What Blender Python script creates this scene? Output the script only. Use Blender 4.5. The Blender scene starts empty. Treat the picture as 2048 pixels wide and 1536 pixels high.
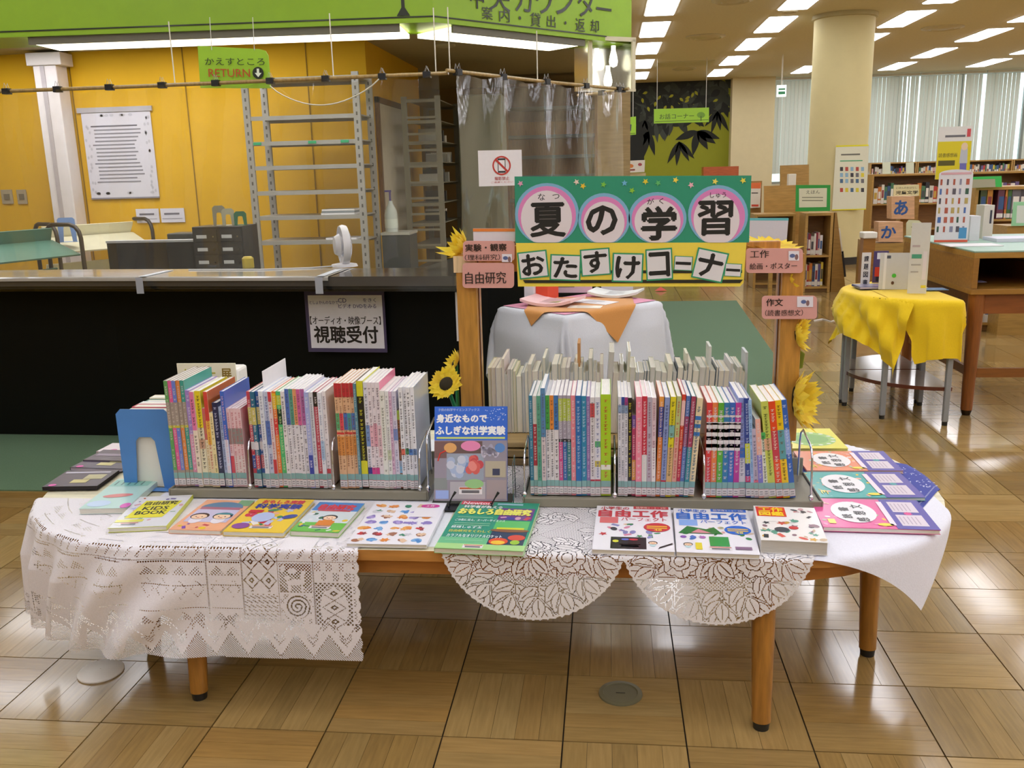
import bpy, math, random
import numpy as np
from mathutils import Matrix, Vector
random.seed(11)
S = bpy.context.scene
COL = S.collection
PI = math.pi
# ------------------------------------------------------------------ camera, world, exposure
FPX, YAW, PIT, ROL, EYE = 1805.5, -.10829, .22935, -.02607, 1.35
cy, sy, cp, sp = math.cos(YAW), math.sin(YAW), math.cos(PIT), math.sin(PIT)
_f = np.array([sy*cp, cy*cp, -sp]); _r0 = np.array([cy, -sy, 0.]); _u0 = np.cross(_r0, _f)
_r = _r0*math.cos(ROL)+_u0*math.sin(ROL); _u = -_r0*math.sin(ROL)+_u0*math.cos(ROL)
CM = np.array([_r, _u, _f])
cam = bpy.data.objects.new('camera', bpy.data.cameras.new('camera')); COL.objects.link(cam)
cam.data.sensor_width = 36; cam.data.lens = FPX*36/2048; cam.data.clip_start = .05; cam.data.clip_end = 100
cam.matrix_world = Matrix(((_r[0], _u[0], -_f[0], 0), (_r[1], _u[1], -_f[1], 0), (_r[2], _u[2], -_f[2], EYE), (0, 0, 0, 1)))
S.camera = cam
S.view_settings.view_transform = 'Standard'; S.view_settings.look = 'None'
S.view_settings.gamma = 1; S.view_settings.use_curve_mapping = False
S.view_settings.exposure = 0.0
LAMP = 9.3          # strength of the ceiling fluorescents
W = bpy.data.worlds.new('world'); S.world = W; W.use_nodes = True
W.node_tree.nodes['Background'].inputs[0].default_value = (.85, .92, 1, 1)
W.node_tree.nodes['Background'].inputs[1].default_value = 2.2
S.cycles.max_bounces = 6; S.cycles.transparent_max_bounces = 16; S.cycles.caustics_reflective = False
S.cycles.caustics_refractive = False; S.cycles.use_denoising = True; S.cycles.sample_clamp_indirect = 6

def G(x, y, z=0.):
    "the point seen at a place of the photograph that lies at height z"
    d = CM.T @ np.array([(x-1024)/FPX, (768-y)/FPX, 1.]); t = (z-EYE)/d[2]
    return Vector((t*d[0], t*d[1], z))
def D(x, y, Y):
    "the same at distance Y down the room"
    d = CM.T @ np.array([(x-1024)/FPX, (768-y)/FPX, 1.]); t = Y/d[1]
    return Vector((t*d[0], Y, EYE+t*d[2]))
# ------------------------------------------------------------------ colours and materials
def lin(c):
    return c/12.92 if c <= .04045 else ((c+.055)/1.055)**2.4
def hx(h):
    if not isinstance(h, str): return tuple(h)
    return tuple(lin(int(h[i:i+2], 16)/255) for i in (0, 2, 4))
def mat(name, rough=.5, metal=0., coat=0., noise=0., scale=40., stretch=(1, 1, 1), bump=0., emit=None, spec=.5, trans=0., sheen=0.):
    m = bpy.data.materials.new(name); m.use_nodes = True; n = m.node_tree.nodes; L = m.node_tree.links
    b = n['Principled BSDF']; b.inputs['Roughness'].default_value = rough; b.inputs['Metallic'].default_value = metal
    b.inputs['Coat Weight'].default_value = coat; b.inputs['Coat Roughness'].default_value = .08
    b.inputs['Specular IOR Level'].default_value = spec
    b.inputs['Sheen Weight'].default_value = sheen
    a = n.new('ShaderNodeAttribute'); a.attribute_name = 'Col'; out = a.outputs['Color']
    if noise or bump:
        tc = n.new('ShaderNodeTexCoord'); mp = n.new('ShaderNodeMapping'); mp.inputs['Scale'].default_value = stretch
        L.new(tc.outputs['Object'], mp.inputs[0]); t = n.new('ShaderNodeTexNoise'); t.inputs['Scale'].default_value = scale
        t.inputs['Detail'].default_value = 4; L.new(mp.outputs[0], t.inputs['Vector'])
        if noise:
            r = n.new('ShaderNodeMapRange'); r.inputs[1].default_value = .3; r.inputs[2].default_value = .7
            r.inputs[3].default_value = 1-noise; r.inputs[4].default_value = 1+noise*.5
            L.new(t.outputs[0], r.inputs[0]); mx = n.new('ShaderNodeVectorMath'); mx.operation = 'SCALE'
            L.new(out, mx.inputs[0]); L.new(r.outputs[0], mx.inputs['Scale']); out = mx.outputs[0]
        if bump:
            bp = n.new('ShaderNodeBump'); bp.inputs['Strength'].default_value = bump; bp.inputs['Distance'].default_value = .002
            L.new(t.outputs[0], bp.inputs['Height']); L.new(bp.outputs[0], b.inputs['Normal'])
    L.new(out, b.inputs['Base Color'])
    if emit:
        L.new(out, b.inputs['Emission Color']); b.inputs['Emission Strength'].default_value = emit
    b.inputs['Transmission Weight'].default_value = trans
    return m
M_PAINT = mat('painted_wall', .75, noise=.03, scale=6)
M_CEIL = mat('ceiling_board', .9, noise=.05, scale=30, bump=.2)
M_PAPER = mat('paper', .6, noise=.02, scale=60)
M_COVER = mat('laminated_cover', .28, noise=.02, scale=30, coat=.25)
M_PRINT = mat('print', .35, coat=.15)
M_PAGES = mat('page_block', .85, noise=.12, scale=30, stretch=(40, 1, 1))
M_PAGESZ = mat('page_block_flat', .85, noise=.12, scale=30, stretch=(1, 1, 40))
M_WOOD = mat('oiled_wood', .38, noise=.28, scale=14, stretch=(6, 6, .7), coat=.2)
M_WOODX = mat('beech_veneer', .42, noise=.2, scale=9, stretch=(.8, 6, 6), coat=.1)
M_TILE = mat('parquet', .17, noise=.17, scale=7, stretch=(1.1, 12, 1), coat=.35, bump=.06)
M_PLASTIC = mat('plastic', .4, noise=.02, scale=20)
M_BLACKGLOSS = mat('black_laminate', .12, noise=.05, scale=5, coat=.3)
M_METAL = mat('chrome', .16, metal=1, noise=.02, scale=20)
M_STEEL = mat('painted_steel', .4, noise=.05, scale=14)
M_CLOTH = mat('woven_cloth', .9, noise=.05, scale=250, bump=.25, sheen=.2)
M_LACE = mat('cotton_lace', .9, noise=.06, scale=300, bump=.2, sheen=.2)
M_FELT = mat('carpet_pile', .95, noise=.12, scale=180, bump=.5)
M_PETAL = mat('silk_petal', .6, noise=.08, scale=50, sheen=.2)
M_BLIND = mat('blind_fabric', .8, noise=.04, scale=40)
_n = M_BLIND.node_tree.nodes; _L = M_BLIND.node_tree.links; _t = _n.new('ShaderNodeBsdfTranslucent'); _t.inputs[0].default_value = (.8, .8, .76, 1)
_m = _n.new('ShaderNodeMixShader'); _m.inputs[0].default_value = .5; _L.new(_n['Principled BSDF'].outputs[0], _m.inputs[1]); _L.new(_t.outputs[0], _m.inputs[2]); _L.new(_m.outputs[0], _n['Material Output'].inputs[0])
_p = M_PETAL.node_tree.nodes; _q = M_PETAL.node_tree.links; _t = _p.new('ShaderNodeBsdfTranslucent'); _t.inputs[0].default_value = (.95, .78, .1, 1)
_m = _p.new('ShaderNodeMixShader'); _m.inputs[0].default_value = .35; _q.new(_p['Principled BSDF'].outputs[0], _m.inputs[1]); _q.new(_t.outputs[0], _m.inputs[2]); _q.new(_m.outputs[0], _p['Material Output'].inputs[0])
M_BODY = mat('matt_black_laminate', .5, noise=.05, scale=5, spec=.15)
M_LAMP = mat('lamp_diffuser', .5, emit=LAMP)
M_LAMP2 = mat('strip_diffuser', .5, emit=3.2)
M_EXIT = mat('lit_sign', .5, emit=1.2)
def film(name, haze, tint, rough):
    m = bpy.data.materials.new(name); m.use_nodes = True; n = m.node_tree.nodes; L = m.node_tree.links
    n.remove(n['Principled BSDF']); o = n['Material Output']
    tr = n.new('ShaderNodeBsdfTransparent'); tr.inputs[0].default_value = tint
    gl = n.new('ShaderNodeBsdfGlossy'); gl.inputs['Roughness'].default_value = rough; gl.inputs[0].default_value = (.95, .95, .95, 1)
    df = n.new('ShaderNodeBsdfTranslucent'); df.inputs[0].default_value = (.9, .9, .9, 1)
    lw = n.new('ShaderNodeLayerWeight'); lw.inputs[0].default_value = .28
    mr = n.new('ShaderNodeMapRange'); mr.inputs[3].default_value = .05; mr.inputs[4].default_value = .4
    L.new(lw.outputs['Facing'], mr.inputs[0])
    nz = n.new('ShaderNodeTexNoise'); nz.inputs['Scale'].default_value = 3
    tc = n.new('ShaderNodeTexCoord'); mp = n.new('ShaderNodeMapping'); mp.inputs['Scale'].default_value = (2.2, 2.2, .35); L.new(tc.outputs['Object'], mp.inputs[0]); L.new(mp.outputs[0], nz.inputs['Vector'])
    bp = n.new('ShaderNodeBump'); bp.inputs['Strength'].default_value = .5; bp.inputs['Distance'].default_value = .05
    L.new(nz.outputs[0], bp.inputs['Height']); L.new(bp.outputs[0], gl.inputs['Normal'])
    a = n.new('ShaderNodeMixShader'); L.new(mr.outputs[0], a.inputs[0]); L.new(tr.outputs[0], a.inputs[1]); L.new(gl.outputs[0], a.inputs[2])
    b = n.new('ShaderNodeMixShader'); b.inputs[0].default_value = haze; L.new(a.outputs[0], b.inputs[1]); L.new(df.outputs[0], b.inputs[2])
    L.new(b.outputs[0], o.inputs[0]); return m
M_FILM = film('clear_vinyl', .035, (.93, .93, .91, 1), .07)
M_GLASS = film('clear_acrylic', .03, (.9, .97, .93, 1), .02)
# ------------------------------------------------------------------ mesh builder
_gl = {}
def glyphs(body, bold):
    k = (body, 0)
    if k not in _gl:
        c = bpy.data.curves.new('t', 'FONT'); c.body = body; c.size = 1; c.resolution_u = 2; c.space_line = .95
        o = bpy.data.objects.new('t', c); me = bpy.data.meshes.new_from_object(o)
        v = np.zeros(len(me.vertices)*3); me.vertices.foreach_get('co', v); v = v.reshape(-1, 3)[:, :2]
        lo, hi = v.min(0), v.max(0)
        _gl[k] = ((v-lo)/np.maximum(hi-lo, 1e-6), [tuple(p.vertices) for p in me.polygons])
        bpy.data.meshes.remove(me); bpy.data.objects.remove(o); bpy.data.curves.remove(c)
    return _gl[k]
class MB:
    def __init__(s, T=None): s.v = []; s.f = []; s.c = []; s.T = T or Matrix()
    def add(s, vs, fs, col):
        b = len(s.v); T = s.T; s.v += [tuple(T @ Vector(v)) for v in vs]; s.f += [tuple(i+b for i in f) for f in fs]; s.c += [hx(col)]*len(fs); return s
    def box(s, c, d, col, R=None):
        x, y, z = d[0]/2, d[1]/2, d[2]/2; c = Vector(c)
        vs = [Vector((i, j, k)) for i in (-x, x) for j in (-y, y) for k in (-z, z)]
        if R is not None: vs = [R @ v for v in vs]
        return s.add([c+v for v in vs], [(0, 1, 3, 2), (4, 6, 7, 5), (0, 4, 5, 1), (2, 3, 7, 6), (0, 2, 6, 4), (1, 5, 7, 3)], col)
    def b2(s, lo, hi, col):
        return s.box([(a+b)/2 for a, b in zip(lo, hi)], [abs(b-a) for a, b in zip(lo, hi)], col)
    def poly(s, pts, col): return s.add(pts, [tuple(range(len(pts)))], col)
    def rect(s, x0, y0, x1, y1, z, col): return s.poly([(x0, y0, z), (x1, y0, z), (x1, y1, z), (x0, y1, z)], col)
    def disc(s, x, y, rx, ry, z, col, n=20, rot=0, a0=0, a1=2*PI):
        c, q = math.cos(rot), math.sin(rot); pts = []
        for i in range(n + (a1-a0 < 6.2)):
            a = a0+(a1-a0)*i/n; u, v = rx*math.cos(a), ry*math.sin(a); pts.append((x+u*c-v*q, y+u*q+v*c, z))
        return s.poly(pts, col)
    def star(s, x, y, r, z, col, n=5, k=.45, rot=0):
        return s.poly([(x+(r if i % 2 == 0 else r*k)*math.sin(PI*i/n+rot), y+(r if i % 2 == 0 else r*k)*math.cos(PI*i/n+rot), z) for i in range(2*n)], col)
    def prism(s, pts, z0, z1, col, side=None):
        n = len(pts); s.add([(p[0], p[1], z0) for p in pts][::-1], [tuple(range(n))], col); s.add([(p[0], p[1], z1) for p in pts], [tuple(range(n))], col)
        return s.add([(p[0], p[1], z) for z in (z0, z1) for p in pts], [(i, (i+1) % n, n+(i+1) % n, n+i) for i in range(n)], side or col)
    def cyl(s, p0, p1, r0, r1, col, n=14, caps=True):
        p0, p1 = Vector(p0), Vector(p1); a = (p1-p0).normalized(); u = a.orthogonal().normalized(); w = a.cross(u)
        vs = [p+(u*math.cos(2*PI*i/n)+w*math.sin(2*PI*i/n))*r for p, r in ((p0, r0), (p1, r1)) for i in range(n)]
        fs = [(i, (i+1) % n, n+(i+1) % n, n+i) for i in range(n)]
        if caps: fs += [tuple(range(n))[::-1], tuple(range(n, 2*n))]
        return s.add(vs, fs, col)
    def tube(s, pts, r, col, n=7):
        pts = [Vector(p) for p in pts]; vs = []; fs = []; u = None
        for i, p in enumerate(pts):
            t = (pts[min(i+1, len(pts)-1)]-pts[max(i-1, 0)]).normalized()
            u = (t.orthogonal() if u is None else u-t*u.dot(t)).normalized(); w = t.cross(u)
            rr = r[i] if isinstance(r, (list, tuple)) else r
            vs += [p+(u*math.cos(2*PI*k/n)+w*math.sin(2*PI*k/n))*rr for k in range(n)]
        for i in range(len(pts)-1):
            fs += [(i*n+k, i*n+(k+1) % n, (i+1)*n+(k+1) % n, (i+1)*n+k) for k in range(n)]
        fs += [tuple(range(n))[::-1], tuple(range((len(pts)-1)*n, len(pts)*n))]
        return s.add(vs, fs, col)
    def lathe(s, prof, col, n=20, c=(0, 0, 0)):
        vs = [(c[0]+r*math.cos(2*PI*i/n), c[1]+r*math.sin(2*PI*i/n), c[2]+z) for r, z in prof for i in range(n)]
        fs = [(j*n+i, j*n+(i+1) % n, (j+1)*n+(i+1) % n, (j+1)*n+i) for j in range(len(prof)-1) for i in range(n)]
        return s.add(vs, fs, col)
    def text(s, body, x0, y0, x1, y1, z, col, bold=.02, rot=0):
        v, f = glyphs(body, bold); w, h = x1-x0, y1-y0; cx, cy_ = (x0+x1)/2, (y0+y1)/2
        c, q = math.cos(rot), math.sin(rot); ww, hh = (h, w) if abs(q) > .7 else (w, h)
        P = v-.5; X = P[:, 0]*ww; Y = P[:, 1]*hh; e = bold*min(hh, ww)*.8
        sh = ((0, 0),) if e <= 0 else ((0, 0), (e, 0), (-e, 0), (0, e), (0, -e)) if bold > .025 else ((e*.7, 0), (-e*.7, 0))
        for i, (dx, dy) in enumerate(sh): s.add([((cx+(a+dx)*c-(b+dy)*q), cy_+(a+dx)*q+(b+dy)*c, z+i*4e-6) for a, b in zip(X, Y)], f, col)
        return s
    def build(s, name, m, parent=None, smooth=0, bevel=0, data=None):
        me = bpy.data.meshes.new(name); me.from_pydata(s.v, [], s.f)
        at = me.color_attributes.new('Col', 'FLOAT_COLOR', 'CORNER')
        n = np.array([len(f) for f in s.f]); c = np.array(s.c, dtype=np.float32).reshape(-1, 3); c = np.repeat(np.hstack([c, np.ones((len(c), 1), np.float32)]), n, axis=0)
        at.data.foreach_set('color', c.ravel())
        me.materials.append(m)
        if smooth: me.polygons.foreach_set('use_smooth', [True]*len(me.polygons)); me.set_sharp_from_angle(angle=math.radians(smooth))
        me.update(); return place(name, me, parent, bevel)
def place(name, me, parent=None, bevel=0):
    o = bpy.data.objects.new(name, me); COL.objects.link(o)
    if parent: o.parent = parent
    if bevel:
        b = o.modifiers.new('b', 'BEVEL'); b.width = bevel; b.segments = 2; b.limit_method = 'ANGLE'; b.angle_limit = .8
    return o
LABELS = {}
def tag(o, label=None, cat=None, group=None, kind=None):
    if label: o['label'] = label
    if cat: o['category'] = cat
    if group: o['group'] = group
    if kind: o['kind'] = kind
    return o
def thing(name, label, cat, loc=(0, 0, 0), rz=0., group=None, rot=None):
    o = bpy.data.objects.new(name, None); o.empty_display_size = .05; COL.objects.link(o); o.location = loc
    o.rotation_euler = rot or (0, 0, rz); return tag(o, label, cat, group)
def struct(mb, name, m, **k):
    return tag(mb.build(name, m, **k), kind='structure')
def dup(root, loc, rz, label=None, group=None):
    r = root.copy(); COL.objects.link(r); r.location = loc; r.rotation_euler = (0, 0, rz)
    if label: r['label'] = label
    if group: r['group'] = group
    for ch in list(root.children):
        c = ch.copy(); COL.objects.link(c); c.parent = r
        for g in ch.children:
            d = g.copy(); COL.objects.link(d); d.parent = c
    return r
def VP(z=0): return Matrix(((1, 0, 0, 0), (0, 0, 1, 0), (0, 1, 0, z), (0, 0, 0, 1)))
def wallT(origin, rz=0., tilt=0.):
    "frame of an upright face: x along it, y up, z towards the reader"
    return Matrix.Translation(origin) @ Matrix.Rotation(rz, 4, 'Z') @ Matrix.Rotation(PI/2-tilt, 4, 'X')
def ordn(n):
    return str(n)+('th' if 10 <= n % 100 <= 20 else {1: 'st', 2: 'nd', 3: 'rd'}.get(n % 10, 'th'))
def pal(*c): return random.choice(c)
def drape(p, outline, ztop, gap=.004, flare=.06, fold=0., ffreq=30., drop_sc=.98):
    "where a point p of a flat cloth comes to lie when the cloth is laid over a table top"
    P = Vector((p[0], p[1])); n = len(outline); inside = True; best = None
    for i in range(n):
        a, b = outline[i], outline[(i+1) % n]; e = (b[0]-a[0], b[1]-a[1]); w = (P.x-a[0], P.y-a[1])
        if e[0]*w[1]-e[1]*w[0] < 0: inside = False
        t = max(0, min(1, (w[0]*e[0]+w[1]*e[1])/(e[0]**2+e[1]**2))); qx, qy = a[0]+t*e[0], a[1]+t*e[1]
        d = math.hypot(P.x-qx, P.y-qy)
        if best is None or d < best[0]: best = (d, qx, qy)
    if inside or best[0] < 1e-6: return (P.x, P.y, ztop+gap)
    d, qx, qy = best; nx, ny = (P.x-qx)/d, (P.y-qy)/d; r = .012
    if d < r*1.57: a = d/r; o_, z = r*math.sin(a), ztop+gap-r*(1-math.cos(a))
    else: o_, z = r, ztop+gap-r-(d-r*1.57)*drop_sc
    k = min(1, d/.12); o_ += gap+d*flare+fold*k*(.5+.5*math.sin(ffreq*math.atan2(ny, nx)*.5+ffreq*(P.x*.9+P.y*.5)))
    return (qx+nx*o_, qy+ny*o_, z)
# ------------------------------------------------------------------ the setting: floor of finger parquet
CZ = 3.3; BY = 22.0
m = MB(); m.b2((-9, -5.2, -.12), (14.2, 22.6, -.006), '2a2013')
floor = struct(m, 'floor', M_PAINT)
TP = .2975; TX, TY = .188, 2.24
carpet_poly = [(-7.9, 3.62), (.9, 3.64), (.9, 5.0), (1.16, 5.2), (1.33, 9.5), (.42, 9.5), (.42, 5.9), (-7.9, 5.3)]
def in_carpet(x, y):
    r = False; n = len(carpet_poly)
    for i in range(n):
        (a, b), (c, d) = carpet_poly[i], carpet_poly[(i+1) % n]
        if (b > y+.16*0) != (d > y) and x < (c-a)*(y-b)/(d-b)+a: r = not r
    return r and y > 3.9 and not (x > .75)
wood_cols = ['a38754', '9b7d48', 'a88c5a', '967540', 'a68955', '9f7b42', '9a8355', '8f7344', 'a2804a', '98763e']
def tile_mesh(mb, x0, y0, horiz, full=True, g=.0019):
    n = 5; base = hx(random.choice(wood_cols)); tone = random.uniform(.9, 1.06)
    for k in range(n):
        t = random.uniform(.9, 1.07)*tone; c = hx(random.choice(wood_cols)); col = tuple((a*.6+b*.4)*t for a, b in zip(base, c))
        a0, a1 = k*TP/n+(g if k == 0 else .0004), (k+1)*TP/n-(g if k == n-1 else .0004)
        lo = (g, a0) if horiz else (a0, g); hi = (TP-g, a1) if horiz else (a1, TP-g)
        p = [(x0+lo[0], y0+lo[1]), (x0+hi[0], y0+lo[1]), (x0+hi[0], y0+hi[1]), (x0+lo[0], y0+hi[1])]
        zt = random.uniform(-.0003, 0)
        if full:
            mb.add([(x, y, z) for z in (-.006, zt) for x, y in p], [(4, 5, 6, 7), (0, 1, 5, 4), (1, 2, 6, 5), (2, 3, 7, 6), (3, 0, 4, 7)], col)
        else: mb.poly([(x, y, zt) for x, y in p], col)
cells = []
for i in range(-16, 20):
    for j in range(-4, 66):
        x, y = TX+i*TP, TY+j*TP; cx_, cy_ = x+TP/2, y+TP/2
        if in_carpet(cx_, cy_): continue
        v = CM @ np.array([cx_, cy_, -EYE])
        if v[2] <= .2: continue
        px, py = 1024+FPX*v[0]/v[2], 768-FPX*v[1]/v[2]
        vis = -120 < px < 2170 and py < 1640
        cells.append((0 if vis else 1, cx_**2+cy_**2, x, y, (i+j) % 2))
cells.sort()
near, rest = cells[:300], cells[300:]
variants = []
for k in range(16):
    mb = MB(); tile_mesh(mb, 0, 0, True); o = mb.build('tile', M_TILE, floor); variants.append(o.data); bpy.data.objects.remove(o)
for k, (_, _, x, y, h) in enumerate(near):
    o = place('tile', random.choice(variants), floor); q = random.choice((0, 2)) + h
    o.rotation_euler = (0, 0, q*PI/2); o.location = (x+(TP if q in (1, 2) else 0), y+(TP if q in (2, 3) else 0), 0)
mb = MB()
for _, _, x, y, h in rest: tile_mesh(mb, x, y, h, False)
for i in range(-29, 47):                       # behind the camera and at the sides, out of the picture
    for j in range(-24, 66):
        x, y = TX+i*TP, TY+j*TP
        if -16 <= i < 20 and j >= -4: continue
        if x < -8.8 or x > 13.7 or y < -5: continue
        mb.rect(x+.001, y+.001, x+TP-.001, y+TP-.001, 0, random.choice(wood_cols))
tag(mb.build('tile_field', M_TILE, floor), kind='stuff')
m = MB(); m.prism(carpet_poly, -.003, .006, '5c7659')
tag(m.build('carpet_strip', M_FELT), 'dull green carpet running along the foot of the black counter', 'carpet')
# ceiling, walls
m = MB(); m.b2((-9, -5.2, CZ), (14.2, 22.6, CZ+.1), 'd6cfb4'); ceiling = struct(m, 'ceiling', M_CEIL)
m = MB(); m.b2((-8.3, -5.2, 0), (-8.1, 22.5, CZ), 'd8b030'); struct(m, 'wall_left', M_PAINT)
m = MB(); m.b2((14, -5.2, 0), (14.2, 22.5, CZ), 'd9d0b4'); struct(m, 'wall_right', M_PAINT)
m = MB(); m.b2((-8.1, -5.2, 0), (14, -5, CZ), 'd9d0b4'); struct(m, 'wall_front', M_PAINT)
m = MB(); m.b2((3.7, BY+.1, 0), (14, BY+.3, .95), 'd3cbb2'); struct(m, 'wall_back', M_PAINT)
# mural wall: olive ground with a print of dark leaves
m = MB(); m.b2((-4.5, BY, 0), (2.8, BY+.2, CZ), '8b8f14'); mural = struct(m, 'wall_mural', M_PAINT)
m = MB(wallT((0, BY-.004, 0)))
def mleaf(m, x, y, ang, l, w, col, z=0):
    pts = []
    for i in range(9): t = i/8; pts.append((t*l, w*math.sin(PI*t**.8)))
    for i in range(7, 0, -1): t = i/8; pts.append((t*l, -w*math.sin(PI*t**.8)))
    c, s_ = math.cos(ang), math.sin(ang); m.poly([(x+a*c-b*s_, y+a*s_+b*c, z) for a, b in pts], col)
def pm_(x, y): v = D(x, y, BY); return v.x, v.z
def cluster(x, y, angs, l, w, col='15180e', z=0):
    X, Y = pm_(x, y)
    for a in angs: mleaf(m, X, Y, math.radians(a), l*random.uniform(.85, 1.1), w, col, z)
m.rect(-2, 2.7, 1.5, CZ, 0, '16190f'); m.rect(1.5, 2.95, 2.6, CZ, 0, '16190f'); m.rect(-2, 1.3, .86, 2.75, .001, '14170f')
for k in range(230):
    x = random.uniform(.3, 2.7); y = CZ-random.uniform(0, .95)*(1-.5*max(0, (x-1.3)/1.4))
    mleaf(m, x, y, random.uniform(-2.9, -.3), random.uniform(.25, .5), random.uniform(.05, .09), pal('15180e', '1d2115', '2c3124', '3a3f35', '12140c'), .0015+k*.00001)
for k in range(14): mleaf(m, random.uniform(.8, 2.6), random.uniform(2.75, 3.1), random.uniform(-3, 0), .12, .03, '9a9a18', .004)
cluster(1395, 262, (-160, -100, -60, -35, -20), .55, .085, z=.004)
cluster(1358, 283, (-118, -95, -62, -48), .52, .06, z=.004)
cluster(1435, 222, (-105, -80, -130, -60, 5, 175), .5, .055, z=.004)
cluster(1297, 262, (-100, -75, -120), .6, .07, z=.004)
cluster(1290, 240, (-90, -60, -130), .5, .07, z=.004)
for a, b in (((1430, 222), (1395, 262)), ((1395, 262), (1350, 300))):
    p, q = pm_(*a), pm_(*b); m.poly([(p[0], p[1], .005), (p[0]+.02, p[1]+.02, .005), (q[0]+.02, q[1]+.02, .005), (q[0], q[1], .005)], '22260f')
m.build('leaf_print', M_PAINT, mural)
m = MB(); m.b2((2.8, BY-.35, 0), (3.74, BY+.3, CZ), 'd2c69c'); struct(m, 'wall_pier', M_PAINT)
# window band: frames and panes
wx = [3.74, 5.1, 6.5, 7.9, 9.3, 10.7, 12.1, 14.0]
for k in range(7):
    f = MB(); x0, x1 = wx[k], wx[k+1]
    for a, b in (((x0, .95), (x0+.05, CZ)), ((x1-.05, .95), (x1, CZ)), ((x0, .95), (x1, 1.0)), ((x0, CZ-.06), (x1, CZ)), (((x0+x1)/2-.02, .95), ((x0+x1)/2+.02, CZ))):
        f.b2((a[0], BY+.12, a[1]), (b[0], BY+.2, b[1]), '9a9c98')
    fr = struct(f, 'window_%d' % (k+1), M_STEEL); g = MB(); g.b2((x0+.05, BY+.155, 1.0), (x1-.05, BY+.16, CZ-.06), 'e8f0ee'); g.build('pane', M_GLASS, fr)
# vertical blinds
def blind(x0, x1, lab, openness):
    t = thing('vertical_blind', lab, 'blind', (x0, BY-.12, 1.2), group='blinds of the far window band')
    h = MB(); h.b2((0, -.03, 2.03), (x1-x0, .03, 2.09), 'c8c8bc'); h.build('head_rail', M_STEEL, t)
    s_ = MB(); x = .05
    while x < x1-x0-.03:
        if random.random() > openness*.35:
            a = random.uniform(.15, .5) if random.random() > openness else random.uniform(.8, 1.35)
            R = Matrix.Rotation(a, 3, 'Z'); s_.box((x, 0, 1.0), (.10, .003, 2.04), pal('ecebe2', 'e8e8e0', 'efeee6', 'e9e9e2'), R)
        x += .088
    tag(s_.build('slat_field', M_BLIND, t), kind='stuff')
blind(3.76, 5.2, 'pale grey vertical blind between the wall pier and the round column', .05)
blind(5.22, 6.9, 'pale grey vertical blind, nearly closed, just beyond the round column', .02)
blind(6.92, 8.3, 'pale vertical blind with a bright gap, behind the yellow poster', .05)
blind(8.32, 14, 'vertical blind standing half open with daylight between its slats', .3)
# ceiling fluorescents
def lamp_box(t):
    m = MB(); m.b2((-.2, -.72, -.004), (.2, .72, .0), 'f4f2e8'); m.build('frame', M_STEEL, t)
    m = MB(); m.b2((-.18, -.69, -.014), (.18, .69, -.0045), 'f6f7ff'); m.build('diffuser', M_LAMP, t)
OC0 = 2.42; proto = None; rows = [.67, 2.35, 4.12, 5.93, 7.72, 9.5, 11.3, 13.0]; nm = ['first', 'second', 'third', 'fourth', 'fifth', 'sixth', 'seventh', 'eighth']
ysn = [20.3, 18.15, 15.9, 13.86, 11.9, 9.8, 7.75, 5.7, 3.6, 1.5, -.6, -2.7]
for i, x in enumerate([-1.1, -3, -5]+rows):
    for j, y in enumerate(ysn):
        if x < 1 and 3.8 < y < 12.4 and x < .3: continue
        if i >= 9 and y > 16: pass
        row = nm[i-3] if i > 2 else ('hidden first', 'hidden second', 'hidden third')[i]
        lab = 'ceiling light panel, %s from far wall in the %s row' % (ordn(j+1), row)
        if i > 2 and math.hypot(x-3.17, y-13.3) < .7: continue
        if proto is None:
            proto = thing('ceiling_light', lab, 'ceiling light', (x, y, CZ-.002), group='fluorescent ceiling panels'); lamp_box(proto)
        else: dup(proto, (x, y, CZ-.002), 0, lab)
def vent(px, py, r, lab):
    p = G(px, py, CZ-.03); m = MB(); m.lathe([(r, .03), (r, .02), (r*.8, .0), (r*.72, .012), (r*.55, .0), (r*.48, .012), (r*.3, 0), (0.001, .0)], 'c4bc9e', 24, p)
    tag(m.build('ceiling_vent', M_STEEL, smooth=40), lab, 'vent', 'round ceiling air outlets')
vent(1411, 77, .3, 'round ceiling air outlet between the first two rows of light panels')
vent(1885, 59, .3, 'round ceiling air outlet to the window side of the column')
vent(1465, 5, .25, 'round ceiling air outlet nearest the camera above the green fascia corner')
vent(1578, 25, .12, 'small round ceiling speaker grille beside the column top')
vent(1368, 140, .24, 'round ceiling air outlet farthest away, near the leaf mural')
m = MB(); p = G(1372, 128, CZ-.012); m.b2((p.x-.55, p.y-.4, CZ-.012), (p.x+.5, p.y+.4, CZ-.002), 'cfc8aa')
tag(m.build('ceiling_hatch', M_STEEL), 'square access hatch in the ceiling before the leaf mural', 'hatch')
for k, (x, y) in enumerate(((-4.6, 5.7), (-3.0, 5.9), (-1.6, 5.9), (-4.6, 6.8), (-3.2, 6.8))):  # added panels, out of view behind the fascia, to brighten the yellow office
    dup(proto, (x, y, OC0-.002), PI/2, 'added unseen light panel over the office, %s from the duct' % ordn(k+1), 'added office light panels')
# round column with dark skirting
CX, CYY = 3.17, 13.3
m = MB(); m.lathe([(.39, 0), (.39, CZ)], 'cfc390', 48, (CX, CYY, 0)); col_ = struct(m, 'column', M_PAINT, smooth=50)
m = MB(); m.lathe([(.4, 0), (.4, .1), (.39, .1)], '2c2721', 48, (CX, CYY, 0)); m.build('skirting', M_PAINT, col_, smooth=50)
m = MB(); m.lathe([(.39, CZ-.06), (.42, CZ-.05), (.42, CZ-.001)], 'b9b088', 48, (CX, CYY, 0)); m.build('collar', M_PAINT, col_, smooth=50)
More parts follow.
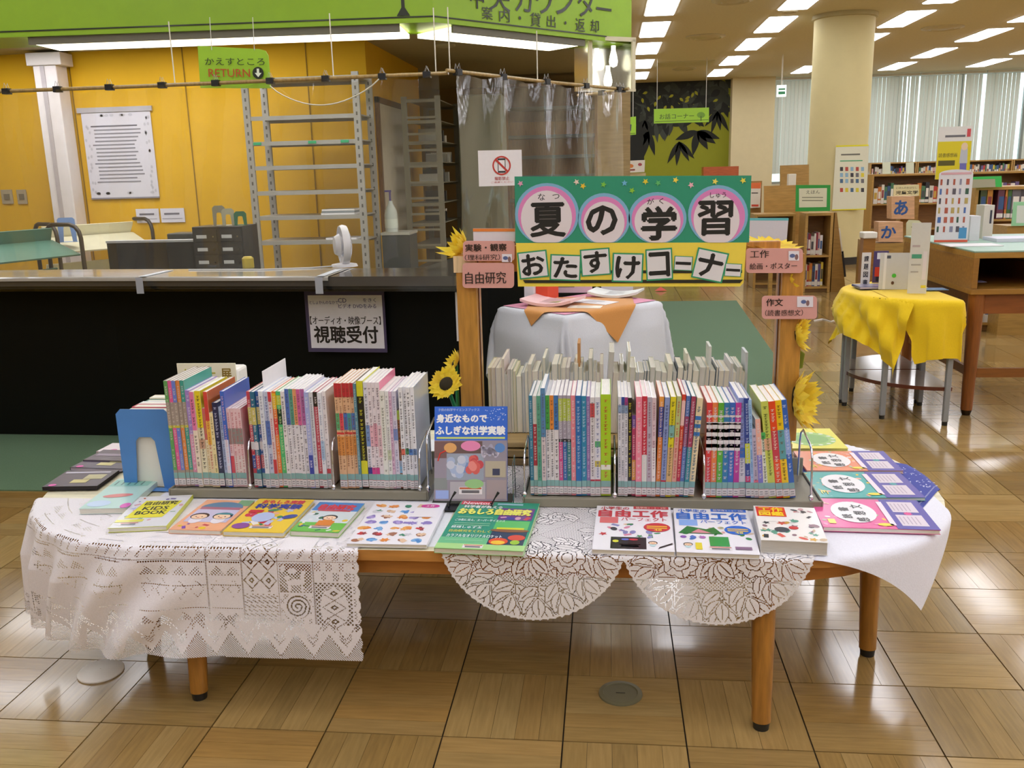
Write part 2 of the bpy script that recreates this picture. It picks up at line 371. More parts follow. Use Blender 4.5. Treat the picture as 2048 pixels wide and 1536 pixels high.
# hanging exit sign
p = D(1563, 182, 17.5)
t = thing('exit_sign', 'small lit exit sign hanging on a rod before the far blinds', 'sign', p)
m = MB(); m.box((0, 0, 0), (.16, .06, .2), 'e8f4ec'); m.build('sign_box', M_EXIT, t)
m = MB(wallT((0, -.031, 0))); m.rect(-.06, -.06, .06, -.01, 0, '3a9a68'); m.rect(-.06, .015, .06, .045, 0, '57a37c'); m.build('face_print', M_PRINT, t)
m = MB(); m.cyl((0, 0, .1), (0, 0, CZ-p.z), .012, .012, 'd8d4c4'); m.build('rod', M_STEEL, t)

# ------------------------------------------------------------------ office behind the counter
OC = 2.42
m = MB(); m.b2((-8.1, 7.5, 0), (-1.93, 7.62, OC), 'dcaa00'); yw = struct(m, 'wall_office', M_PAINT)
for x in (-4.45, -3.46, -2.42):
    q = MB(); q.b2((x-.004, 7.494, .1), (x+.004, 7.5, OC), '8d6a0a'); tag(q.build('panel_joint', M_PAINT, yw))
m = MB(); m.b2((-2.03, 7.62, 0), (-1.93, 9.6, OC), 'dcaa00'); struct(m, 'wall_passage', M_PAINT)
m = MB(); m.b2((-3.5, 12, 0), (.17, 12.12, OC), 'a08a5c'); struct(m, 'wall_store', M_PAINT)
m = MB(); m.b2((.08, 6.3, OC), (.16, 12, CZ), 'b9ae8e'); m.b2((.08, 11.2, 0), (.16, 12, OC), 'b9ae8e'); struct(m, 'wall_bulkhead', M_PAINT)
m = MB(); m.prism([(-8.1, 5.05), (-.95, 5.2), (.15, 6.4), (.15, 12), (-8.1, 12)], OC, OC+.08, 'b5ad90'); struct(m, 'ceiling_office', M_CEIL)
# white corner duct on the yellow wall
t = thing('cable_duct', 'white vertical duct casing running up the yellow office wall', 'duct', (D(108, 300, 7.3).x, 7.38, 0))
m = MB(); m.b2((-.10, -.06, 0), (.10, .1, 2.36), 'e4dcd8'); m.build('casing', M_STEEL, t, bevel=.008)
m = MB(); m.b2((-.035, -.068, .02), (.0, -.06, 2.3), 'b9b0b0'); m.build('groove_strip', M_STEEL, t)
m = MB(); m.b2((-.14, -.08, 2.3), (.16, .1, 2.40), 'dcd3cc'); m.build('top_cap', M_STEEL, t, bevel=.006)
# fascia: two lime faces meeting in a corner, soffit with light strips
FZ = 2.1; A = Vector((-8.1, 4.55, 0)); Bc = Vector((-.892, 4.9, 0)); Cc = Vector((.152, 6.06, 0))
def fpt(a, b, s_, inw): d = (b-a); n = Vector((-d.y, d.x, 0)).normalized(); p = a+d*s_+n*inw; return p
m = MB(); n1 = Vector((-(Bc-A).y, (Bc-A).x, 0)).normalized(); n2 = Vector((-(Cc-Bc).y, (Cc-Bc).x, 0)).normalized()
q1, q2, q3 = A+n1*.35, Bc+(n1+n2).normalized()*.42, Cc+n2*.35
m.prism([(p.x, p.y) for p in (A, Bc, Cc, q3, q2, q1)], FZ+.02, CZ, '8cb41e')
fas = struct(m, 'trim_fascia', M_STEEL)
m = MB()
for a, b, n in ((A, Bc, n1), (Bc, Cc, n2)):
    o_ = -n*.003
    m.add([tuple(a+o_+Vector((0, 0, z))) for z in (FZ+.045, FZ+.052)]+[tuple(b+o_+Vector((0, 0, z))) for z in (FZ+.052, FZ+.045)], [(0, 3, 2, 1)], '1c2410')
m.build('edge_line', M_PRINT, fas)
def strip(a, b, n, s0, s1, lab):
    p, q = a.lerp(b, s0)+n*.03, a.lerp(b, s1)+n*.03; p2, q2 = a.lerp(b, s0)+n*.33, a.lerp(b, s1)+n*.33
    t = thing('strip_light', lab, 'light', (0, 0, 0), group='strip lights under the lime fascia')
    m = MB(); m.prism([(v.x, v.y) for v in (p, q, q2, p2)], FZ-.01, FZ+.012, 'fff6da'); m.build('diffuser', M_LAMP2, t)
    m = MB(); pp, qq = p-n*.015, q-n*.015; m.prism([(v.x, v.y) for v in (pp, qq, q, p)], FZ-.018, FZ+.019, '6d6a58'); m.build('rail', M_STEEL, t)
xl = (G(100, 92, FZ).x-A.x)/(Bc.x-A.x)
strip(A, Bc, n1, xl, .975, 'glowing strip light under the lime fascia above the return sign')
strip(Bc, Cc, n2, .09, .74, 'glowing strip light under the receding lime fascia past the corner')
# lettering and emblem on the fascia
R2 = math.atan2(Cc.y-Bc.y, Cc.x-Bc.x); L2 = (Cc-Bc).length
m = MB(wallT(Bc-n2*.004, R2)); z_ = 0
def on2(px, py):
    "photograph point on the receding fascia face -> (along, height)"
    d = CM.T @ np.array([(px-1024)/FPX, (768-py)/FPX, 1.]); nn = np.array([n2.x, n2.y, 0]); t_ = (np.array([Bc.x, Bc.y, 0])-np.array([0, 0, EYE])) @ nn/(d @ nn)
    P = np.array([0, 0, EYE])+d*t_; return (Vector(P)-Bc).dot((Cc-Bc).normalized()), P[2]
def t2(body, x0, y0, x1, y1, bold=.015):
    a, b = on2(x0, (y1)), on2(x1, y0); m.text(body, a[0], a[1], b[0], b[1], 0, '1d2410', bold)
for ch, x0, y0, x1, y1 in (('中', 940, -32, 966, 18), ('央', 978, -34, 1018, 22), ('カ', 1030, -32, 1062, 24), ('ウ', 1072, -30, 1104, 28), ('ン', 1112, -26, 1146, 30), ('タ', 1155, -24, 1186, 34), ('ー', 1192, 14, 1222, 21)): t2(ch, x0, y0+4, x1, y1-2, .02)
for ch, x0, y0, x1, y1 in (('案', 963, 15, 984, 38), ('内', 998, 20, 1018, 43), ('貸', 1060, 27, 1080, 52), ('出', 1093, 32, 1110, 54), ('返', 1150, 38, 1169, 62), ('却', 1180, 41, 1197, 64)): t2(ch, x0, y0, x1, y1, .015)
for x, y in ((1039, 36), (1130, 46)): a = on2(x, y); m.disc(a[0], a[1], .009, .009, 0, '1d2410', 10)
m.build('lettering', M_PRINT, fas)
R1 = math.atan2(Bc.y-A.y, Bc.x-A.x); nA = Vector((n1.x, n1.y, 0))
m = MB(wallT(Bc-n1*.004, R1))
def tr(pts, w, col='1d2410'):
    for (x0, y0), (x1, y1) in zip(pts[:-1], pts[1:]):
        dx, dy = x1-x0, y1-y0; l = math.hypot(dx, dy); nx, ny = -dy/l*w, dx/l*w; w2 = w
        m.poly([(x0+nx, y0+ny, 0), (x0-nx, y0-ny, 0), (x1-nx*.7, y1-ny*.7, 0), (x1+nx*.7, y1+ny*.7, 0)], col); w *= .75
bx, bz = G(806, 45, FZ+.02).x-Bc.x, FZ+.055
m.poly([(bx-.035, bz, 0), (bx+.035, bz, 0), (bx+.009, bz+.04, 0), (bx+.008, bz+.12, 0), (bx-.008, bz+.12, 0), (bx-.009, bz+.04, 0)], '1d2410')
for s_ in (-1, 1):
    for a in (.25, .6, .95, 1.25):
        e = [(bx, bz+.1)]
        for k in range(4): e.append((e[-1][0]+s_*.035*math.sin(a+.1*k), e[-1][1]+.035*math.cos(a-.25*k)))
        tr(e, .006)
        for k in range(7): m.disc(e[-1][0]+random.uniform(-.03, .03), e[-1][1]+random.uniform(-.025, .03), .006, .008, .0005, '1d2410', 8)
m.build('tree_emblem', M_PRINT, fas)
# mirrored fitting with bulbs at the end of the fascia
p = D(1207, 132, 6.0)
t = thing('bulb_fitting', 'mirrored lamp fitting with bare bulbs at the end of the lime fascia', 'light', (p.x, 6.0, p.z), R2-.3)
m = MB(); m.b2((-.17, .06, -.15), (.17, .07, .15), 'cfcfc8'); m.b2((-.17, -.1, .14), (.17, .06, .15), 'cfcfc8'); m.b2((-.17, -.1, -.15), (-.16, .06, .15), 'cfcfc8'); m.b2((.16, -.1, -.15), (.17, .06, .15), 'cfcfc8'); m.build('reflector', M_METAL, t)
m = MB()
for x in (-.155, .155): m.b2((x-.012, -.11, -.15), (x+.012, -.095, .15), 'd9d2b4')
m.b2((-.17, -.11, .135), (.17, -.095, .16), 'd9d2b4'); m.b2((-.17, -.11, -.16), (.17, -.095, -.145), 'd9d2b4'); m.build('frame', M_STEEL, t)
for x, z in ((-.06, .02), (.06, .04), (.02, -.08)):
    m = MB(); m.lathe([(.001, -.05), (.022, -.04), (.028, -.015), (.022, .02), (.014, .05)], 'fff8e0', 14, (x, -.02, z)); m.lathe([(.014, .05), (.014, .08), (.001, .08)], 'c8c8c0', 14, (x, -.02, z)); m.build('bulb', M_LAMP2, t, smooth=50)

m = MB(); p = G(890, 92, 2.41); m.lathe([(.09, .0), (.09, -.012), (.07, -.018), (.001, -.02)], 'c9c2a4', 20, (p.x, p.y, 2.419)); tag(m.build('smoke_detector', M_STEEL, smooth=40), 'small round detector on the office ceiling near the curtain cords', 'detector')
# ------------------------------------------------------------------ black counter
cf = [(-7.9, 4.62), (-2.6, 4.5), (-.72, 4.33), (-.66, 4.95), (.12, 5.68)]           # foot line of the front
tf = [(-7.9, 4.45), (-2.9, 4.28), (-1.3, 4.12), (-.69, 4.07), (-.60, 4.88), (.20, 5.62)]   # edge of the worktop
back = [(.10, 5.95), (-.85, 5.05), (-.92, 4.47), (-7.9, 4.85)]
t = thing('service_counter', 'long glossy black service counter with a rounded dark worktop', 'counter', (-2, 4.6, 0))
off = Matrix.Translation((2, -4.6, 0))
m = MB(off); m.prism(cf+[(.04, 5.85), (-.83, 5.02), (-.90, 4.5), (-7.9, 4.8)], .007, .84, '0b0d0b'); m.build('body', M_BODY, t, bevel=.01)
m = MB(off); m.prism(tf+back, .855, .9, '4b4844'); m.build('worktop', M_BLACKGLOSS, t, bevel=.014)
def offs(pl, d): return [(x, y-d) for x, y in pl]
m = MB(off)
for z0, z1, d, c in ((.84, .857, -.012, '2a2b2c'), (.826, .838, -.03, '101112')):
    p = offs(tf, d); m.prism(p+[(x, y+.1) for x, y in p[::-1]], z0, z1, c)
m.build('nosing', M_BLACKGLOSS, t, bevel=.005)
m = MB(off)
for x in (-4.6, -2.33, -1.28): m.b2((x-.003, 4.3, .9005), (x+.003, 4.48, .9012), 'cfcfc8')
m.build('joint_strip', M_STEEL, t)
m = MB(); xr = G(640, 560, .9).x
ed = [(-7.9, 4.45), (-2.9, 4.28), (-1.3, 4.12), (xr, 4.115)] if xr > -1.3 else [(-7.9, 4.45), (-2.9, 4.28), (xr, 4.28-(xr+2.9)*.1)]
top_ = [(x, y, .9022) for x, y in ed]+[(x, y+.36, .9022) for x, y in ed[::-1]]; m.poly(top_, 'aaa69e')
for (xa_, ya_), (xb_, yb_) in zip(ed[:-1], ed[1:]):
    pr = [(-.002, .9018), (-.008, .896), (-.009, .882)]; last = (0., .9022)
    for dy, z in pr: m.poly([(xa_, ya_+dy, z), (xb_, yb_+dy, z), (xb_, yb_+last[0], last[1]), (xa_, ya_+last[0], last[1])], 'aaa69e'); last = (dy, z)
tag(m.build('counter_sheet', M_BLACKGLOSS, smooth=60), 'greyish glossy sheet taped over the long stretch of the black worktop', 'sheet')
def tape(px, lab):
    p = G(px, 560, .9); o = thing('clear_tape', lab, 'tape', (p.x, p.y, .9))
    y = 4.28-(p.x+2.9)*.1 if p.x < -1.3 else 4.1
    m = MB(); m.b2((-.018, y-p.y-.012, .0035), (.018, y-p.y+.28, .0055), 'ccd0d6'); m.b2((-.018, y-p.y-.046, -.075), (.018, y-p.y-.044, .003), 'a4a9b2'); m.build('strip', M_PLASTIC, o)
tape(262, 'strip of clear tape over the worktop edge, left of the counter notice'); tape(625, 'strip of clear tape over the worktop edge, above the counter notice')
# notice on the counter front
p = D(594, 589, 4.25); q = D(768, 711, 4.25); wd, ht = q.x-p.x, p.z-q.z
t = thing('counter_notice', 'white notice with purple border for the audio booth on the black counter', 'notice', (p.x, 4.36, q.z), .07*-1)
m = MB(); m.b2((0, -.006, 0), (wd, 0, ht), '4a4062'); m.build('board', M_PAPER, t)
m = MB(wallT((0, -.0065, 0))); m.rect(.018, .02, wd-.012, ht-.018, 0, 'e9e7f0'); m.build('sheet', M_PAPER, t)
def sc(a, b, w=174., h=122.): return a/w*wd, (1-b/h)*ht
m = MB(wallT((0, -.0075, 0)))
def tx(b, x0, y0, x1, y1, c, bold=.015): u = sc(x0-594, y1-589); v = sc(x1-594, y0-589); m.text(b, u[0], u[1], v[0], v[1], 0, c, bold)
tx('としょかんのなかで', 605, 607, 668, 614, '3c3f86'); tx('CD', 668, 602, 686, 611, '3c3f86'); tx('をきく', 722, 602, 750, 610, '3c3f86'); tx('ビデオ DVDをみる', 668, 613, 750, 622, '3c3f86')
tx('【オーディオ・映像ブース】', 603, 638, 758, 655, '1c1b22', .02); tx('視聴受付', 610, 658, 750, 692, '16151a', .035)
m.build('lettering', M_PRINT, t)

# ------------------------------------------------------------------ clear curtain hung from bamboo rods
def vinyl(name, lab, a, b, z0, z1, amp, seed, clips):
    t = thing(name, lab, 'curtain', a, math.atan2(b.y-a.y, b.x-a.x)); L = math.hypot(b.x-a.x, b.y-a.y); rise = b.z-a.z
    rs = random.Random(seed); ks = [(rs.uniform(2, 9), rs.uniform(0, 6), rs.uniform(-2, 2)) for _ in range(6)]
    nx, nz = int(L/.02)+2, 50; m = MB(); vs = []
    for j in range(nz+1):
        v = j/nz
        for i in range(nx+1):
            u = i/nx; x = u*L
            y = sum(math.sin(k*x*3+p+s*v*2) for k, p, s in ks)/6*amp*(.3+v)+.012*math.sin(x*37+v*5)*math.exp(-v*3)
            sag = .02*(1-v)*math.sin(PI*((u*clips) % 1))**2
            vs.append((x, -.02+y, rise*u*(1-v)-v*(a.z-z0)-sag-.005))
    m.add(vs, [(j*(nx+1)+i, j*(nx+1)+i+1, (j+1)*(nx+1)+i+1, (j+1)*(nx+1)+i) for j in range(nz) for i in range(nx)], 'ffffff')
    m.build('sheet', M_FILM, t, smooth=180)
    m = MB(); m.tube([(-.04, 0, 0), (L*.5, 0, rise*.5-.004), (L+.04, 0, rise)], .009, 'a98c55', 8); m.build('rod', M_WOOD, t, smooth=60)
    for i in range(clips+1):
        u = min(max(i/clips, .02), .98); c = MB(); c.box((u*L, -.006, rise*u-.004), (.035, .03, .028), '15171a')
        for s_ in (-1, 1): c.tube([(u*L-.01, s_*.008-.006, rise*u+.01), (u*L, s_*.012-.006, rise*u+.035), (u*L+.01, s_*.008-.006, rise*u+.01)], .0012, 'b8b8b8', 5)
        c.build('binder_clip', M_STEEL, t)
    return t, L, rise
RA = D(0, 182, 4.45); RA = RA+(RA-D(880, 147, 4.38))*.35; RB = D(880, 147, 4.38); RC = D(905, 142, 4.38); RD = D(1240, 178, 5.55); RE = D(1165, 190, 5.8)
vinyl('clear_curtain', 'long clear vinyl curtain clipped to a rod above the black counter', RA, RB, .915, RA.z, .03, 3, 11)
vinyl('clear_curtain', 'crinkled clear vinyl curtain beyond the counter corner, behind the sign with four characters', RC, RD, .915, RC.z, .05, 5, 4)
vinyl('clear_curtain', 'short folded piece of clear vinyl hanging at the end of the counter', RE, RD+Vector((.02, .03, -.0)), .915, RE.z, .06, 9, 2)
def cord(name, lab, pts, r=.003, c='e6e2d2'):
    m = MB(); m.tube(pts, r, c, 6); tag(m.build(name, M_CLOTH, smooth=60), lab, 'cord', 'cords that hold up the curtain rods')
for px, Y, yt, lab in ((667, 4.40, 85, 'white cord holding the rod just right of the return sign'), (872, 4.38, 78, 'white cord holding the left rod at its corner end'), (900, 4.38, 80, 'white cord holding the right rod at its corner end'), (1075, 5.2, 96, 'white cord holding the middle of the right rod'), (350, 4.42, 90, 'white cord holding the rod left of the return sign')):
    top = D(px, yt, Y); zb = {667: 152, 872: 146, 900: 141, 1075: 159, 350: 167}[px]; bt = D(px, zb, Y); cord('support_string', lab, [(bt.x, Y, bt.z), (bt.x, Y, max(top.z, FZ))])
pts = []
for i in range(17):
    u = i/16; px = 540+u*218; py = 172+45*math.sin(PI*u)**.8-u*14; v = D(px, py, 4.36); pts.append(tuple(v))
cord('slack_cord', 'slack white cord looping beneath the rod over the steel shelving', pts, .003)
# return sign
p = D(468, 134, 4.5); a = D(402, 178, 4.5); b = D(533, 88, 4.5)
t = thing('return_sign', 'lime hanging sign reading RETURN with a down arrow', 'sign', p, 0, rot=(0, -.035*-1, .05))
w, h = (b.x-a.x)/2, (b.z-a.z)/2
m = MB(wallT((0, .004, 0))); pl = [(-w, -h), (w, -h), (w*.97, h*.55), (w*.9, h*.78), (w*.72, h*.86), (-w, h)]; m.prism(pl, -.008, 0, '9ccb2a'); m.build('board', M_PLASTIC, t)
m = MB(wallT((0, -.0055, 0))); m.text('かえすところ', -w*.8, h*.08, w*.88, h*.42, 0, '23301a', .0); m.text('RETURN', -w*.72, -h*.48, w*.45, -h*.1, 0, 'b8481c', .02)
m.disc(w*.68, -h*.28, .028, .028, 0, '16200f', 24); m.poly([(w*.68-.006, -h*.28+.02, .0005), (w*.68-.006, -h*.28, .0005), (w*.68-.017, -h*.28, .0005), (w*.68, -h*.28-.02, .0005), (w*.68+.017, -h*.28, .0005), (w*.68+.006, -h*.28, .0005), (w*.68+.006, -h*.28+.02, .0005)], 'e9f2df')
m.rect(-w*.98, -h*.76, w*.98, -h*.73, 0, '4b6a18'); m.build('lettering', M_PRINT, t)
m = MB(); 
for x in (-w*.6, w*.6): m.tube([(x, 0, h*.8), (x, .0, FZ-p.z+.02)], .002, 'd8d8d0', 5)
m.build('hanging_wire', M_STEEL, t)
# no photography sheet
a = D(966, 372, 4.5); b = D(1050, 300, 4.5); w, h = b.x-a.x, b.z-a.z
t = thing('no_photo_notice', 'white sheet with a red prohibition circle taped on the clear curtain', 'notice', (a.x, 4.36, a.z), .3)
m = MB(); m.b2((0, 0, 0), (w, .003, h), 'e8e4e6'); m.build('sheet', M_PAPER, t)
m = MB(wallT((0, -.001, 0)))
cx_, cz_, r = w*.53, h*.57, h*.27
m.rect(cx_-r*.42, cz_-r*.75, cx_+r*.42, cz_+r*.75, 0, '3c3c40'); m.rect(cx_-r*.34, cz_-r*.55, cx_+r*.34, cz_+r*.55, .0004, 'ece8ea')
n = 28; ring = [(cx_+math.cos(2*PI*i/n)*k*r, cz_+math.sin(2*PI*i/n)*k*r, .0008) for k in (1, .84) for i in range(n)]
m.add(ring, [(i, (i+1) % n, n+(i+1) % n, n+i) for i in range(n)], 'c03a32')
m.poly([(cx_-r*.7, cz_+r*.55, .001), (cx_-r*.55, cz_+r*.7, .001), (cx_+r*.7, cz_-r*.55, .001), (cx_+r*.55, cz_-r*.7, .001)], 'c03a32')
m.text('撮影禁止', cx_-r*.8, h*.16, cx_+r*.8, h*.26, 0, 'b02a24', .02); m.text('ご遠慮ください', cx_-r*1.2, h*.08, cx_+r*1.2, h*.13, 0, 'c0504a', 0)
m.build('lettering', M_PRINT, t)

# ------------------------------------------------------------------ inside the office
def steel_rack(name, lab, x0, y0, w, d, z1, zs, rz, c='a8a49c', z0=0., holes=True):
    t = thing(name, lab, 'shelving', (x0, y0, 0), rz)
    for x in (0, w):
        for y in (0, d):
            m = MB(); m.b2((x-.025, y-.012, z0), (x+.025, y+.012, z1), c)
            if holes:
                for k in range(int((z1-z0)/.06)): m.b2((x-.006, y-.0135, z0+.05+k*.06), (x+.006, y-.012, z0+.075+k*.06), '55534e')
            m.build('upright', M_STEEL, t)
    for z in zs:
        m = MB(); m.b2((0, 0, z), (w, d, z+.008), c); m.b2((.0, -.006, z-.022), (w, 0, z+.008), c); m.b2((0, d, z-.022), (w, d+.006, z+.008), c); m.build('shelf', M_STEEL, t)
    return t
Yr = 6.7
x0, x1 = D(505, 350, Yr).x, D(722, 350, Yr).x
zs = [D(620, y, Yr).z for y in (155, 232, 283, 332, 383, 433, 483)]
steel_rack('steel_rack', 'open grey steel rack in front of the yellow office wall', x0, Yr, x1-x0, .38, zs[0]+.03, zs+[.35, .1], 0)
for px, py, w_, lab in ((683, 424, .26, 'flat stack of white papers on the fifth shelf of the steel rack'), (690, 478, .24, 'thin sheaf of papers on the lowest visible rack shelf')):
    v = D(px, py, Yr+.15); m = MB(); zt = min(zs, key=lambda z: abs(z-v.z+.01))+.008
    for k in range(3 if py < 450 else 1): m.b2((v.x-w_/2+k*.004, v.y-.1, zt+k*.014), (v.x+w_/2, v.y+.1, zt+.012+k*.014), ('e4e2e4', '8f969a', 'e9e6e2')[k])
    tag(m.build('paper_stack', M_PAPER), lab, 'papers')
for k, (px, py) in enumerate(((515, 283), (625, 282), (690, 281))):
    v = D(px, py, Yr); m = MB(); m.b2((v.x-.03, Yr-.011, zs[2]-.015), (v.x+.03, Yr-.0065, zs[2]+.004), '2fae74')
    tag(m.build('shelf_tag', M_PLASTIC), 'small green tag on the third bar of the steel rack, %s from the duct side' % ordn(k+1), 'tag', 'green tags on the rack')
# second rack, end on, and the brown shelves at the back
Yq = 8.2
xa, xb = D(815, 350, Yq).x, D(862, 350, Yq).x
t = steel_rack('book_rack', 'tall grey rack seen end on beside the office door', xa, Yq, .30, 1.0, D(850, 192, Yq).z, [.25, .5, .72, .92, 1.1, 1.28, 1.46, 1.64, 1.82, 2.0], 0, '8e8a78', holes=False)
for y0 in (0,):
    for z in [.3+.14*k for k in range(13)]:
        m = MB(); m.b2((.02, -.02, z), (.28, -.012, z+.02), '9a9684'); m.build('end_bar', M_STEEL, t)
for k in range(14):
    z = random.choice([.92, 1.1, 1.28, 1.46, 1.64]); y = Yq+.08+random.random()*.8; hh = random.uniform(.06, .12)
    m = MB(); m.b2((xa+.06, y, z+.009), (xa+.26, y+.05, z+.009+hh), pal('d8d6cc', 'b8b6aa', 'e4e0d4', '4c4a44'))
    tag(m.build('box_file', M_PAPER), 'small pale box file lying on the tall end-on rack', 'box', 'box files on the end-on rack')
m = MB(); p0, p1 = G(912, 470, .3), 0
Yp = 9.0; m.b2((D(918, 300, Yp).x, Yp, 0), (D(1005, 300, Yp).x, Yp+.4, D(960, 182, Yp).z-.03), '8d917c')
tag(m.build('grey_cabinet', M_STEEL, bevel=.01), 'tall grey-green locker seen through the curtain right of the end-on rack', 'cabinet')
Yb = 10.5
t = thing('wooden_bookcase', 'brown empty bookcase with dark shelf edges behind the crinkled curtain', 'bookcase', (D(1012, 300, Yb).x, Yb, 0)); w = D(1195, 300, Yb).x-D(1012, 300, Yb).x; zt = D(1100, 165, Yb).z
m = MB(); m.b2((0, .25, 0), (w, .28, zt), '9a6a3c'); m.b2((0, 0, 0), (.03, .25, zt), '8b6138'); m.b2((w-.03, 0, 0), (w, .25, zt), '8b6138'); m.b2((0, 0, zt-.03), (w, .25, zt), '8b6138'); m.b2((.03, .22, zt-.4), (w-.03, .25, zt-.03), '6b4a3a'); m.build('carcass', M_WOOD, t)
for y in (215, 272, 313, 352, 400): z = D(1100, y, Yb).z; m = MB(); m.b2((.03, 0, z-.02), (w-.03, .25, z+.015), '5f6668'); m.build('shelf', M_STEEL, t)
m = MB(); m.b2((D(1195, 300, 8).x, 8.2, 0), (.2, 8.3, 2.2), 'a98f62'); tag(m.build('room_divider', M_WOODX), 'plain tan panel standing behind the folded end of the curtain', 'panel')
# pale door and things by the passage
t = thing('passage_door', 'pale grey door in the receding yellow office wall', 'door', (-1.93, 7.75, 0))
m = MB(); m.b2((.002, 0, 0), (.03, .95, 1.95), 'c9c2ae'); m.build('leaf', M_STEEL, t); m = MB(); m.b2((.002, -.05, 0), (.035, -.002, 2.0), '7a5a3a'); m.b2((.002, -.05, 1.952), (.035, 1.0, 2.0), '7a5a3a'); m.build('door_frame', M_WOOD, t)
m = MB(); m.cyl((.03, .85, 1.0), (.07, .85, 1.0), .012, .012, 'b8b8b0'); m.build('handle', M_METAL, t, smooth=40)
Yc = 7.0
t = thing('dark_cabinet', 'low dark cabinet carrying a sanitiser bottle beyond the steel rack', 'cabinet', (D(768, 470, Yc).x-.02, Yc, 0)); zc = D(790, 465, Yc).z
m = MB(); m.b2((0, 0, 0), (.22, .3, zc-.02), '3f4240'); m.build('body', M_STEEL, t, bevel=.006); m = MB(); m.b2((-.005, -.005, zc-.02), (.225, .305, zc), 'b9b8ac'); m.build('top_panel', M_STEEL, t)
t = thing('pump_bottle', 'translucent hand sanitiser bottle with a purple pump on the dark cabinet', 'bottle', (D(777, 470, Yc).x, Yc+.12, zc))
m = MB(); m.lathe([(.001, 0), (.05, 0), (.052, .13), (.045, .17), (.018, .22), (.018, .24), (.001, .24)], 'c8cfc6', 18); m.build('body', M_PLASTIC, t, smooth=50)
m = MB(); m.lathe([(.0525, .03), (.053, .1)], 'dfe6da', 18); m.build('wrap_label', M_PAPER, t, smooth=50)
m = MB(); m.cyl((0, 0, .24), (0, 0, .31), .008, .008, '5a4a8c'); m.box((-.015, 0, .315), (.05, .018, .014), '5a4a8c'); m.build('pump', M_PLASTIC, t)
# posters and notices on the yellow wall
def wall_sheet(name, lab, px0, py0, px1, py1, Y, col, fn=None, cat='notice', mt=None, lean=0.):
    a = D(px0, py1, Y); b = D(px1, py0, Y); w, h = b.x-a.x, b.z-a.z
    t = thing(name, lab, cat, (a.x, Y, a.z)); m = MB(); m.b2((0, -.006, 0), (w, 0, h), col); m.build('sheet', mt or M_PAPER, t)
    if fn: m = MB(wallT((0, -.0075, 0))); fn(m, w, h); m.build('print', M_PRINT, t)
    return t, w, h
def f_poster(m, w, h):
    for k in range(16): y = h*(.82-.043*k); m.rect(w*(.16 if k % 5 else .12), y, w*random.uniform(.7, .86), y+h*.016, 0, '8f8c94' if k else '6b6872')
    for k in range(34): x = random.choice((random.uniform(.03, .1), random.uniform(.9, .97)))*w; m.disc(x, random.uniform(.05, .95)*h, .01, .014, 0, 'c2bfc6', 7)
    for k in range(14): m.disc(random.uniform(.08, .92)*w, random.choice((.05, .95))*h, .02, .012, 0, 'c2bfc6', 7)
t, w, h = wall_sheet('wall_poster', 'large white text poster hung from a bar on the yellow wall', 184, 219, 300, 396, 7.494, 'd9d5dc', f_poster, 'poster')
m = MB(); m.b2((-.03, -.015, h-.01), (w+.02, .0, h+.03), 'b5b0b4'); m.b2((0, -.012, -.012), (w, 0, .0), '8e8a90'); m.build('hanging_bar', M_STEEL, t)
def f_small(m, w, h): m.rect(w*.15, h*.55, w*.8, h*.68, 0, '77737c'); m.rect(w*.05, h*.25, w*.9, h*.3, 0, 'a9a5ae')
wall_sheet('small_notice', 'small white notice on the yellow wall, the one nearer the duct', 275, 417, 317, 446, 7.494, 'dcd8e0', f_small)
wall_sheet('small_notice', 'small white notice on the yellow wall, the one nearer the steel rack', 324, 416, 368, 445, 7.494, 'dcd8e0', f_small)
for k, (a, b) in enumerate(((6, 24), (37, 52))):
    t, w, h = wall_sheet('switch_plate', 'grey %s wall switch plate on the yellow wall beside the white duct' % ('double' if k == 0 else 'single'), a, 379, b, 408, 7.494, 'a89a80', None, 'switch', M_STEEL)
    m = MB(); m.b2((w*.25, -.012, h*.3), (w*.75, -.006, h*.7), '6f6858'); m.build('rocker', M_PLASTIC, t)
# book carts
def cart(lab, px, py, Y, shelf_c, side, L=.75, fr='2b2117'):
    p = D(px, py, Y); t = thing('book_cart', lab, 'book cart', (p.x, Y, 0), side); zt = p.z
    for x in (0, L):
        m = MB(); pts = [(x, -.02, .08), (x, -.02, zt-.05)]+[(x, .02+.1*(1-math.cos(a))-.04, zt-.05+.1*math.sin(a)) for a in (.5, 1.0, 1.57)]+[(x, .26, zt+.05)]+[(x, .26+.08*math.sin(a), zt-.03+.08*math.cos(a)) for a in (.5, 1.0, 1.57)]+[(x, .34, .08)]
        m.tube(pts, .016, fr, 8); m.build('frame', M_STEEL, t, smooth=60)
    for z in (zt-.12, zt-.42, .25):
        m = MB(); R = Matrix.Rotation(.35, 3, 'X'); m.box((L/2, .13, z), (L-.03, .30, .012), shelf_c, R); m.box((L/2, .28, z+.08), (L-.03, .012, .14), shelf_c, R); m.build('shelf', M_STEEL, t)
    for x in (.0, L):
        for y in (0, .32): m = MB(); m.cyl((x-.012, y, .04), (x+.012, y, .04), .04, .04, '222222', 14); m.build('caster', M_PLASTIC, t, smooth=40)
    return t
cart('dark green metal book cart nearest the corner behind the counter', -30, 478, 5.75, '4f7a66', 1.25)
cart('cream metal book cart with black hoops below the white duct', 110, 462, 6.7, 'ddd8b8', 1.0, L=.8)
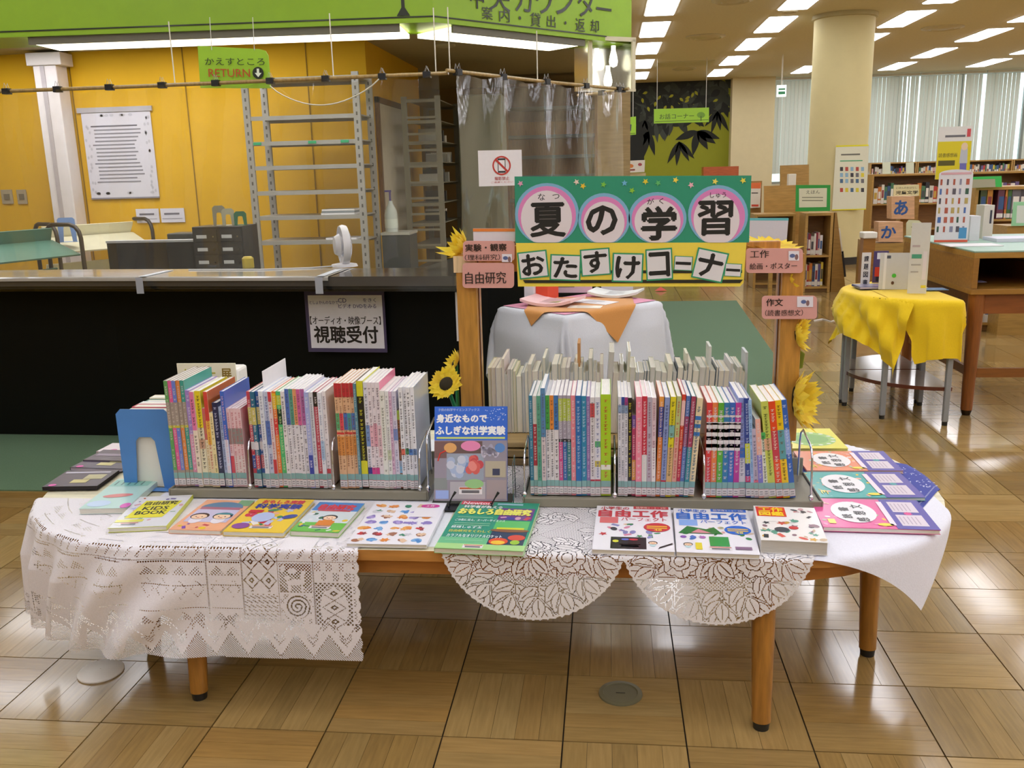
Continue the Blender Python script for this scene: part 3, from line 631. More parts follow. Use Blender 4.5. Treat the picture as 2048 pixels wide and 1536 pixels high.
def bookend(lab, p, rz, w, h, col='4a7fc4', arch='none', foot=.1):
    t = thing('metal_bookend', lab, 'bookend', p, rz)
    n = []; a = w*.5; k = .015; q = w*.25
    out = [(-a, 0), (-a, h-k), (-a+k, h), (a-k, h), (a, h-k), (a, 0), (q*1.05, 0), (q*.72, h*.60), (q*.45, h*.65), (-q*.45, h*.65), (-q*.72, h*.60), (-q*1.05, 0)]
    m = MB(VP()); nn = len(out)
    tris = [(0, 1, 10, 11), (1, 2, 9, 10), (2, 3, 8, 9), (3, 4, 7, 8), (4, 5, 6, 7)]
    vs = [(x, y, 0) for x, y in out]+[(x, y, .002) for x, y in out]
    m.add(vs, [f for f in tris]+[tuple(i+nn for i in f[::-1]) for f in tris]+[(i, (i+1) % nn, nn+(i+1) % nn, nn+i) for i in range(nn)], col); m.build('upright_plate', M_STEEL, t)
    m = MB(); m.b2((-a, 0, 0), (a, foot, .0015), col); m.build('foot_plate', M_STEEL, t); return t
v = D(148, 488, 6.85); bookend('blue metal bookend standing on the cream book cart', (v.x, 6.78, v.z+.02), .3, .13, .19, '7ea4dc')
# monitor backs, drawers, fan
t = thing('office_partition', 'low black gloss desk screen in front of the yellow wall', 'screen', (D(215, 500, 5.9).x, 5.9, 0)); a = D(215, 482, 5.9); b = D(400, 482, 5.9)
m = MB(); m.b2((0, 0, .3), (b.x-a.x+.35, .04, a.z-.015), '111313'); m.build('panel', M_BLACKGLOSS, t); m = MB(); m.b2((0, -.01, a.z-.015), (b.x-a.x+.35, .05, a.z), 'c9c9cf'); m.build('top_rail', M_STEEL, t)
a = D(340, 492, 6.2); b = D(398, 466, 6.2)
t = thing('printer', 'small dark printer behind the drawer unit in the office', 'printer', ((a.x+b.x)/2, 6.2, a.z-.1)); m = MB(); m.b2((-.13, 0, 0), (.13, .2, b.z-a.z+.1), '3a3b38'); m.build('body', M_PLASTIC, t, bevel=.01); m = MB(); m.b2((-.1, .02, -(a.z-.1)), (.1, .18, 0), '2c2d2b'); m.build('pedestal', M_STEEL, t); m = MB(); m.b2((-.11, -.01, .08), (.11, 0, .11), '6b6d68'); m.build('paper_slot', M_PLASTIC, t)
Yd = 5.7; a = D(392, 540, Yd); b = D(484, 452, Yd)
t = thing('drawer_unit', 'small black letter drawer unit with white label slips on the counter', 'drawers', (a.x, Yd, .55)); w, h = b.x-a.x, b.z-.55
m = MB(); m.b2((0, 0, 0), (w, .26, h), '1c1c1d'); m.build('body', M_STEEL, t, bevel=.004)
for i in range(2):
    for k in range(6):
        x0, x1 = w*(.03 if i == 0 else .53), w*(.49 if i == 0 else .97); z0 = h-.012-(k+1)*h/6.2
        m = MB(); m.b2((x0, -.008, z0), (x1, 0, z0+h/6.2-.008), '2b2a2a'); dr = m.build('drawer', M_STEEL, t)
        m = MB(); m.b2((x0+.02, -.010, z0+.02), (x0+w*.26, -.008, z0+.042), 'd9d9dc'); m.build('label_slip', M_PAPER, dr); m = MB(); m.cyl((x1-.02, -.018, z0+.03), (x1-.02, -.008, z0+.03), .006, .006, 'c8c8c0', 10); m.build('knob', M_METAL, dr)
for k, (px, c, h_) in enumerate(((440, '8f8c7c', .13), (458, 'b1ad97', .11), (482, '1f6a4a', .09))):
    v = D(px, 452, Yd+.1); bookend('%s bookend on top of the black drawer unit' % ('grey', 'beige', 'dark green')[k], (v.x, Yd+.1, .55+h+.0), .5, .08, h_, c)
Yf = 4.62; v = D(690, 515, Yf)
t = thing('desk_fan', 'white round desk fan standing on the counter, seen from the side', 'fan', (v.x, Yf-.02, .9), -1.1)
m = MB(); m.lathe([(.001, 0), (.07, 0), (.065, .012), (.02, .02), (.014, .05)], 'e6e4e8', 24); m.build('base', M_PLASTIC, t, smooth=45)
m = MB(VP(.11))
for r in (.095, .085, .07, .055, .04, .025): m.tube([(r*math.cos(a*PI/12), r*math.sin(a*PI/12), (.095-r)*.28+.02) for a in range(25)], .0022, 'e8e6ec', 5)
for k in range(24): a = k*PI/12; m.tube([(.02*math.cos(a), .02*math.sin(a), .042), (.06*math.cos(a), .06*math.sin(a), .034), (.095*math.cos(a), .095*math.sin(a), .02)], .0014, 'e8e6ec', 4)
m.build('grille', M_PLASTIC, t, smooth=60)
m = MB(VP(.11)); m.lathe([(.099, -.015), (.104, .0), (.099, .02), (.094, .02), (.094, -.015), (.099, -.015)], 'efedf3', 28); m.build('rim', M_PLASTIC, t, smooth=50)
m = MB(VP(.11)); m.lathe([(.001, -.05), (.045, -.045), (.06, -.02), (.03, .0), (.001, .0)], 'dedce2', 20); m.build('motor_housing', M_PLASTIC, t, smooth=50)
for k in range(3): m = MB(VP(.11) @ Matrix.Rotation(k*2*PI/3, 4, 'Z')); m.poly([(.01, -.008, .004), (.08, -.035, .0), (.085, .02, .014), (.01, .012, .01)], 'c9cfe0'); m.build('blade', M_PLASTIC, t)
m = MB(); v0 = (0, 0, .91); p = D(640, 545, 4.9); m.tube([(v.x-.05, Yf-.06, .905), (v.x-.15, 4.5, .905), (v.x-.4, 4.45, .905), (v.x-.8, 4.5, .905)], .004, 'dcdce0', 6); tag(m.build('power_cable', M_PLASTIC), 'white cable trailing over the worktop from the desk fan', 'cable')
v = D(497, 535, 4.6); m = MB(); m.lathe([(.001, 0), (.03, 0), (.03, .05), (.02, .06), (.001, .06)], 'c9b23a', 14, (v.x, 4.6, .9)); tag(m.build('tape_roll', M_PLASTIC, smooth=40), 'small yellow tape pot on the worktop beside the steel rack foot', 'tape')

# ------------------------------------------------------------------ cloth-covered square table beside the counter
ZT = .70
cA, cB, cD_ = G(1130, 633, ZT), G(1316, 603, ZT), G(1003, 614, ZT); cC = cB+cD_-cA
out2 = [(cA.x, cA.y), (cB.x, cB.y), (cC.x, cC.y), (cD_.x, cD_.y)]
cen = (cA+cC)/2
t = thing('display_table', 'small dark-legged table hidden under a white cloth by the counter', 'table', (cen.x, cen.y, 0))
T_ = Matrix.Translation((-cen.x, -cen.y, 0))
m = MB(T_); m.prism([(cen.x+(x-cen.x)*.985, cen.y+(y-cen.y)*.985) for x, y in out2], ZT-.03, ZT-.001, '6b4a2c'); m.build('table_top', M_WOODX, t)
for x, y in out2: m = MB(T_); m.cyl((cen.x+(x-cen.x)*.88, cen.y+(y-cen.y)*.88, .007), (cen.x+(x-cen.x)*.9, cen.y+(y-cen.y)*.9, ZT-.03), .02, .025, '171514'); m.build('leg', M_STEEL, t, smooth=40)
def cloth(name, lab, P0, P1, P3, nu, nv, outline, zt, gap, mt, col, cat='cloth', flare=.06, fold=0., ffreq=30., colf=None, keep=None, drop_sc=.98):
    m = MB(); vs = []; P0, P1, P3 = (np.array(p[:2]) for p in (P0, P1, P3))
    for j in range(nv+1):
        for i in range(nu+1):
            p = P0+(P1-P0)*i/nu+(P3-P0)*j/nv; vs.append(drape(p, outline, zt, gap, flare, fold, ffreq, drop_sc))
    m.v = vs; 
    for j in range(nv):
        for i in range(nu):
            if keep is None or keep((i+.5)/nu, (j+.5)/nv): m.f.append((j*(nu+1)+i, j*(nu+1)+i+1, (j+1)*(nu+1)+i+1, (j+1)*(nu+1)+i)); m.c.append(hx(colf((i+.5)/nu, (j+.5)/nv) if colf else col))
    o = m.build(name, mt, smooth=180); tag(o, lab, cat); return o
u = (cB-cA).normalized(); v = (cD_-cA).normalized(); e = .40
P0 = cA-u*.34-v*.36; P1 = cB+u*.36-v*.36; P3 = cD_-u*.34+v*.2
cloth('tablecloth', 'white cloth draped to the floor side over the small table by the counter', P0, P1, P3, 70, 60, out2, ZT, .003, M_CLOTH, 'cfd2da', 'tablecloth', flare=.16, fold=.025, ffreq=16)
cloth('table_runner', 'pink cloth lying on the white cloth of the small table', cA+u*.01+v*.01, cB-u*.0+v*.01, cD_+u*.01, 4, 4, out2, ZT, .006, M_CLOTH, 'd68aa8', 'cloth')
c0 = (cA+cC)/2
ang = 0.62
tip1 = G(1209, 690, .5)
mid = cA.lerp(cB, .45)+v*.02; n_ = -v
Pt = mid+n_*.33+u*.02           # tip of the orange cloth hanging over the front right edge
La = cA+v*.42-u*.10; 
m = MB(); pts = []
def bil(a, b, c, d, s_, t_): return a*(1-s_)*(1-t_)+b*s_*(1-t_)+c*s_*t_+d*(1-s_)*t_
Qa = cA+u*.29-v*.175; Qb = Qa+(u+v)*.36; Qd = Qa+(v-u)*.37; Qc = Qb+Qd-Qa
nn = 40
for j in range(nn+1):
    for i in range(nn+1): q = bil(Qa, Qb, Qc, Qd, i/nn, j/nn); pts.append(drape((q.x, q.y), out2, ZT, .010, .20, .0, 10))
m.v = pts; m.f = [(j*(nn+1)+i, j*(nn+1)+i+1, (j+1)*(nn+1)+i+1, (j+1)*(nn+1)+i) for j in range(nn) for i in range(nn)]; m.c = [hx('cc8c44')]*len(m.f)
tag(m.build('orange_cloth', M_CLOTH, smooth=180), 'orange cloth with hanging points on the white-covered small table', 'cloth')
def leaflet(name, lab, px, py, w, d, rz, col, th=.004, fn=None, curl=.0, z=ZT+.0105):
    v = G(px, py, z); t = thing(name, lab, 'leaflet', (v.x, v.y, z), rz); m = MB(); n = 6
    for i in range(n):
        x0, x1 = -w/2+w*i/n, -w/2+w*(i+1)/n; c0_, c1 = curl*(2*x0/w)**2, curl*(2*x1/w)**2
        m.add([(x0, -d/2, c0_), (x1, -d/2, c1), (x1, d/2, c1), (x0, d/2, c0_), (x0, -d/2, c0_+th), (x1, -d/2, c1+th), (x1, d/2, c1+th), (x0, d/2, c0_+th)], [(4, 5, 6, 7), (3, 2, 1, 0), (0, 1, 5, 4), (2, 3, 7, 6)]+([(3, 0, 4, 7)] if i == 0 else [])+([(1, 2, 6, 5)] if i == n-1 else []), col)
    m.build('sheets', M_PAPER, t)
    if fn: m = MB(Matrix.Translation((0, 0, th+.0006+curl*.12))); fn(m, w*.6, d); m.build('print', M_PRINT, t)
    return t
def f_lines(m, w, h):
    for k in range(5): m.rect(-w*.4, h*(.28-.14*k), w*random.uniform(.1, .4), h*(.31-.14*k), 0, '8c8894')
def f_pink(m, w, h): f_lines(m, w, h); m.poly([(0, -h*.3, .0005), (w*.3, -h*.05, .0005), (w*.5, -h*.25, .0005)], '7aa04a')
leaflet('leaflet_pile', 'pile of pink leaflets curling at the edges on the orange cloth', 1106, 608, .27, .20, -.35, 'e8c3c4', .014, f_pink, .022)
leaflet('leaflet_pile', 'pile of white leaflets curling at the edges, farthest on the orange cloth', 1232, 591, .26, .19, -.25, 'dfe3e2', .012, f_lines, .02)
leaflet('flyer', 'single white flyer lying between the two leaflet piles', 1188, 604, .22, .12, -.6, 'e4e2e6', .002, f_lines)
leaflet('flyer', 'small cream flyer lying nearest the front edge of the orange cloth', 1170, 614, .16, .08, -.15, 'efe9dc', .002, f_lines)
# box of flyers and pink board leaning at the back
v = G(1048, 607, ZT)
t = thing('leaflet_rack', 'white and red cardboard leaflet rack at the back of the small table', 'rack', (v.x, v.y+.03, ZT+.009), -.3)
m = MB(); m.b2((0, 0, 0), (.05, .2, .20), 'dfdfe4'); m.b2((.05, 0, 0), (.055, .2, .19), 'e9e6ea'); m.build('side', M_PAPER, t)
m = MB(); m.b2((.056, .02, 0), (.12, .18, .18), 'd8492a'); m.build('red_folder', M_PAPER, t)
v = G(1140, 590, ZT); t = thing('pink_notice', 'pale pink notice board with lines of print behind the leaflets', 'notice', (v.x-.03, v.y+.03, ZT+.009), -.1)
m = MB(); m.b2((-.15, 0, 0), (.15, .008, .21), 'e2c2cf'); m.build('board', M_PAPER, t); m = MB(wallT((0, -.001, 0)))
for k in range(6): m.rect(-.1+.01*k, .15-.024*k, random.uniform(.02, .12), .158-.024*k, 0, '6f5a68')
m.build('print', M_PRINT, t)
v = G(1235, 588, ZT); t = thing('folded_card', 'folded grey card standing at the back of the small table', 'card', (v.x, v.y+.05, ZT+.009), .3)
m = MB(); m.b2((-.09, 0, 0), (.09, .006, .15), 'cfc9cf'); m.build('card', M_PAPER, t); m = MB(wallT((0, -.001, 0))); [m.rect(-.06, .1-.02*k, .05, .104-.02*k, 0, '9a949c') for k in range(4)]; m.build('print', M_PRINT, t)
a = D(912, 690, 4.1); b = D(918, 590, 4.1); m = MB(); m.b2((a.x-.012, 4.2, a.z), (a.x+.02, 4.22, b.z), 'd9d6da'); tag(m.build('hanging_sheet', M_PAPER), 'narrow white sheet hanging on the counter beside the wooden post', 'notice')
# ------------------------------------------------------------------ the long low display table
TZ = .45; TC, TA, TBb, TR = (-.385, 2.568), 1.31, .532, .50
def rrect(c, a, b, r, n=8, k=0.):
    pts = []
    for sx, sy_, a0 in ((1, 1, 0), (-1, 1, PI/2), (-1, -1, PI), (1, -1, 1.5*PI)):
        for i in range(n+1): t = a0+PI/2*i/n; pts.append((c[0]+sx*(a-r)+(r-k)*math.cos(t), c[1]+sy_*(b-r)+(r-k)*math.sin(t)))
    return pts
t = thing('reading_table', 'long low wooden table with rounded ends carrying the whole book display', 'table', (TC[0], TC[1], 0))
off = Matrix.Translation((-TC[0], -TC[1], 0))
m = MB(off); m.prism(rrect(TC, TA, TBb, TR), TZ-.028, TZ, 'e9e2c4', 'c58a45'); m.build('table_top', M_WOODX, t, bevel=.004)
m = MB(off); o_ = rrect(TC, TA-.07, TBb-.03, TR-.04); i_ = rrect(TC, TA-.09, TBb-.05, TR-.06); n = len(o_)
m.add([(x, y, z) for z in (TZ-.075, TZ-.029) for x, y in o_]+[(x, y, z) for z in (TZ-.075, TZ-.029) for x, y in i_], [(i, (i+1) % n, n+(i+1) % n, n+i) for i in range(n)]+[(2*n+(i+1) % n, 2*n+i, 3*n+i, 3*n+(i+1) % n) for i in range(n)]+[((i+1) % n, i, 2*n+i, 2*n+(i+1) % n) for i in range(n)], 'b87a38'); m.build('apron', M_WOODX, t)
for fx, fy in ((.376, 2.03), (-1.09, 2.07), (.729, 2.40), (-1.337, 2.30), (.73, 2.95), (-1.4, 2.9)):
    tx_, ty_ = fx, fy+.04; m = MB(off); m.cyl((fx, fy, .02), (tx_, ty_, TZ-.03), .023, .031, 'a9742e', 20); lg = m.build('leg', M_WOOD, t, smooth=40)
    m = MB(off); m.cyl((fx, fy, 0), (fx, fy, .02), .019, .021, '1b1a18', 16); m.build('foot', M_PLASTIC, lg, smooth=40)
def tdrape(P, gap, flare=.06, fold=0., fk=30.):
    P = np.asarray(P, float); c = np.array(TC); q = np.abs(P-c)-np.array([TA-TR, TBb-TR]); s_ = np.sign(P-c)
    mq = np.maximum(q, 0); L_ = np.linalg.norm(mq, axis=1); inner = L_ < 1e-9
    nn = np.where(inner[:, None], (q == q.max(1)[:, None])*1., mq/np.maximum(L_, 1e-9)[:, None])*s_
    d = np.where(inner, q.max(1), L_)-TR; out = d > 0; dd = np.maximum(d, 0); Q = P-nn*dd[:, None]; r = .012
    a = np.minimum(dd/r, PI/2); o_ = r*np.sin(a); z = TZ+gap-r*(1-np.cos(a))-np.maximum(dd-r*1.57, 0)*.985
    k = np.minimum(1, dd/.12); o_ = np.where(out, o_+gap+dd*flare+fold*np.clip((-1.0-P[:, 0])/.2, 0, 1)*k*(.5+.5*np.sin(fk*(P[:, 0]*1.0-P[:, 1]*1.3))), 0)
    R_ = np.zeros((len(P), 3)); R_[:, :2] = np.where(out[:, None], Q+nn*o_[:, None], P); R_[:, 2] = np.where(out, z, TZ+gap); return R_
def gridcloth(name, lab, X0, X1, Y0, Y1, cell, gap, mt, col, keep=None, warp=None, cat='cloth', **k):
    nu, nv = int(round((X1-X0)/cell)), int(round((Y1-Y0)/cell)); xs = np.linspace(X0, X1, nu+1); ys = np.linspace(Y0, Y1, nv+1)
    U, V = np.meshgrid(xs, ys); P = np.stack([U.ravel(), V.ravel()], 1)
    if warp: P = warp(P)
    R_ = tdrape(P, gap, **k); I, J = np.meshgrid(np.arange(nu), np.arange(nv)); a = (J*(nu+1)+I).ravel(); F = np.stack([a, a+1, a+nu+2, a+nu+1], 1)
    if keep is not None:
        cu, cv = np.meshgrid((xs[1:]+xs[:-1])/2, (ys[1:]+ys[:-1])/2); F = F[keep(cu, cv).ravel()]
    used = np.unique(F); mp = np.zeros(len(R_), int); mp[used] = np.arange(len(used))
    me = bpy.data.meshes.new(name); me.from_pydata(R_[used].tolist(), [], mp[F].tolist())
    at = me.color_attributes.new('Col', 'FLOAT_COLOR', 'CORNER'); at.data.foreach_set('color', np.tile(np.array(hx(col)+(1,), np.float32), len(F)*4))
    me.materials.append(mt); me.polygons.foreach_set('use_smooth', [True]*len(F)); me.update()
    o = place(name, me); tag(o, lab, cat); return o
gridcloth('white_cloth', 'white cloth spread under the trays at the bookend end of the table', -1.31, -.42, 2.06, 2.98, .03, .0008, M_CLOTH, 'e6e8f0')
gridcloth('dark_cloth', 'dark navy cloth showing through the lace in the middle of the table', -.40, .03, 2.03, 2.98, .02, .0008, M_CLOTH, '15172a')
def wr(P):
    Q = P.copy(); X0, X1 = .065, .93; s_ = (P[:, 0]-X0)/(X1-X0); t_ = (P[:, 1]-2.03)/(3.02-2.03)
    Q[:, 0] = X0+s_*((.86+.065*np.sin(PI*np.clip(t_, 0, 1))**.8-.06*t_)-X0); Q[:, 1] = P[:, 1]+(1-t_)*(.045*np.minimum(1, (1-s_)*3)*0-.02*np.clip((s_-.55)/.45, 0, 1)); return Q
gridcloth('white_cloth', 'white cloth under the study books, one corner hanging over the table end', .065, .93, 2.03, 3.02, .014, .0008, M_CLOTH, 'e4e5f0', warp=wr, flare=.12)
# blue bandana beneath the study books
def bandana(P):
    c, s_ = math.cos(-.55), math.sin(-.55); Q = P-np.array([.72, 2.60]); return np.stack([Q[:, 0]*c-Q[:, 1]*s_, Q[:, 0]*s_+Q[:, 1]*c], 1)+np.array([.72, 2.60])
b_ = gridcloth('bandana', 'blue paisley bandana with a white print sticking out from under the study books', .50, .94, 2.38, 2.82, .011, .0022, M_CLOTH, '2b3a9c', warp=bandana)
m = MB()
def bp(x, y): q = bandana(np.array([[x, y]]))[0]; return q[0], q[1]
for q_ in range(120):
    cx_, cy_2 = random.uniform(.53, .91), random.uniform(2.41, 2.79)
    for k in range(5):
        a = q_+k*1.1; rr = .003+.0035*k; x, y = bp(cx_+rr*math.cos(a), cy_2+rr*math.sin(a)); v = tdrape([[x, y]], .0028)[0]
        if v[2] > TZ: m.disc(v[0], v[1], .0045-.0004*k, .0018, v[2]+k*.00001, 'd4d8f0', 7, rot=a)
for k in range(60):
    for (x0, y0, x1, y1) in ((.515, 2.395, .925, 2.395), (.925, 2.395, .925, 2.80)):
        x, y = bp(x0+(x1-x0)*k/60, y0+(y1-y0)*k/60); v = tdrape([[x, y]], .0028)[0]
        if v[2] > TZ: m.disc(v[0], v[1], .003, .0012, v[2], 'd4d8f0', 6)
tag(m.build('paisley_print', M_PRINT, b_), kind='stuff')

# ------------------------------------------------------------------ lace
def base_net(U, V, p, t_): return (((U+V) % p) < t_) | (((U-V) % p) < t_)
class Mask:
    def __init__(s, U, V, k): s.U, s.V, s.K = U, V, k
    def leaf(s, x, y, ang, l, w, vein=True, gap=.0022):
        a = (s.U-x)*math.cos(ang)+(s.V-y)*math.sin(ang); b = -(s.U-x)*math.sin(ang)+(s.V-y)*math.cos(ang)
        t_ = np.clip(a/l, 0, 1); ww = w*np.sin(PI*t_**.85); on = (a > 0) & (a < l) & (np.abs(b) < ww)
        s.K[(a > -gap) & (a < l+gap) & (np.abs(b) < ww+gap)] = False; s.K[on] = True
        if vein: s.K[on & (np.abs(b) < .0011) & (t_ > .12) & (t_ < .8)] = False
    def rose(s, x, y, R, n=6, ph=0.):
        dx, dy = s.U-x, s.V-y; r = np.hypot(dx, dy); th = np.arctan2(dy, dx)+ph; e = R*(.82+.18*np.abs(np.cos(th*n/2)))
        s.K[r < e+.0025] = False; s.K[r < e] = True; e2 = R*.58*(.85+.15*np.abs(np.cos(th*n/2+1))); s.K[np.abs(r-e2) < .0012] = False
        e3 = R*.3; s.K[np.abs(r-e3) < .0012] = False; s.K[(r > e2) & (r < e) & (np.abs(np.sin(th*n/2)) < .09)] = False
cell = .0021
def keep_doily(U, V):
    ed = 2.036; K = base_net(U, V, .0085, .0042); M = Mask(U, V, K); rs = random.Random(4)
    C = [(-.182, ed+.052), (.258, ed+.052)]; R = .232
    for cx_, cy_2 in C:
        for a in np.arange(-170, -8, 21):
            for s_ in (-1, 1):
                for k in range(3):
                    r0 = R-.088+.024*k; an = math.radians(a+s_*1.2); M.leaf(cx_+math.cos(an)*r0, cy_2+math.sin(an)*r0, math.radians(a+s_*(52-12*k)), .058, .0145)
            M.leaf(cx_+math.cos(math.radians(a))*(R-.058), cy_2+math.sin(math.radians(a))*(R-.058), math.radians(a), .055, .015)
        for a in (-163, -140, -112, -68, -40, -17):
            x, y = cx_+math.cos(math.radians(a))*.075, cy_2+math.sin(math.radians(a))*.075
            for q in (-70, -30, 8, 45): M.leaf(x, y, math.radians(a+q), .058, .015)
        M.rose(cx_-.088, cy_2-.07, .043, 6, .3); M.rose(cx_+.085, cy_2-.066, .043, 7, 1.); M.rose(cx_-.0, cy_2-.05, .03, 5, 2.)
        for q in range(4): M.leaf(cx_-.0, cy_2-.07, math.radians(-135+q*30), .055, .014)
        r = np.hypot(U-cx_, V-cy_2); th = np.arctan2(V-cy_2, U-cx_); M.K[(np.abs(r-(R-.004)) < .004) & (V < ed+.01)] = True
    for k in range(110):
        x, y = rs.uniform(-.42, .06), rs.uniform(ed+.01, 2.75)
        if rs.random() < .2: M.rose(x, y, .03, 6, rs.random())
        else: M.leaf(x, y, rs.uniform(0, 6.3), rs.uniform(.04, .06), .013)
    inside = np.zeros(U.shape, bool)
    for cx_, cy_2 in C: inside |= np.hypot(U-cx_, V-cy_2) < R-.003*np.abs(np.sin(np.arctan2(V-cy_2, U-cx_)*40))
    return M.K & (inside | (V > ed+.006)) & (U > -.414) & (U < np.where(V > 2.1, .045, .490))
gridcloth('lace_doily', 'white floral lace cloth hanging in two scalloped half circles from the table front', -.418, .494, 1.85, 2.745, cell, .0035, M_LACE, 'e9e6e8', keep=keep_doily, cat='lace cloth', flare=.05)
RX = -.612; HEM = 2.036-.305
def keep_lace(U, V):
    ed = 2.036; K = np.ones(U.shape, bool); u = RX-U; q_ = [np.abs(U-TC[0])-(TA-TR), np.abs(V-TC[1])-(TBb-TR)]; sd = np.hypot(np.maximum(q_[0], 0), np.maximum(q_[1], 0))+np.minimum(np.maximum(q_[0], q_[1]), 0)-TR; v = .305-sd                    # u from the right edge, v above the hem
    hole = np.zeros(U.shape, bool); net = ~base_net(U, V, .0085, .004)
    P = .086; zz = np.abs(((u-.0) % P)/P-.5)*2; zh = .012+.062*zz                  # zigzag over sheer triangles
    hole |= (v < zh-.006) & (((np.floor(U/cell)+np.floor(V/cell)) % 3) == 0)
    hole |= (np.abs(v-zh+.003) < .0024) & ((np.floor(U/cell) % 2) == 0)
    z2 = zh+.032
    hole |= (np.abs(v-z2) < .007) & (np.abs(((u) % (P/2))-P/4) > .006) & net
    hole |= (np.abs(v-z2-.013) < .0016) & ((np.floor(U/cell) % 3) > 0)
    z3 = .098
    def band(a, b): return (u > a) & (u < b) & (v > z3)
    # panel A: checks above, oval with diamonds below
    A_ = band(.022, .115)
    hole |= A_ & (v > .215) & (((np.floor((u-.022)/.0155)+np.floor((v-.215)/.026)) % 2) == 0) & net & (np.abs((v-.215) % .026-.013) < .0105)
    ov = ((u-.068)/.036)**2+((v-.145)/.058)**2
    hole |= A_ & (v < .212) & (ov > 1) & (~base_net(U, V, .011, .0042))
    for c in (.108, .146, .184):
        dm = np.abs(u-.068)/.011+np.abs(v-c)/.0075; hole |= (dm < 1) & (dm > .45)
        hole |= (ov < .9) & (np.abs(np.abs(u-.068)/.03+np.abs(v-c)/.019-1) < .045)
    # panel B: darker square with a curled animal-like figure, scroll below
    Bp = band(.122, .205); sq = Bp & (v > .185) & (v < .262); body = np.zeros(U.shape, bool)
    for x, y, a, b in ((.163, .212, .024, .008), (.146, .222, .006, .014), (.143, .238, .006, .006), (.181, .2, .004, .013), (.148, .198, .004, .012), (.186, .222, .007, .006), (.172, .242, .012, .008), (.196, .248, .006, .009)):
        body |= ((u-x)/a)**2+((v-y)/b)**2 < 1
    hole |= sq & ~body & (~base_net(U, V, .0085, .0028))
    r = np.hypot(u-.163, v-.145); th = np.arctan2(v-.145, u-.163); hole |= Bp & (v < .178) & (r < .032) & (np.abs(((r-.005*th/PI*1.3) % .0105)-.005) < .0018)
    hole |= Bp & (v < .18) & (r > .036) & net & ((np.sin(U*260)*np.sin(V*230)) > .1)
    # panel C: diamonds lattice and dashes
    C_ = band(.212, .30); du = ((u-.212) % .044)/.044-.5; dv = ((v-.19) % .05)/.05-.5; dm = np.abs(du)*2+np.abs(dv)*2
    hole |= C_ & (v > .185) & ((np.abs(dm-.92) < .07) | ((dm < .34) & (dm > .14)))
    hole |= C_ & (v < .178) & (((U*1.0+V*1.7) % .014) < .004) & ((V % .012) < .008)
    # panel D: rows of triangles and stripes, repeated towards the corner
    for a0 in (.305, .40, .49, .62, .75, .88):
        E_ = band(a0, a0+.084); w_ = (u-a0) % .042; row = (v-z3) % .062; tri = row < .03-np.abs(w_-.021)*1.2
        hole |= E_ & tri & (row > .004) & net & (np.floor((v-z3)/.062) % 2 == 0); hole |= E_ & (np.abs(row-.040) < .0014) & ((np.floor(U/cell) % 3) > 0)
        dm = np.abs(w_-.021)/.018+np.abs(row-.03)/.026; hole |= E_ & (np.floor((v-z3)/.062) % 2 == 1) & (np.abs(dm-.9) < .09) & net
        for zc in (.30,): hole |= E_ & (np.abs(v-zc) < .003) & ((np.floor(U/cell) % 4) > 1)
    for c in (.118, .2085, .3025, .395): hole |= (np.abs(u-c) < .0012) & (v > z3) & ((np.floor(V/cell) % 2) == 0)
    hole |= (np.abs(v-.268) < .0014) & ((np.floor(U/cell) % 2) == 0)
    hole |= (v > .275) & (v < .30) & (((u % .03)/.03+(v-.275)/.05) % 1 < .3) & net
    # scalloped right edge
    sc_ = .006*np.abs(np.sin(PI*v/.034)); hole |= (np.abs(u-.014) < .0035) & ((v % .034) > .012) & net & (v > .08)
    out = (u < .006-sc_)
    K &= ~hole; K &= ~out; K &= (v > .004*np.sin(U*30)); K &= (v > .002+.3*np.clip((V-2.26)/.1, 0, 1)*(U < -1.6)); return K
gridcloth('lace_runner', 'white patterned lace runner with a zigzag hem draped over the table corner', -1.96, -.606, HEM, 2.36, cell, .003, M_LACE, 'e8e4e8', keep=keep_lace, cat='lace cloth', flare=.05, fold=.035, fk=26.)

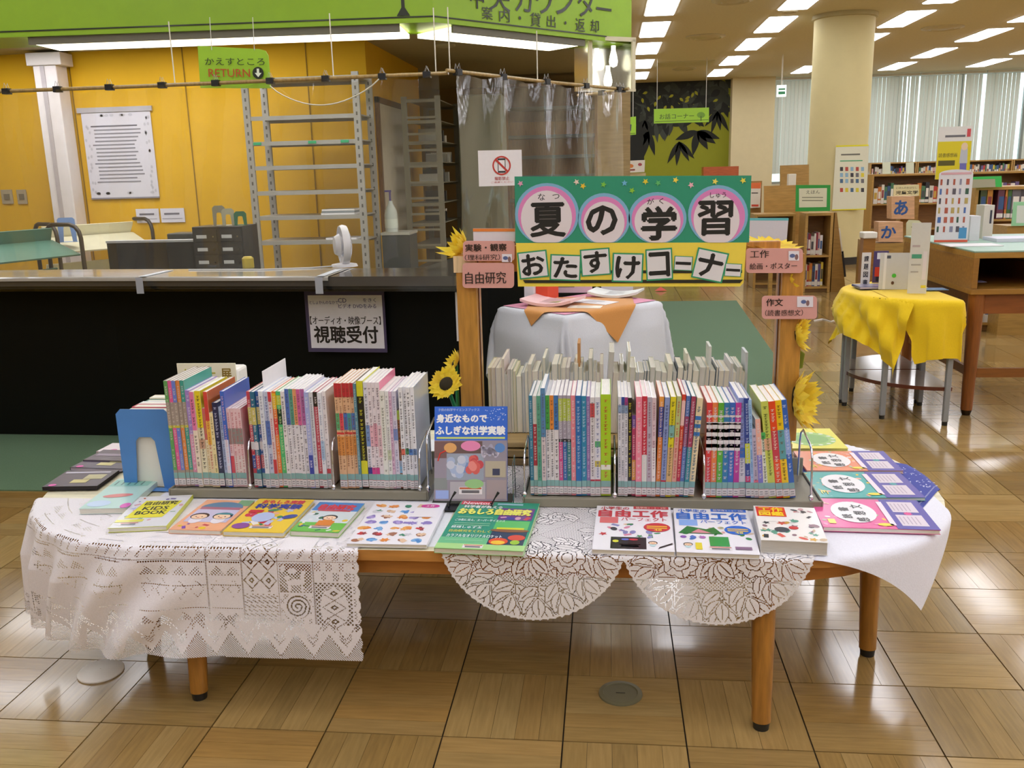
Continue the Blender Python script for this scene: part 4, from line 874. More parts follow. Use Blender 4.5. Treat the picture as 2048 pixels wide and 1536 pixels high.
# ------------------------------------------------------------------ books
CLOTH = TZ+.0045
def upright(lab, x, y, z, w, h, d, base, bands, tcol='e8e8ee', lean=0., rz=0., group=None, sticker=True, side=None, side2=None, print_=True, pages='ece9e4', seed=0):
    t = thing('book', lab, 'book', (x, y, z), group=group, rot=(0, lean, rz)); c = .0011 if w < .02 else .0018
    rs = random.Random(seed); m = MB()
    m.b2((-w/2, 0, 0), (w/2, c, h), base); m.b2((-w/2, c, 0), (-w/2+c, d, h), side or base); m.b2((w/2-c, c, 0), (w/2, d, h), side2 or base); m.build('cover', M_COVER, t)
    m = MB(); m.b2((-w/2+c, c, .0015), (w/2-c, d-.002, h-.0018), pages); m.build('pages', M_PAGES, t)
    if not print_: return t
    m = MB(wallT((0, -.0004, 0))); iw = w/2*.97
    for a, b, cc in bands: m.rect(-iw, h*a, iw, h*b, 0, cc)
    if tcol:
        yy = h*.95; 
        while yy > h*.19:
            s_ = min(w*.55, .009)*rs.uniform(.8, 1.1)
            if rs.random() < .82:
                k = s_*.5
                m.rect(-k, yy-s_*.25, k, yy-s_*.08, .0002, tcol); m.rect(-k*.2, yy-s_*.8, k*.15, yy-s_*.1, .0002, tcol); m.rect(-k*.9, yy-s_*.75, k*.9*rs.uniform(.2, 1), yy-s_*.6, .0002, tcol)
            yy -= s_*rs.choice((1.05, 1.1, 1.4))
    m.build('spine_print', M_PRINT, t)
    if sticker:
        m = MB(wallT((0, -.0009, 0))); m.rect(-iw, .0255, iw, .043, 0, '86b2b2'); m.rect(-iw, .024, iw, .0255, 0, 'b8707a'); m.rect(-iw, .004, iw, .024, 0, 'e2dde2'); m.rect(-iw, .004, iw, .0052, .0001, 'b06068')
        m.rect(-iw*.6, .016, iw*.6, .019, .0002, '9c98a0'); m.rect(-iw*.6, .010, iw*.6, .0125, .0002, '9c98a0'); m.build('call_label', M_PRINT, t)
    return t
BYF = 2.40; BZ = TZ+.028
def lay(specs, px0, px1, yb, where, start=0, d=.2, group='books'):
    a, b = G(px0, yb, BZ).x, G(px1, yb, BZ).x; tot = sum(s_[0] for s_ in specs); k = (b-a)/tot; x = a
    for i, sp_ in enumerate(specs):
        w, top, desc, base, bands, tcol = sp_[:6]; lean = sp_[6] if len(sp_) > 6 else 0.; ww = w*k*.97; xm = x+w*k/2
        h = D(px0+(px1-px0)*(x-a)/(b-a), top, BYF).z-BZ; yj = random.uniform(-.003, .004)
        upright('%s book, %s along from %s' % (desc, ordn(start+i+1), where), xm, BYF+yj, BZ+.001, ww, h, d*random.uniform(.93, 1.02)*(1 if h > .22 else .8), base, bands, tcol, lean, group=group, seed=start*31+i, side2=sp_[7] if len(sp_) > 7 else None, side=sp_[8] if len(sp_) > 8 else None)
        x += w*k
    return start+len(specs)
def ser(n, w, top, descs, base, f, tcol='5a5660', lean=0.): return [(w, top, descs[i], base if isinstance(base, str) else base[i], f(i), tcol, lean) for i in range(n)]
cA5 = ['5fa05a', 'e0609a', '6a7fd0', 'e08a4a', '3f9f92']
LA = ser(5, 8.6, 762, ['grey-banded green', 'grey-banded pink', 'grey-banded blue', 'grey-banded orange', 'grey-banded teal'], 'a4968c', lambda i: [(.8, 1, cA5[i]), (.16, .56, cA5[i]), (.56, .585, 'c8c23a')], 'd8d0c8')
LA = [tuple(s_) for s_ in LA]; LA[-1] = LA[-1][:6]+(0., '3f9f92')
LA += [(11, 782, 'lavender', 'a58ad0', [(.12, .55, 'd894b4')], 'e8e0f0'), (10, 784, 'pink and cream', 'eadccb', [(.6, 1, 'e07aa8')], '3a3034'),
       (13, 783, 'yellow and cream', 'e6e0c4', [(.62, 1, 'e8d428'), (.4, .5, 'c8a088')], '2c2620', 0., 'd8c830'), (8, 818, 'short cream', 'e9dcc0', [(.6, 1, 'd06a70')], 'c8a23a'),
       (9, 784, 'red-topped', 'e4d2ac', [(.7, 1, 'd4483c'), (.45, .7, 'e8b84a')], 'c8404a', 0., 'd8743c'), (8, 826, 'short pale yellow', 'ecdca8', [], '7a7048'),
       (12, 806, 'navy', '23284f', [], 'c8cce8'), (8, 815, 'pale blue', 'b8c8e8', [], '4a5a90'), (9, 783, 'bright blue', '3f68c8', [(.12, .5, 'd8dcee')], 'e4b8c8', 0., '5a78d0'),
       ] + ser(4, 8, 818, ['short white and rose']*4, 'e6c6cc', lambda i: [(.12, .4, ['d84a5a', 'e4d4d4', 'e4d4d4', 'e4d4d4'][i]), (.55, .75, '8f8a88')], 'c4606c')
fix = ['first short white and rose', 'second short white and rose', 'third short white and rose', 'fourth short white and rose']
LA = LA[:-4]+[(s_[0], s_[1], fix[i])+tuple(s_[3:]) for i, s_ in enumerate(LA[-4:])]
B5 = ['4f6fb8', '5aa08a', 'e0a070', 'd0609a', 'b86aa8']
LB = [(8, 784, 'red and yellow striped', 'c8485a', [(.66, .84, 'c8bc6a'), (.4, .48, 'dcd8e0'), (.2, .34, '3a58a8')], 'e8e0e0'), (9, 784, 'teal and yellow striped', '2a6a8a', [(.66, .84, 'c8bc6a'), (.4, .48, 'dcd8e0'), (.2, .34, 'c04050')], 'e8e0e0'),
      (8, 784, 'dark blue and yellow striped', '2f5aa0', [(.66, .84, 'c8bc6a'), (.4, .48, 'dcd8e0'), (.2, .34, 'c04050')], 'e8e0e0'), (9, 783, 'plain white', 'dfe3ee', [], '8890a8'), (10, 784, 'white and blue', 'c8d0e8', [(.45, .7, '5a78c0')], '4a5a9a'),
      (7, 784, 'white and red', 'e0d0d4', [(.9, 1, 'd04048'), (.12, .3, 'c83a40')], 'b84a50'), (8, 784, 'orange and yellow', 'e8803a', [(.82, .98, 'e8c02a'), (.55, .72, 'd83a3a')], 'f0e0c8'),
      (10, 784, 'green and black', '4fbe7a', [(.86, .96, 'c8c83a'), (.66, .82, '123a28')], 'c8e8a8'), (8, 784, 'white with black title', 'e2dfe2', [], '24222a')]
LB += ser(5, 8, 779, ['blue-topped white', 'green-topped white', 'peach-topped white', 'magenta-topped white', 'mauve-topped white'], 'e4e2ea', lambda i: [(.64, 1, B5[i])], '4a4852')
LB += [(9, 785, 'periwinkle', 'a8b2e4', [(.12, .35, '3a48a8')], 'e8e8f6'), (8, 785, 'greyish white', 'd6d8de', [], '70748a'), (9, 785, 'crimson with black top', 'c4485c', [(.85, 1, '23201c')], 'e8dce0'), (8, 786, 'white and sky', 'e2e4ee', [(.3, .5, 'a8c4e0')], '7a86b0'), (8, 784, 'white with rose foot', 'e8e2e6', [(.12, .2, 'c84a58')], '8a8690')]
C5 = ['5ab07a', 'd8485a', '4a70b8', '3f9098', '5078b8']
LC = ser(5, 8, 767, ['red-topped beige with green', 'red-topped beige with red', 'red-topped beige with blue', 'red-topped beige with teal', 'red-topped beige with slate'], 'e0b690', lambda i: [(.87, 1, 'c03038'), (.56, .72, C5[i]), (.52, .54, 'd03a3a'), (.32, .5, 'd8904a')], '7a4030')
LC += [(6, 768, 'narrow steel blue', '5a8a9a', [], 'c8d8dc', 0.), (14, 763, 'thick black and yellow', '1c1c18', [(.86, 1, 'd8d430'), (.12, .26, 'd8d430')], 'd8d430', 0., 'd8d430'), (9, 766, 'white with navy foot', 'e0e0ea', [(.12, .2, '3a3a90'), (.4, .6, '7a9ad0')], '4a4858'),
       (8, 766, 'white with magenta foot', 'e6dce2', [(.12, .2, 'd0408a'), (.4, .6, 'e0b0bc')], '6a5a64'), (8, 766, 'white and rose', 'e6dce2', [(.12, .2, 'd0408a'), (.4, .62, 'dca0b0')], '6a5a64'), (9, 766, 'pale pink-sided', 'e6dce2', [(.3, .6, 'e0c0c8')], '6a5a64', 0., 'e06a90'),
       (10, 782, 'cream white', 'e6e6e0', [], '7a8070'), (8, 783, 'white', 'e4e4e4', [(.3, .4, 'c8d0b0')], '8a8a88'), (6, 784, 'thin mauve', 'd8b8d0', [], '8a4a80'), (9, 784, 'white and violet', 'd8d4e6', [(.5, .62, '7a90c8')], '8a80a8'), (6, 822, 'short brown and green', '6a4a38', [(.88, 1, '9aba4a'), (.2, .36, '7ab0d8')], 'c87a5a')]
LC += ser(4, 8, 775, ['white kitchen science', 'second white kitchen science', 'third white kitchen science', 'fourth white kitchen science'], 'e8e8ee', lambda i: [(.34, .4, ['d86a5a', '4a8a5a', '4a78c0', '6a88b8'][i])], '1e1e24')
LC[-1] = LC[-1][:6]+(0., 'b4bed0')
g1 = 'books standing in the grey tray beside the blue bookend'; n_ = lay(LA, 357, 502, 969, 'the blue bookend', 0, group=g1)
n_ = lay(LB, 513, 668, 972, 'the blue bookend', n_, group=g1); lay(LC, 681, 838, 978, 'the blue bookend', n_, group=g1)
RD_ = [(7, 792, 'teal blue', '2f7a9a', [], 'b8d0e0'), (8, 793, 'white and red', 'e0dcd8', [(.3, .72, 'b83a4a')], 'f0e8e8'), (8, 792, 'sea green', '5aa08a', [], '3a6a60'), (9, 777, 'taller slate blue', '5a8ab8', [(.12, .55, 'd8c8cc')], '6a6880', 0., None, 'c8d8e0'),
       (8, 792, 'green-topped white', 'e2dce0', [(.66, 1, '4aa84a')], '34323a'), (8, 792, 'orange-topped white', 'e2dce0', [(.66, 1, 'e08a3a')], '34323a'), (9, 792, 'blue-topped white', 'e2dce0', [(.66, 1, '3f78b8')], '34323a')]
D3 = ['c84a8a', '3a6ab0', '2a7a80']; RD_ += ser(3, 8, 792, ['lime-topped pink', 'lime-topped blue', 'lime-topped teal'], 'a8a0b0', lambda i: [(.75, .97, 'b4c452'), (.54, .57, '1a1a22'), (.12, .54, D3[i])], 'dcdce4')
RD_ += [(9, 792, 'salmon pink', 'e88a98', [], 'f0dce0'), (11, 792, 'royal blue', '1f6ab0', [], 'b8d8f0'), (10, 793, 'cyan blue', '2a88b0', [], 'c0e0ee'), (7, 794, 'lavender', '9a7ab8', [], 'dcd0e8'), (9, 795, 'white with red caption', 'dcd8dc', [(.8, .94, 'c84a50'), (.13, .17, 'b82a40')], '5a5058'),
       (11, 795, 'white many-coloured', 'dcdce4', [(.5, .56, '5aae6a'), (.13, .17, 'b82a40'), (.3, .36, 'c8b84a')], '6a78b0'), (20, 790, 'thick lime green', 'a8cf2a', [(.26, .31, 'e6e8dc')], 'c8503a', 0., '8ab82a')]
RE_ = ser(3, 7, 795, ['white and steel', 'second white and steel', 'third white and steel'], 'd8d8e0', lambda i: [(.84, .92, '8aa0c0'), (.92, 1, ['d8d8e0', '2f4a9a', 'a03a80'][i])], '3c4a5c')
RE_ += [(9, 797, 'black with yellow title', '1a1820', [], 'd8d23a'), (8, 832, 'short purple and red', 'b8406a', [(.85, 1, '6a4a9a'), (.2, .45, 'd8a04a')], 'e8d0d8'), (13, 794, 'rose pink', 'f08aa0', [], 'f8d8e0'), (11, 793, 'crimson', 'c83048', [(.12, .42, 'd8dcd8')], 'f0dce0'),
        (10, 795, 'grey lilac', 'b8b0c0', [], '8a4a60'), (9, 796, 'dusty pink and white', 'd8c0c8', [(.12, .5, 'e6e2e4')], '9a6070'), (10, 794, 'orange and navy', 'e0803a', [(.6, .9, '3a4a9a'), (.9, 1, 'e8a04a')], 'f0d8c8', .03), (11, 795, 'pale indigo', '8a9ac8', [(.13, .17, 'b82a40')], '2a3a80', .035),
        (12, 794, 'yellow', 'dcd028', [(.12, .5, 'd8b078'), (.6, .72, '7ab0a8')], '5a5a28', .04), (10, 793, 'olive beige', 'b8c080', [(.12, .6, 'd8a090')], 'c83a40', .045), (8, 790, 'red and orange', 'd04030', [(.7, .94, 'ecc0c0'), (.12, .45, 'c02848')], 'f0d8c0', .05),
        (9, 793, 'blue and plum', '5a78b8', [(.5, .8, '9a4068')], 'c8d0e8', .055), (10, 793, 'teal with plum top', '2f8a98', [(.5, 1, 'a03a58')], 'd8c8d8', .06), (13, 797, 'cream with blue dots', 'ecd8b0', [(.62, .66, '3a78c0'), (.7, .74, '3a78c0'), (.78, .82, '3a78c0')], '3a6a8a', .07)]
F6 = ['d8383c', 'e8824a', '5aae3a', '2f7ab0', '3a6ac0', 'b83a98']
RF_ = ser(6, 10, 806, ['white-banded red', 'white-banded orange', 'white-banded green', 'white-banded teal blue', 'white-banded blue', 'white-banded purple'], F6, lambda i: [(.5, .8, 'dfdde0'), (.53, .57, '2a2a2e'), (.61, .65, '2a2a2e'), (.69, .73, '2a2a2e'), (.77, .79, '3a3a3e'), (.85, .87, 'd8d4d8')], 'e8dce4')
RF_ += [(13, 797, 'white and pale blue', 'dcdce8', [(.5, 1, '8a9cdc'), (.4, .5, '3a70c8')], '7a80a0', -.03, None, '6a8cdc'), (9, 797, 'navy', '26408f', [(.35, .55, 'c8d03a'), (.16, .22, 'c03a70')], 'b8c8ec', -.05), (6, 800, 'thin sky blue', '9ac0e8', [], '5a78b0', -.06),
        (8, 858, 'short lilac', 'b8b0c8', [(.16, .26, 'd8708a')], '5a5870', -.07), (9, 838, 'short peach', 'e8b0a0', [(.12, .55, '7a78c8')], 'e8e0e0', -.08, None, 'd8c0b8'), (9, 865, 'shortest green and white', 'dfe8dc', [(.9, 1, '4ab05a')], '2a3a34', -.09, None, 'c8c4c0'),
        (13, 802, 'lime', 'c4ce5c', [(.5, .62, 'd8a888')], '5a6a28', -.12, None, 'c8d04a'), (12, 802, 'orange red', 'e0481c', [(.4, .7, 'c03a4a')], 'f0e0d0', -.12), (12, 800, 'golden yellow', 'ecc81a', [(.4, .7, '5aa0a8')], '6a5a18', -.125), (10, 799, 'cobalt blue', '2a62b8', [(.45, .7, '8aa8e0')], 'd0dcf0', -.13)]
BYF = 2.362; g2 = 'books standing in the long grey tray under the banner'; n_ = lay(RD_, 1061, 1222, 992, 'the propped blue book', 0, group=g2)
n_ = lay(RE_, 1236, 1388, 995, 'the propped blue book', n_, group=g2); lay(RF_, 1410, 1592, 997, 'the propped blue book', n_, group=g2)
def tray(lab, x0, x1, nx, ty):
    t = thing('book_tray', lab, 'tray', ((x0+x1)/2, ty, CLOTH)); w = (x1-x0)/2; m = MB(); c = '8d8878'
    m.b2((-w, 0, 0), (w, .235, .02), c); m.b2((-w, -.006, 0), (w, .0, .026), c); m.b2((-w, .235, 0), (w, .241, .07), c); m.b2((-w-.005, -.006, 0), (-w, .241, .026), c); m.b2((w, -.006, 0), (w+.005, .241, .026), c); m.build('body', M_STEEL, t, bevel=.003)
    for px, hh in nx:
        x = G(px, 975, BZ).x-(x0+x1)/2
        for dx in (0,):
            m = MB(); m.tube([(x, .0, .022), (x, .004, .10), (x, .008, hh-.03), (x, .02, hh-.008), (x, .04, hh), (x, .13, hh+.015), (x, .155, hh), (x, .165, hh-.03), (x, .17, .02)], .0028, 'd8d8dc', 8); m.build('wire_divider', M_METAL, t, smooth=60)
            m = MB(); m.lathe([(.001, .014), (.006, .010), (.007, .004), (.005, 0)], 'e0e0e4', 12, (x, -.001, .03)); m.build('wire_knob', M_METAL, t, smooth=60)
tray('grey metal book tray beside the blue bookend, three bays of books', -1.268, -.508, ((507, .17), (674, .17), (846, .15), (862, .19)), 2.378)
tray('long grey metal book tray under the banner, three bays of books', -.228, .565, ((1055, .15), (1229, .15), (1400, .15), (1604, .17)), 2.338)
# white index board between books and cards standing behind
def card(lab, px0, px1, ytop, Y, zb, col, th=.003, fn=None, rz=0., tilt=0., lean=0.):
    a, b = D(px0, ytop, Y), D(px1, ytop, Y); t = thing('index_board', lab, 'board', ((a.x+b.x)/2, Y, zb), rot=(-tilt, lean, rz)); w, h = (b.x-a.x)/2, a.z-zb
    m = MB(); m.b2((-w, 0, 0), (w, th, h), col); m.build('board', M_PAPER, t)
    if fn: m = MB(wallT((0, -.0006, 0))); fn(m, w, h); m.build('lettering', M_PRINT, t)
def f_idx(m, w, h): m.text('ハ', -w*.85, h*.86, -w*.45, h*.95, 0, 'a8a832', .02); m.rect(-w*.4, h*.9, w*.3, h*.915, 0, 'b0a840'); m.text('展', w*.5, h*.84, w*.85, h*.95, 0, '8a7020', .03)
card('cream index board standing tall behind the first books near the bookend', 353, 470, 727, 2.66, CLOTH, 'e8e2c8', .004, f_idx)
t = thing('index_board', 'white index card standing edgewise among the books of the middle bay', 'board', (G(540, 972, BZ).x-.006, 2.445, BZ+.001), rot=(0, 0, 0)); m = MB(); m.b2((0, 0, 0), (.0018, .19, .335), 'e8e6ea'); m.build('board', M_PAPER, t)
m = MB(Matrix.Translation((-.0004, 0, 0)) @ Matrix(((0, 0, 1, 0), (-1, 0, 0, .19), (0, 1, 0, 0), (0, 0, 0, 1)))); m.rect(.03, .30, .1, .31, 0, 'c87a90'); m.build('print', M_PRINT, t)
# row of books along the table end, held by the blue bookend
x0 = -1.368; y = 2.462; k = 0
cs = ['e8e6dc', 'e4e2da', 'c8485a', 'dfe3ea', '4a8a7a', 'e8dfc8', '33346a', 'd8c060', 'e2e0e6', '8a5a8a', 'e6e2d0', '4a6aa8']
for k in range(12):
    w = random.uniform(.03, .042); h = random.uniform(.215, .235)+(.0 if k < 9 else .01)
    upright('book in the cross row, %s behind the blue bookend, pages towards the tray' % ordn(k+1), x0-.072, y+w/2, CLOTH, w*.96, h, .145, cs[k], [(.5, .7, pal('e8e4d8', 'c8b8c0'))], 'd8d8e0', 0, -PI/2, 'books in the cross row behind the blue bookend', pages='efece0'); y += w
t = thing('archive_box', 'small white box with a grey label at the far end of the cross row', 'box', (x0+.02, y+.05, CLOTH)); m = MB(); m.b2((-.075, 0, 0), (.075, .09, .26), 'e8e6e0'); m.build('body', M_PAPER, t, bevel=.01); m = MB(); m.b2((-.045, -.001, .215), (.03, 0, .232), 'a8a8a4'); m.build('label_slip', M_PAPER, t)
bookend('large blue metal bookend holding the cross row at the table end', (x0, 2.452, CLOTH-.0), PI, .165, .245, '5088cc', foot=.03)
# ------------------------------------------------------------------ books lying flat
def flat(lab, FL, FR, BL, th, cover, fn, name='book', pages='dcd8cc', z=CLOTH, spine='left', edge=None, curl=0.):
    zt = z+th; a, b, c = G(*FL, zt), G(*FR, zt), G(*BL, zt); u = (b-a); w = u.length; u.normalize(); v = Vector((-u.y, u.x, 0)); h = (c-a).dot(v)
    t = thing(name, lab, 'book', (a.x, a.y, z), math.atan2(u.y, u.x)); ct = .0007; m = MB(); e = edge or cover
    m.b2((0, 0, 0), (w, h, ct), e); n = 10
    for i in range(n):
        x0, x1 = w*i/n, w*(i+1)/n; f = lambda x: curl*max(0, (x/w-.6)/.4)**2
        m.add([(x0, 0, th-ct+f(x0)), (x1, 0, th-ct+f(x1)), (x1, h, th-ct+f(x1)), (x0, h, th-ct+f(x0)), (x0, 0, th+f(x0)), (x1, 0, th+f(x1)), (x1, h, th+f(x1)), (x0, h, th+f(x0))], [(4, 5, 6, 7), (3, 2, 1, 0), (0, 1, 5, 4), (2, 3, 7, 6)]+([(1, 2, 6, 5)] if i == n-1 else []), e)
    xs = (0, ct) if spine == 'left' else (w-ct, w); m.b2((xs[0], 0, ct), (xs[1], h, th-ct), e); m.build('cover', M_COVER, t)
    m = MB(); m.b2((ct if spine == 'left' else .002, .0015, ct), (w-.002 if spine == 'left' else w-ct, h-.0015, th-ct), pages); m.build('pages', M_PAGESZ, t)
    m = MB(Matrix.Translation((0, 0, th+.0003))); m.rect(.001, .001, w*(.6 if curl else 1)-.001, h-.001, 0, cover)
    m.T = Matrix.Translation((0, 0, th+.0005+curl*.0)); fn(m, w, h)
    if curl: m.v = [(x, y, zz+curl*max(0, (x/w-.6)/.4)**2) for x, y, zz in m.v]
    m.build('cover_print', M_PRINT, t); return t
Z1 = .0003
def dots(m, x0, y0, x1, y1, n, cols, r=(.004, .011), seed=1, z=Z1):
    rs = random.Random(seed)
    for k in range(n):
        x, y = rs.uniform(x0, x1), rs.uniform(y0, y1); c = rs.choice(cols); q = rs.uniform(*r); s_ = rs.random()
        if s_ < .45: m.disc(x, y, q, q*rs.uniform(.4, .9), z+k*2e-6, c, 9, rot=rs.uniform(0, 3))
        elif s_ < .75: m.box((x, y, z+k*2e-6), (q*1.8, q*.9, 1e-5), c, Matrix.Rotation(rs.uniform(0, 3), 3, 'Z'))
        else: m.star(x, y, q, z+k*2e-6, c, 5, .5, rs.random())
def slip(m, x, y, w=.05): m.rect(x-w/2, y, x+w/2, y+.02, .0006, 'e6e2e6'); m.rect(x-w/2+.002, y+.014, x+w/2-.002, y+.0185, .0008, 'c8603a'); m.rect(x-w*.38, y+.003, x+w*.38, y+.011, .0008, '6c6a70')
def T(m, b, w, h, x0, y0, x1, y1, c, bold=.02, z=.0007, rot=0): m.text(b, w*x0, h*y0, w*x1, h*y1, z, c, bold, rot)
def child(m, x, y, s_, hair, shirt, z=.0006, cap=None):
    m.disc(x, y-s_*1.1, s_*.7, s_*.9, z, shirt, 12); m.disc(x, y+s_*.1, s_*1.06, s_*.95, z+.0001, hair, 16); m.disc(x, y-s_*.08, s_*.88, s_*.72, z+.0002, 'f2cfae', 16)
    if cap: m.disc(x, y+s_*.45, s_*1.0, s_*.5, z+.00025, cap, 14, a0=0, a1=PI)
    for d in (-.35, .35): m.disc(x+s_*d, y-s_*.1, s_*.09, s_*.12, z+.0003, '2a2020', 7)
    m.disc(x, y-s_*.42, s_*.2, s_*.09, z+.0003, 'c04a40', 8)
def f1(m, w, h):
    dots(m, w*.05, h*.05, w*.95, h*.95, 30, ['b8c0e0', 'd8a0a8', 'a0b8a0', '6a5a9a', 'c86a40', 'e0dce0'], seed=3)
    m.poly([(w*.12, h*.28, .0004), (w*.78, h*.28, .0004), (w*.9, h*.8, .0004), (w*.22, h*.84, .0004)], 'e8e02a')
    T(m, '自由研究', w, h, .26, .68, .84, .8, '2a2a20', .03); T(m, 'KIDS', w, h, .3, .52, .75, .63, '2a2a20', .04); T(m, 'BOOK', w, h, .24, .38, .78, .49, '2a2a20', .04); m.rect(w*.02, h*.16, w*.5, h*.24, .0004, 'e4e05a'); slip(m, w*.3, h*.06)
def f2(m, w, h):
    m.rect(w*.08, h*.25, w*.92, h*.66, .0003, 'c8c4e0'); m.disc(w*.5, h*.72, w*.42, h*.2, .0004, '5f84a4', 20, a0=0, a1=PI); m.rect(w*.1, h*.66, w*.9, h*.74, .0005, 'b06a80')
    child(m, w*.28, h*.42, w*.17, '3a1e1c', 'e8e4ee'); child(m, w*.72, h*.44, w*.18, '16141c', 'e8e4ee', cap='3a8a94'); m.rect(w*.72, h*.8, w, h, .0003, '7aa87a'); dots(m, w*.1, h*.05, w*.9, h*.2, 6, ['e8c82a', '7a4ab0', 'c84a50'], seed=5)
def f3(m, w, h):
    dots(m, w*.12, h*.2, w*.9, h*.7, 26, ['c8304a', '3a5ab0', 'b8c0e0', 'e8b090', 'e8e4e0', '3a8a5a'], (.008, .018), seed=7)
    T(m, 'おもしろ実験', w, h, .14, .84, .88, .95, 'd83a4a', .05); T(m, '科学実験', w, h, .1, .68, .9, .83, '2f3a9a', .06); m.disc(w*.42, h*.42, .03, .035, .0009, 'b4c4e8', 16); m.disc(w*.86, h*.45, .022, .014, .001, '3a4a9a', 12, rot=.6)
    m.disc(w*.2, h*.16, .024, .02, .001, '8a4a9a', 14); m.rect(w*.08, h*.55, w*.32, h*.63, .001, 'c8303a'); slip(m, w*.55, h*.1, .06)
def f4(m, w, h):
    m.rect(0, h*.7, w, h, .0003, '4a8ad0'); m.rect(0, 0, w, h*.3, .0003, '6abe4a'); m.rect(w*.0, h*.3, w, h*.7, .00025, 'd0dce0'); dots(m, w*.05, h*.05, w*.95, h*.65, 22, ['2a6a4a', 'e8c82a', '3a5a9a', 'e4e4e8'], seed=9)
    T(m, '自由研究', w, h, .12, .74, .88, .92, 'd83a44', .07); m.rect(w*.15, h*.68, w*.85, h*.73, .0008, 'c84a54'); child(m, w*.55, h*.46, w*.15, '1c1a1a', 'e08a2a'); m.rect(w*.38, h*.2, w*.72, h*.36, .001, 'd8822a'); slip(m, w*.52, h*.1, .055)
def f5(m, w, h):
    rs = random.Random(12)
    for i in range(5):
        for j in range(7):
            x, y = w*(.12+.18*i+rs.uniform(-.02, .02)), h*(.08+.135*j); dots(m, x-.008, y-.005, x+.008, y+.005, 4, rs.choice([['e08a3a', 'e8a85a'], ['4a8ad0', '7ab0e0'], ['c83a40', '8a3a40'], ['8a7ac0', 'b0a0d8'], ['3a8a6a', 'd0d0d8'], ['a06a50', 'e0c0a0']]), (.008, .014), seed=i*9+j)
    m.rect(w*.62, h*.62, w*.95, h*.86, .0009, 'f0eef4'); m.disc(w*.8, h*.9, .026, .014, .001, 'd8309a', 18); T(m, '工作', w, h, .74, .87, .86, .93, 'f4e8f0', .02, .0013); m.rect(w*.62, h*.62, w*.9, h*.625, .001, '9a98a8')
def f6(m, w, h):
    m.rect(0, 0, w, h*.1, .0002, 'a8d88a'); m.rect(0, h*.1, w, h*.22, .0002, '6ac08a'); m.rect(w*.02, h*.92, w*.42, h, .0004, 'd84a5a'); T(m, 'Newton', w, h, .05, .925, .4, .985, 'f4e8ec', .03)
    m.rect(w*.48, h*.93, w*.8, h*.965, .0004, '9ac8d8'); m.rect(w*.56, h*.6, w*.97, h*.86, .0003, '6a3a8a'); dots(m, w*.58, h*.62, w*.95, h*.84, 12, ['c83a50', '3a3a9a', '8a3a70', 'd0a0b8'], (.008, .016), seed=14)
    T(m, '科学者が教える', w, h, .08, .84, .56, .9, 'eef4f4', .03, .001); T(m, 'おもしろ自由研究', w, h, .05, .7, .93, .83, 'f0f06a', .07, .0012)
    m.rect(w*.56, h*.38, w*.96, h*.58, .0003, '5abe6a'); m.disc(w*.76, h*.38, .05, .012, .0008, '8a5a3a', 16); m.rect(w*.6, h*.4, w*.92, h*.435, .001, 'd8d82a'); m.rect(w*.56, h*.1, w*.97, h*.36, .0003, '1f3a5a')
    m.disc(w*.68, h*.16, .024, .022, .0008, 'e0502a', 14); m.disc(w*.68, h*.14, .018, .012, .0009, 'f0c83a', 12); m.disc(w*.87, h*.24, .022, .018, .0008, 'd8483a', 14); m.disc(w*.87, h*.15, .012, .014, .0009, '9ac83a', 12)
    T(m, 'ごみ粒に見え、スーパーサイエンス', w, h, .06, .55, .66, .6, 'e4f0f4', .02); T(m, '模様しゅず玉', w, h, .06, .4, .42, .45, 'e4f0f4', .02); T(m, '自由研究をくわしく', w, h, .06, .32, .54, .37, 'e4d83a', .02); T(m, 'カラフルなオリジナルロケット', w, h, .06, .22, .7, .28, 'eef4f4', .02)
    for y in (.63, .5, .46, .16): m.rect(w*.07, h*y, w*.5, h*(y+.012), .0006, '8ac8a0'); 
    slip(m, w*.42, h*.02, .05)
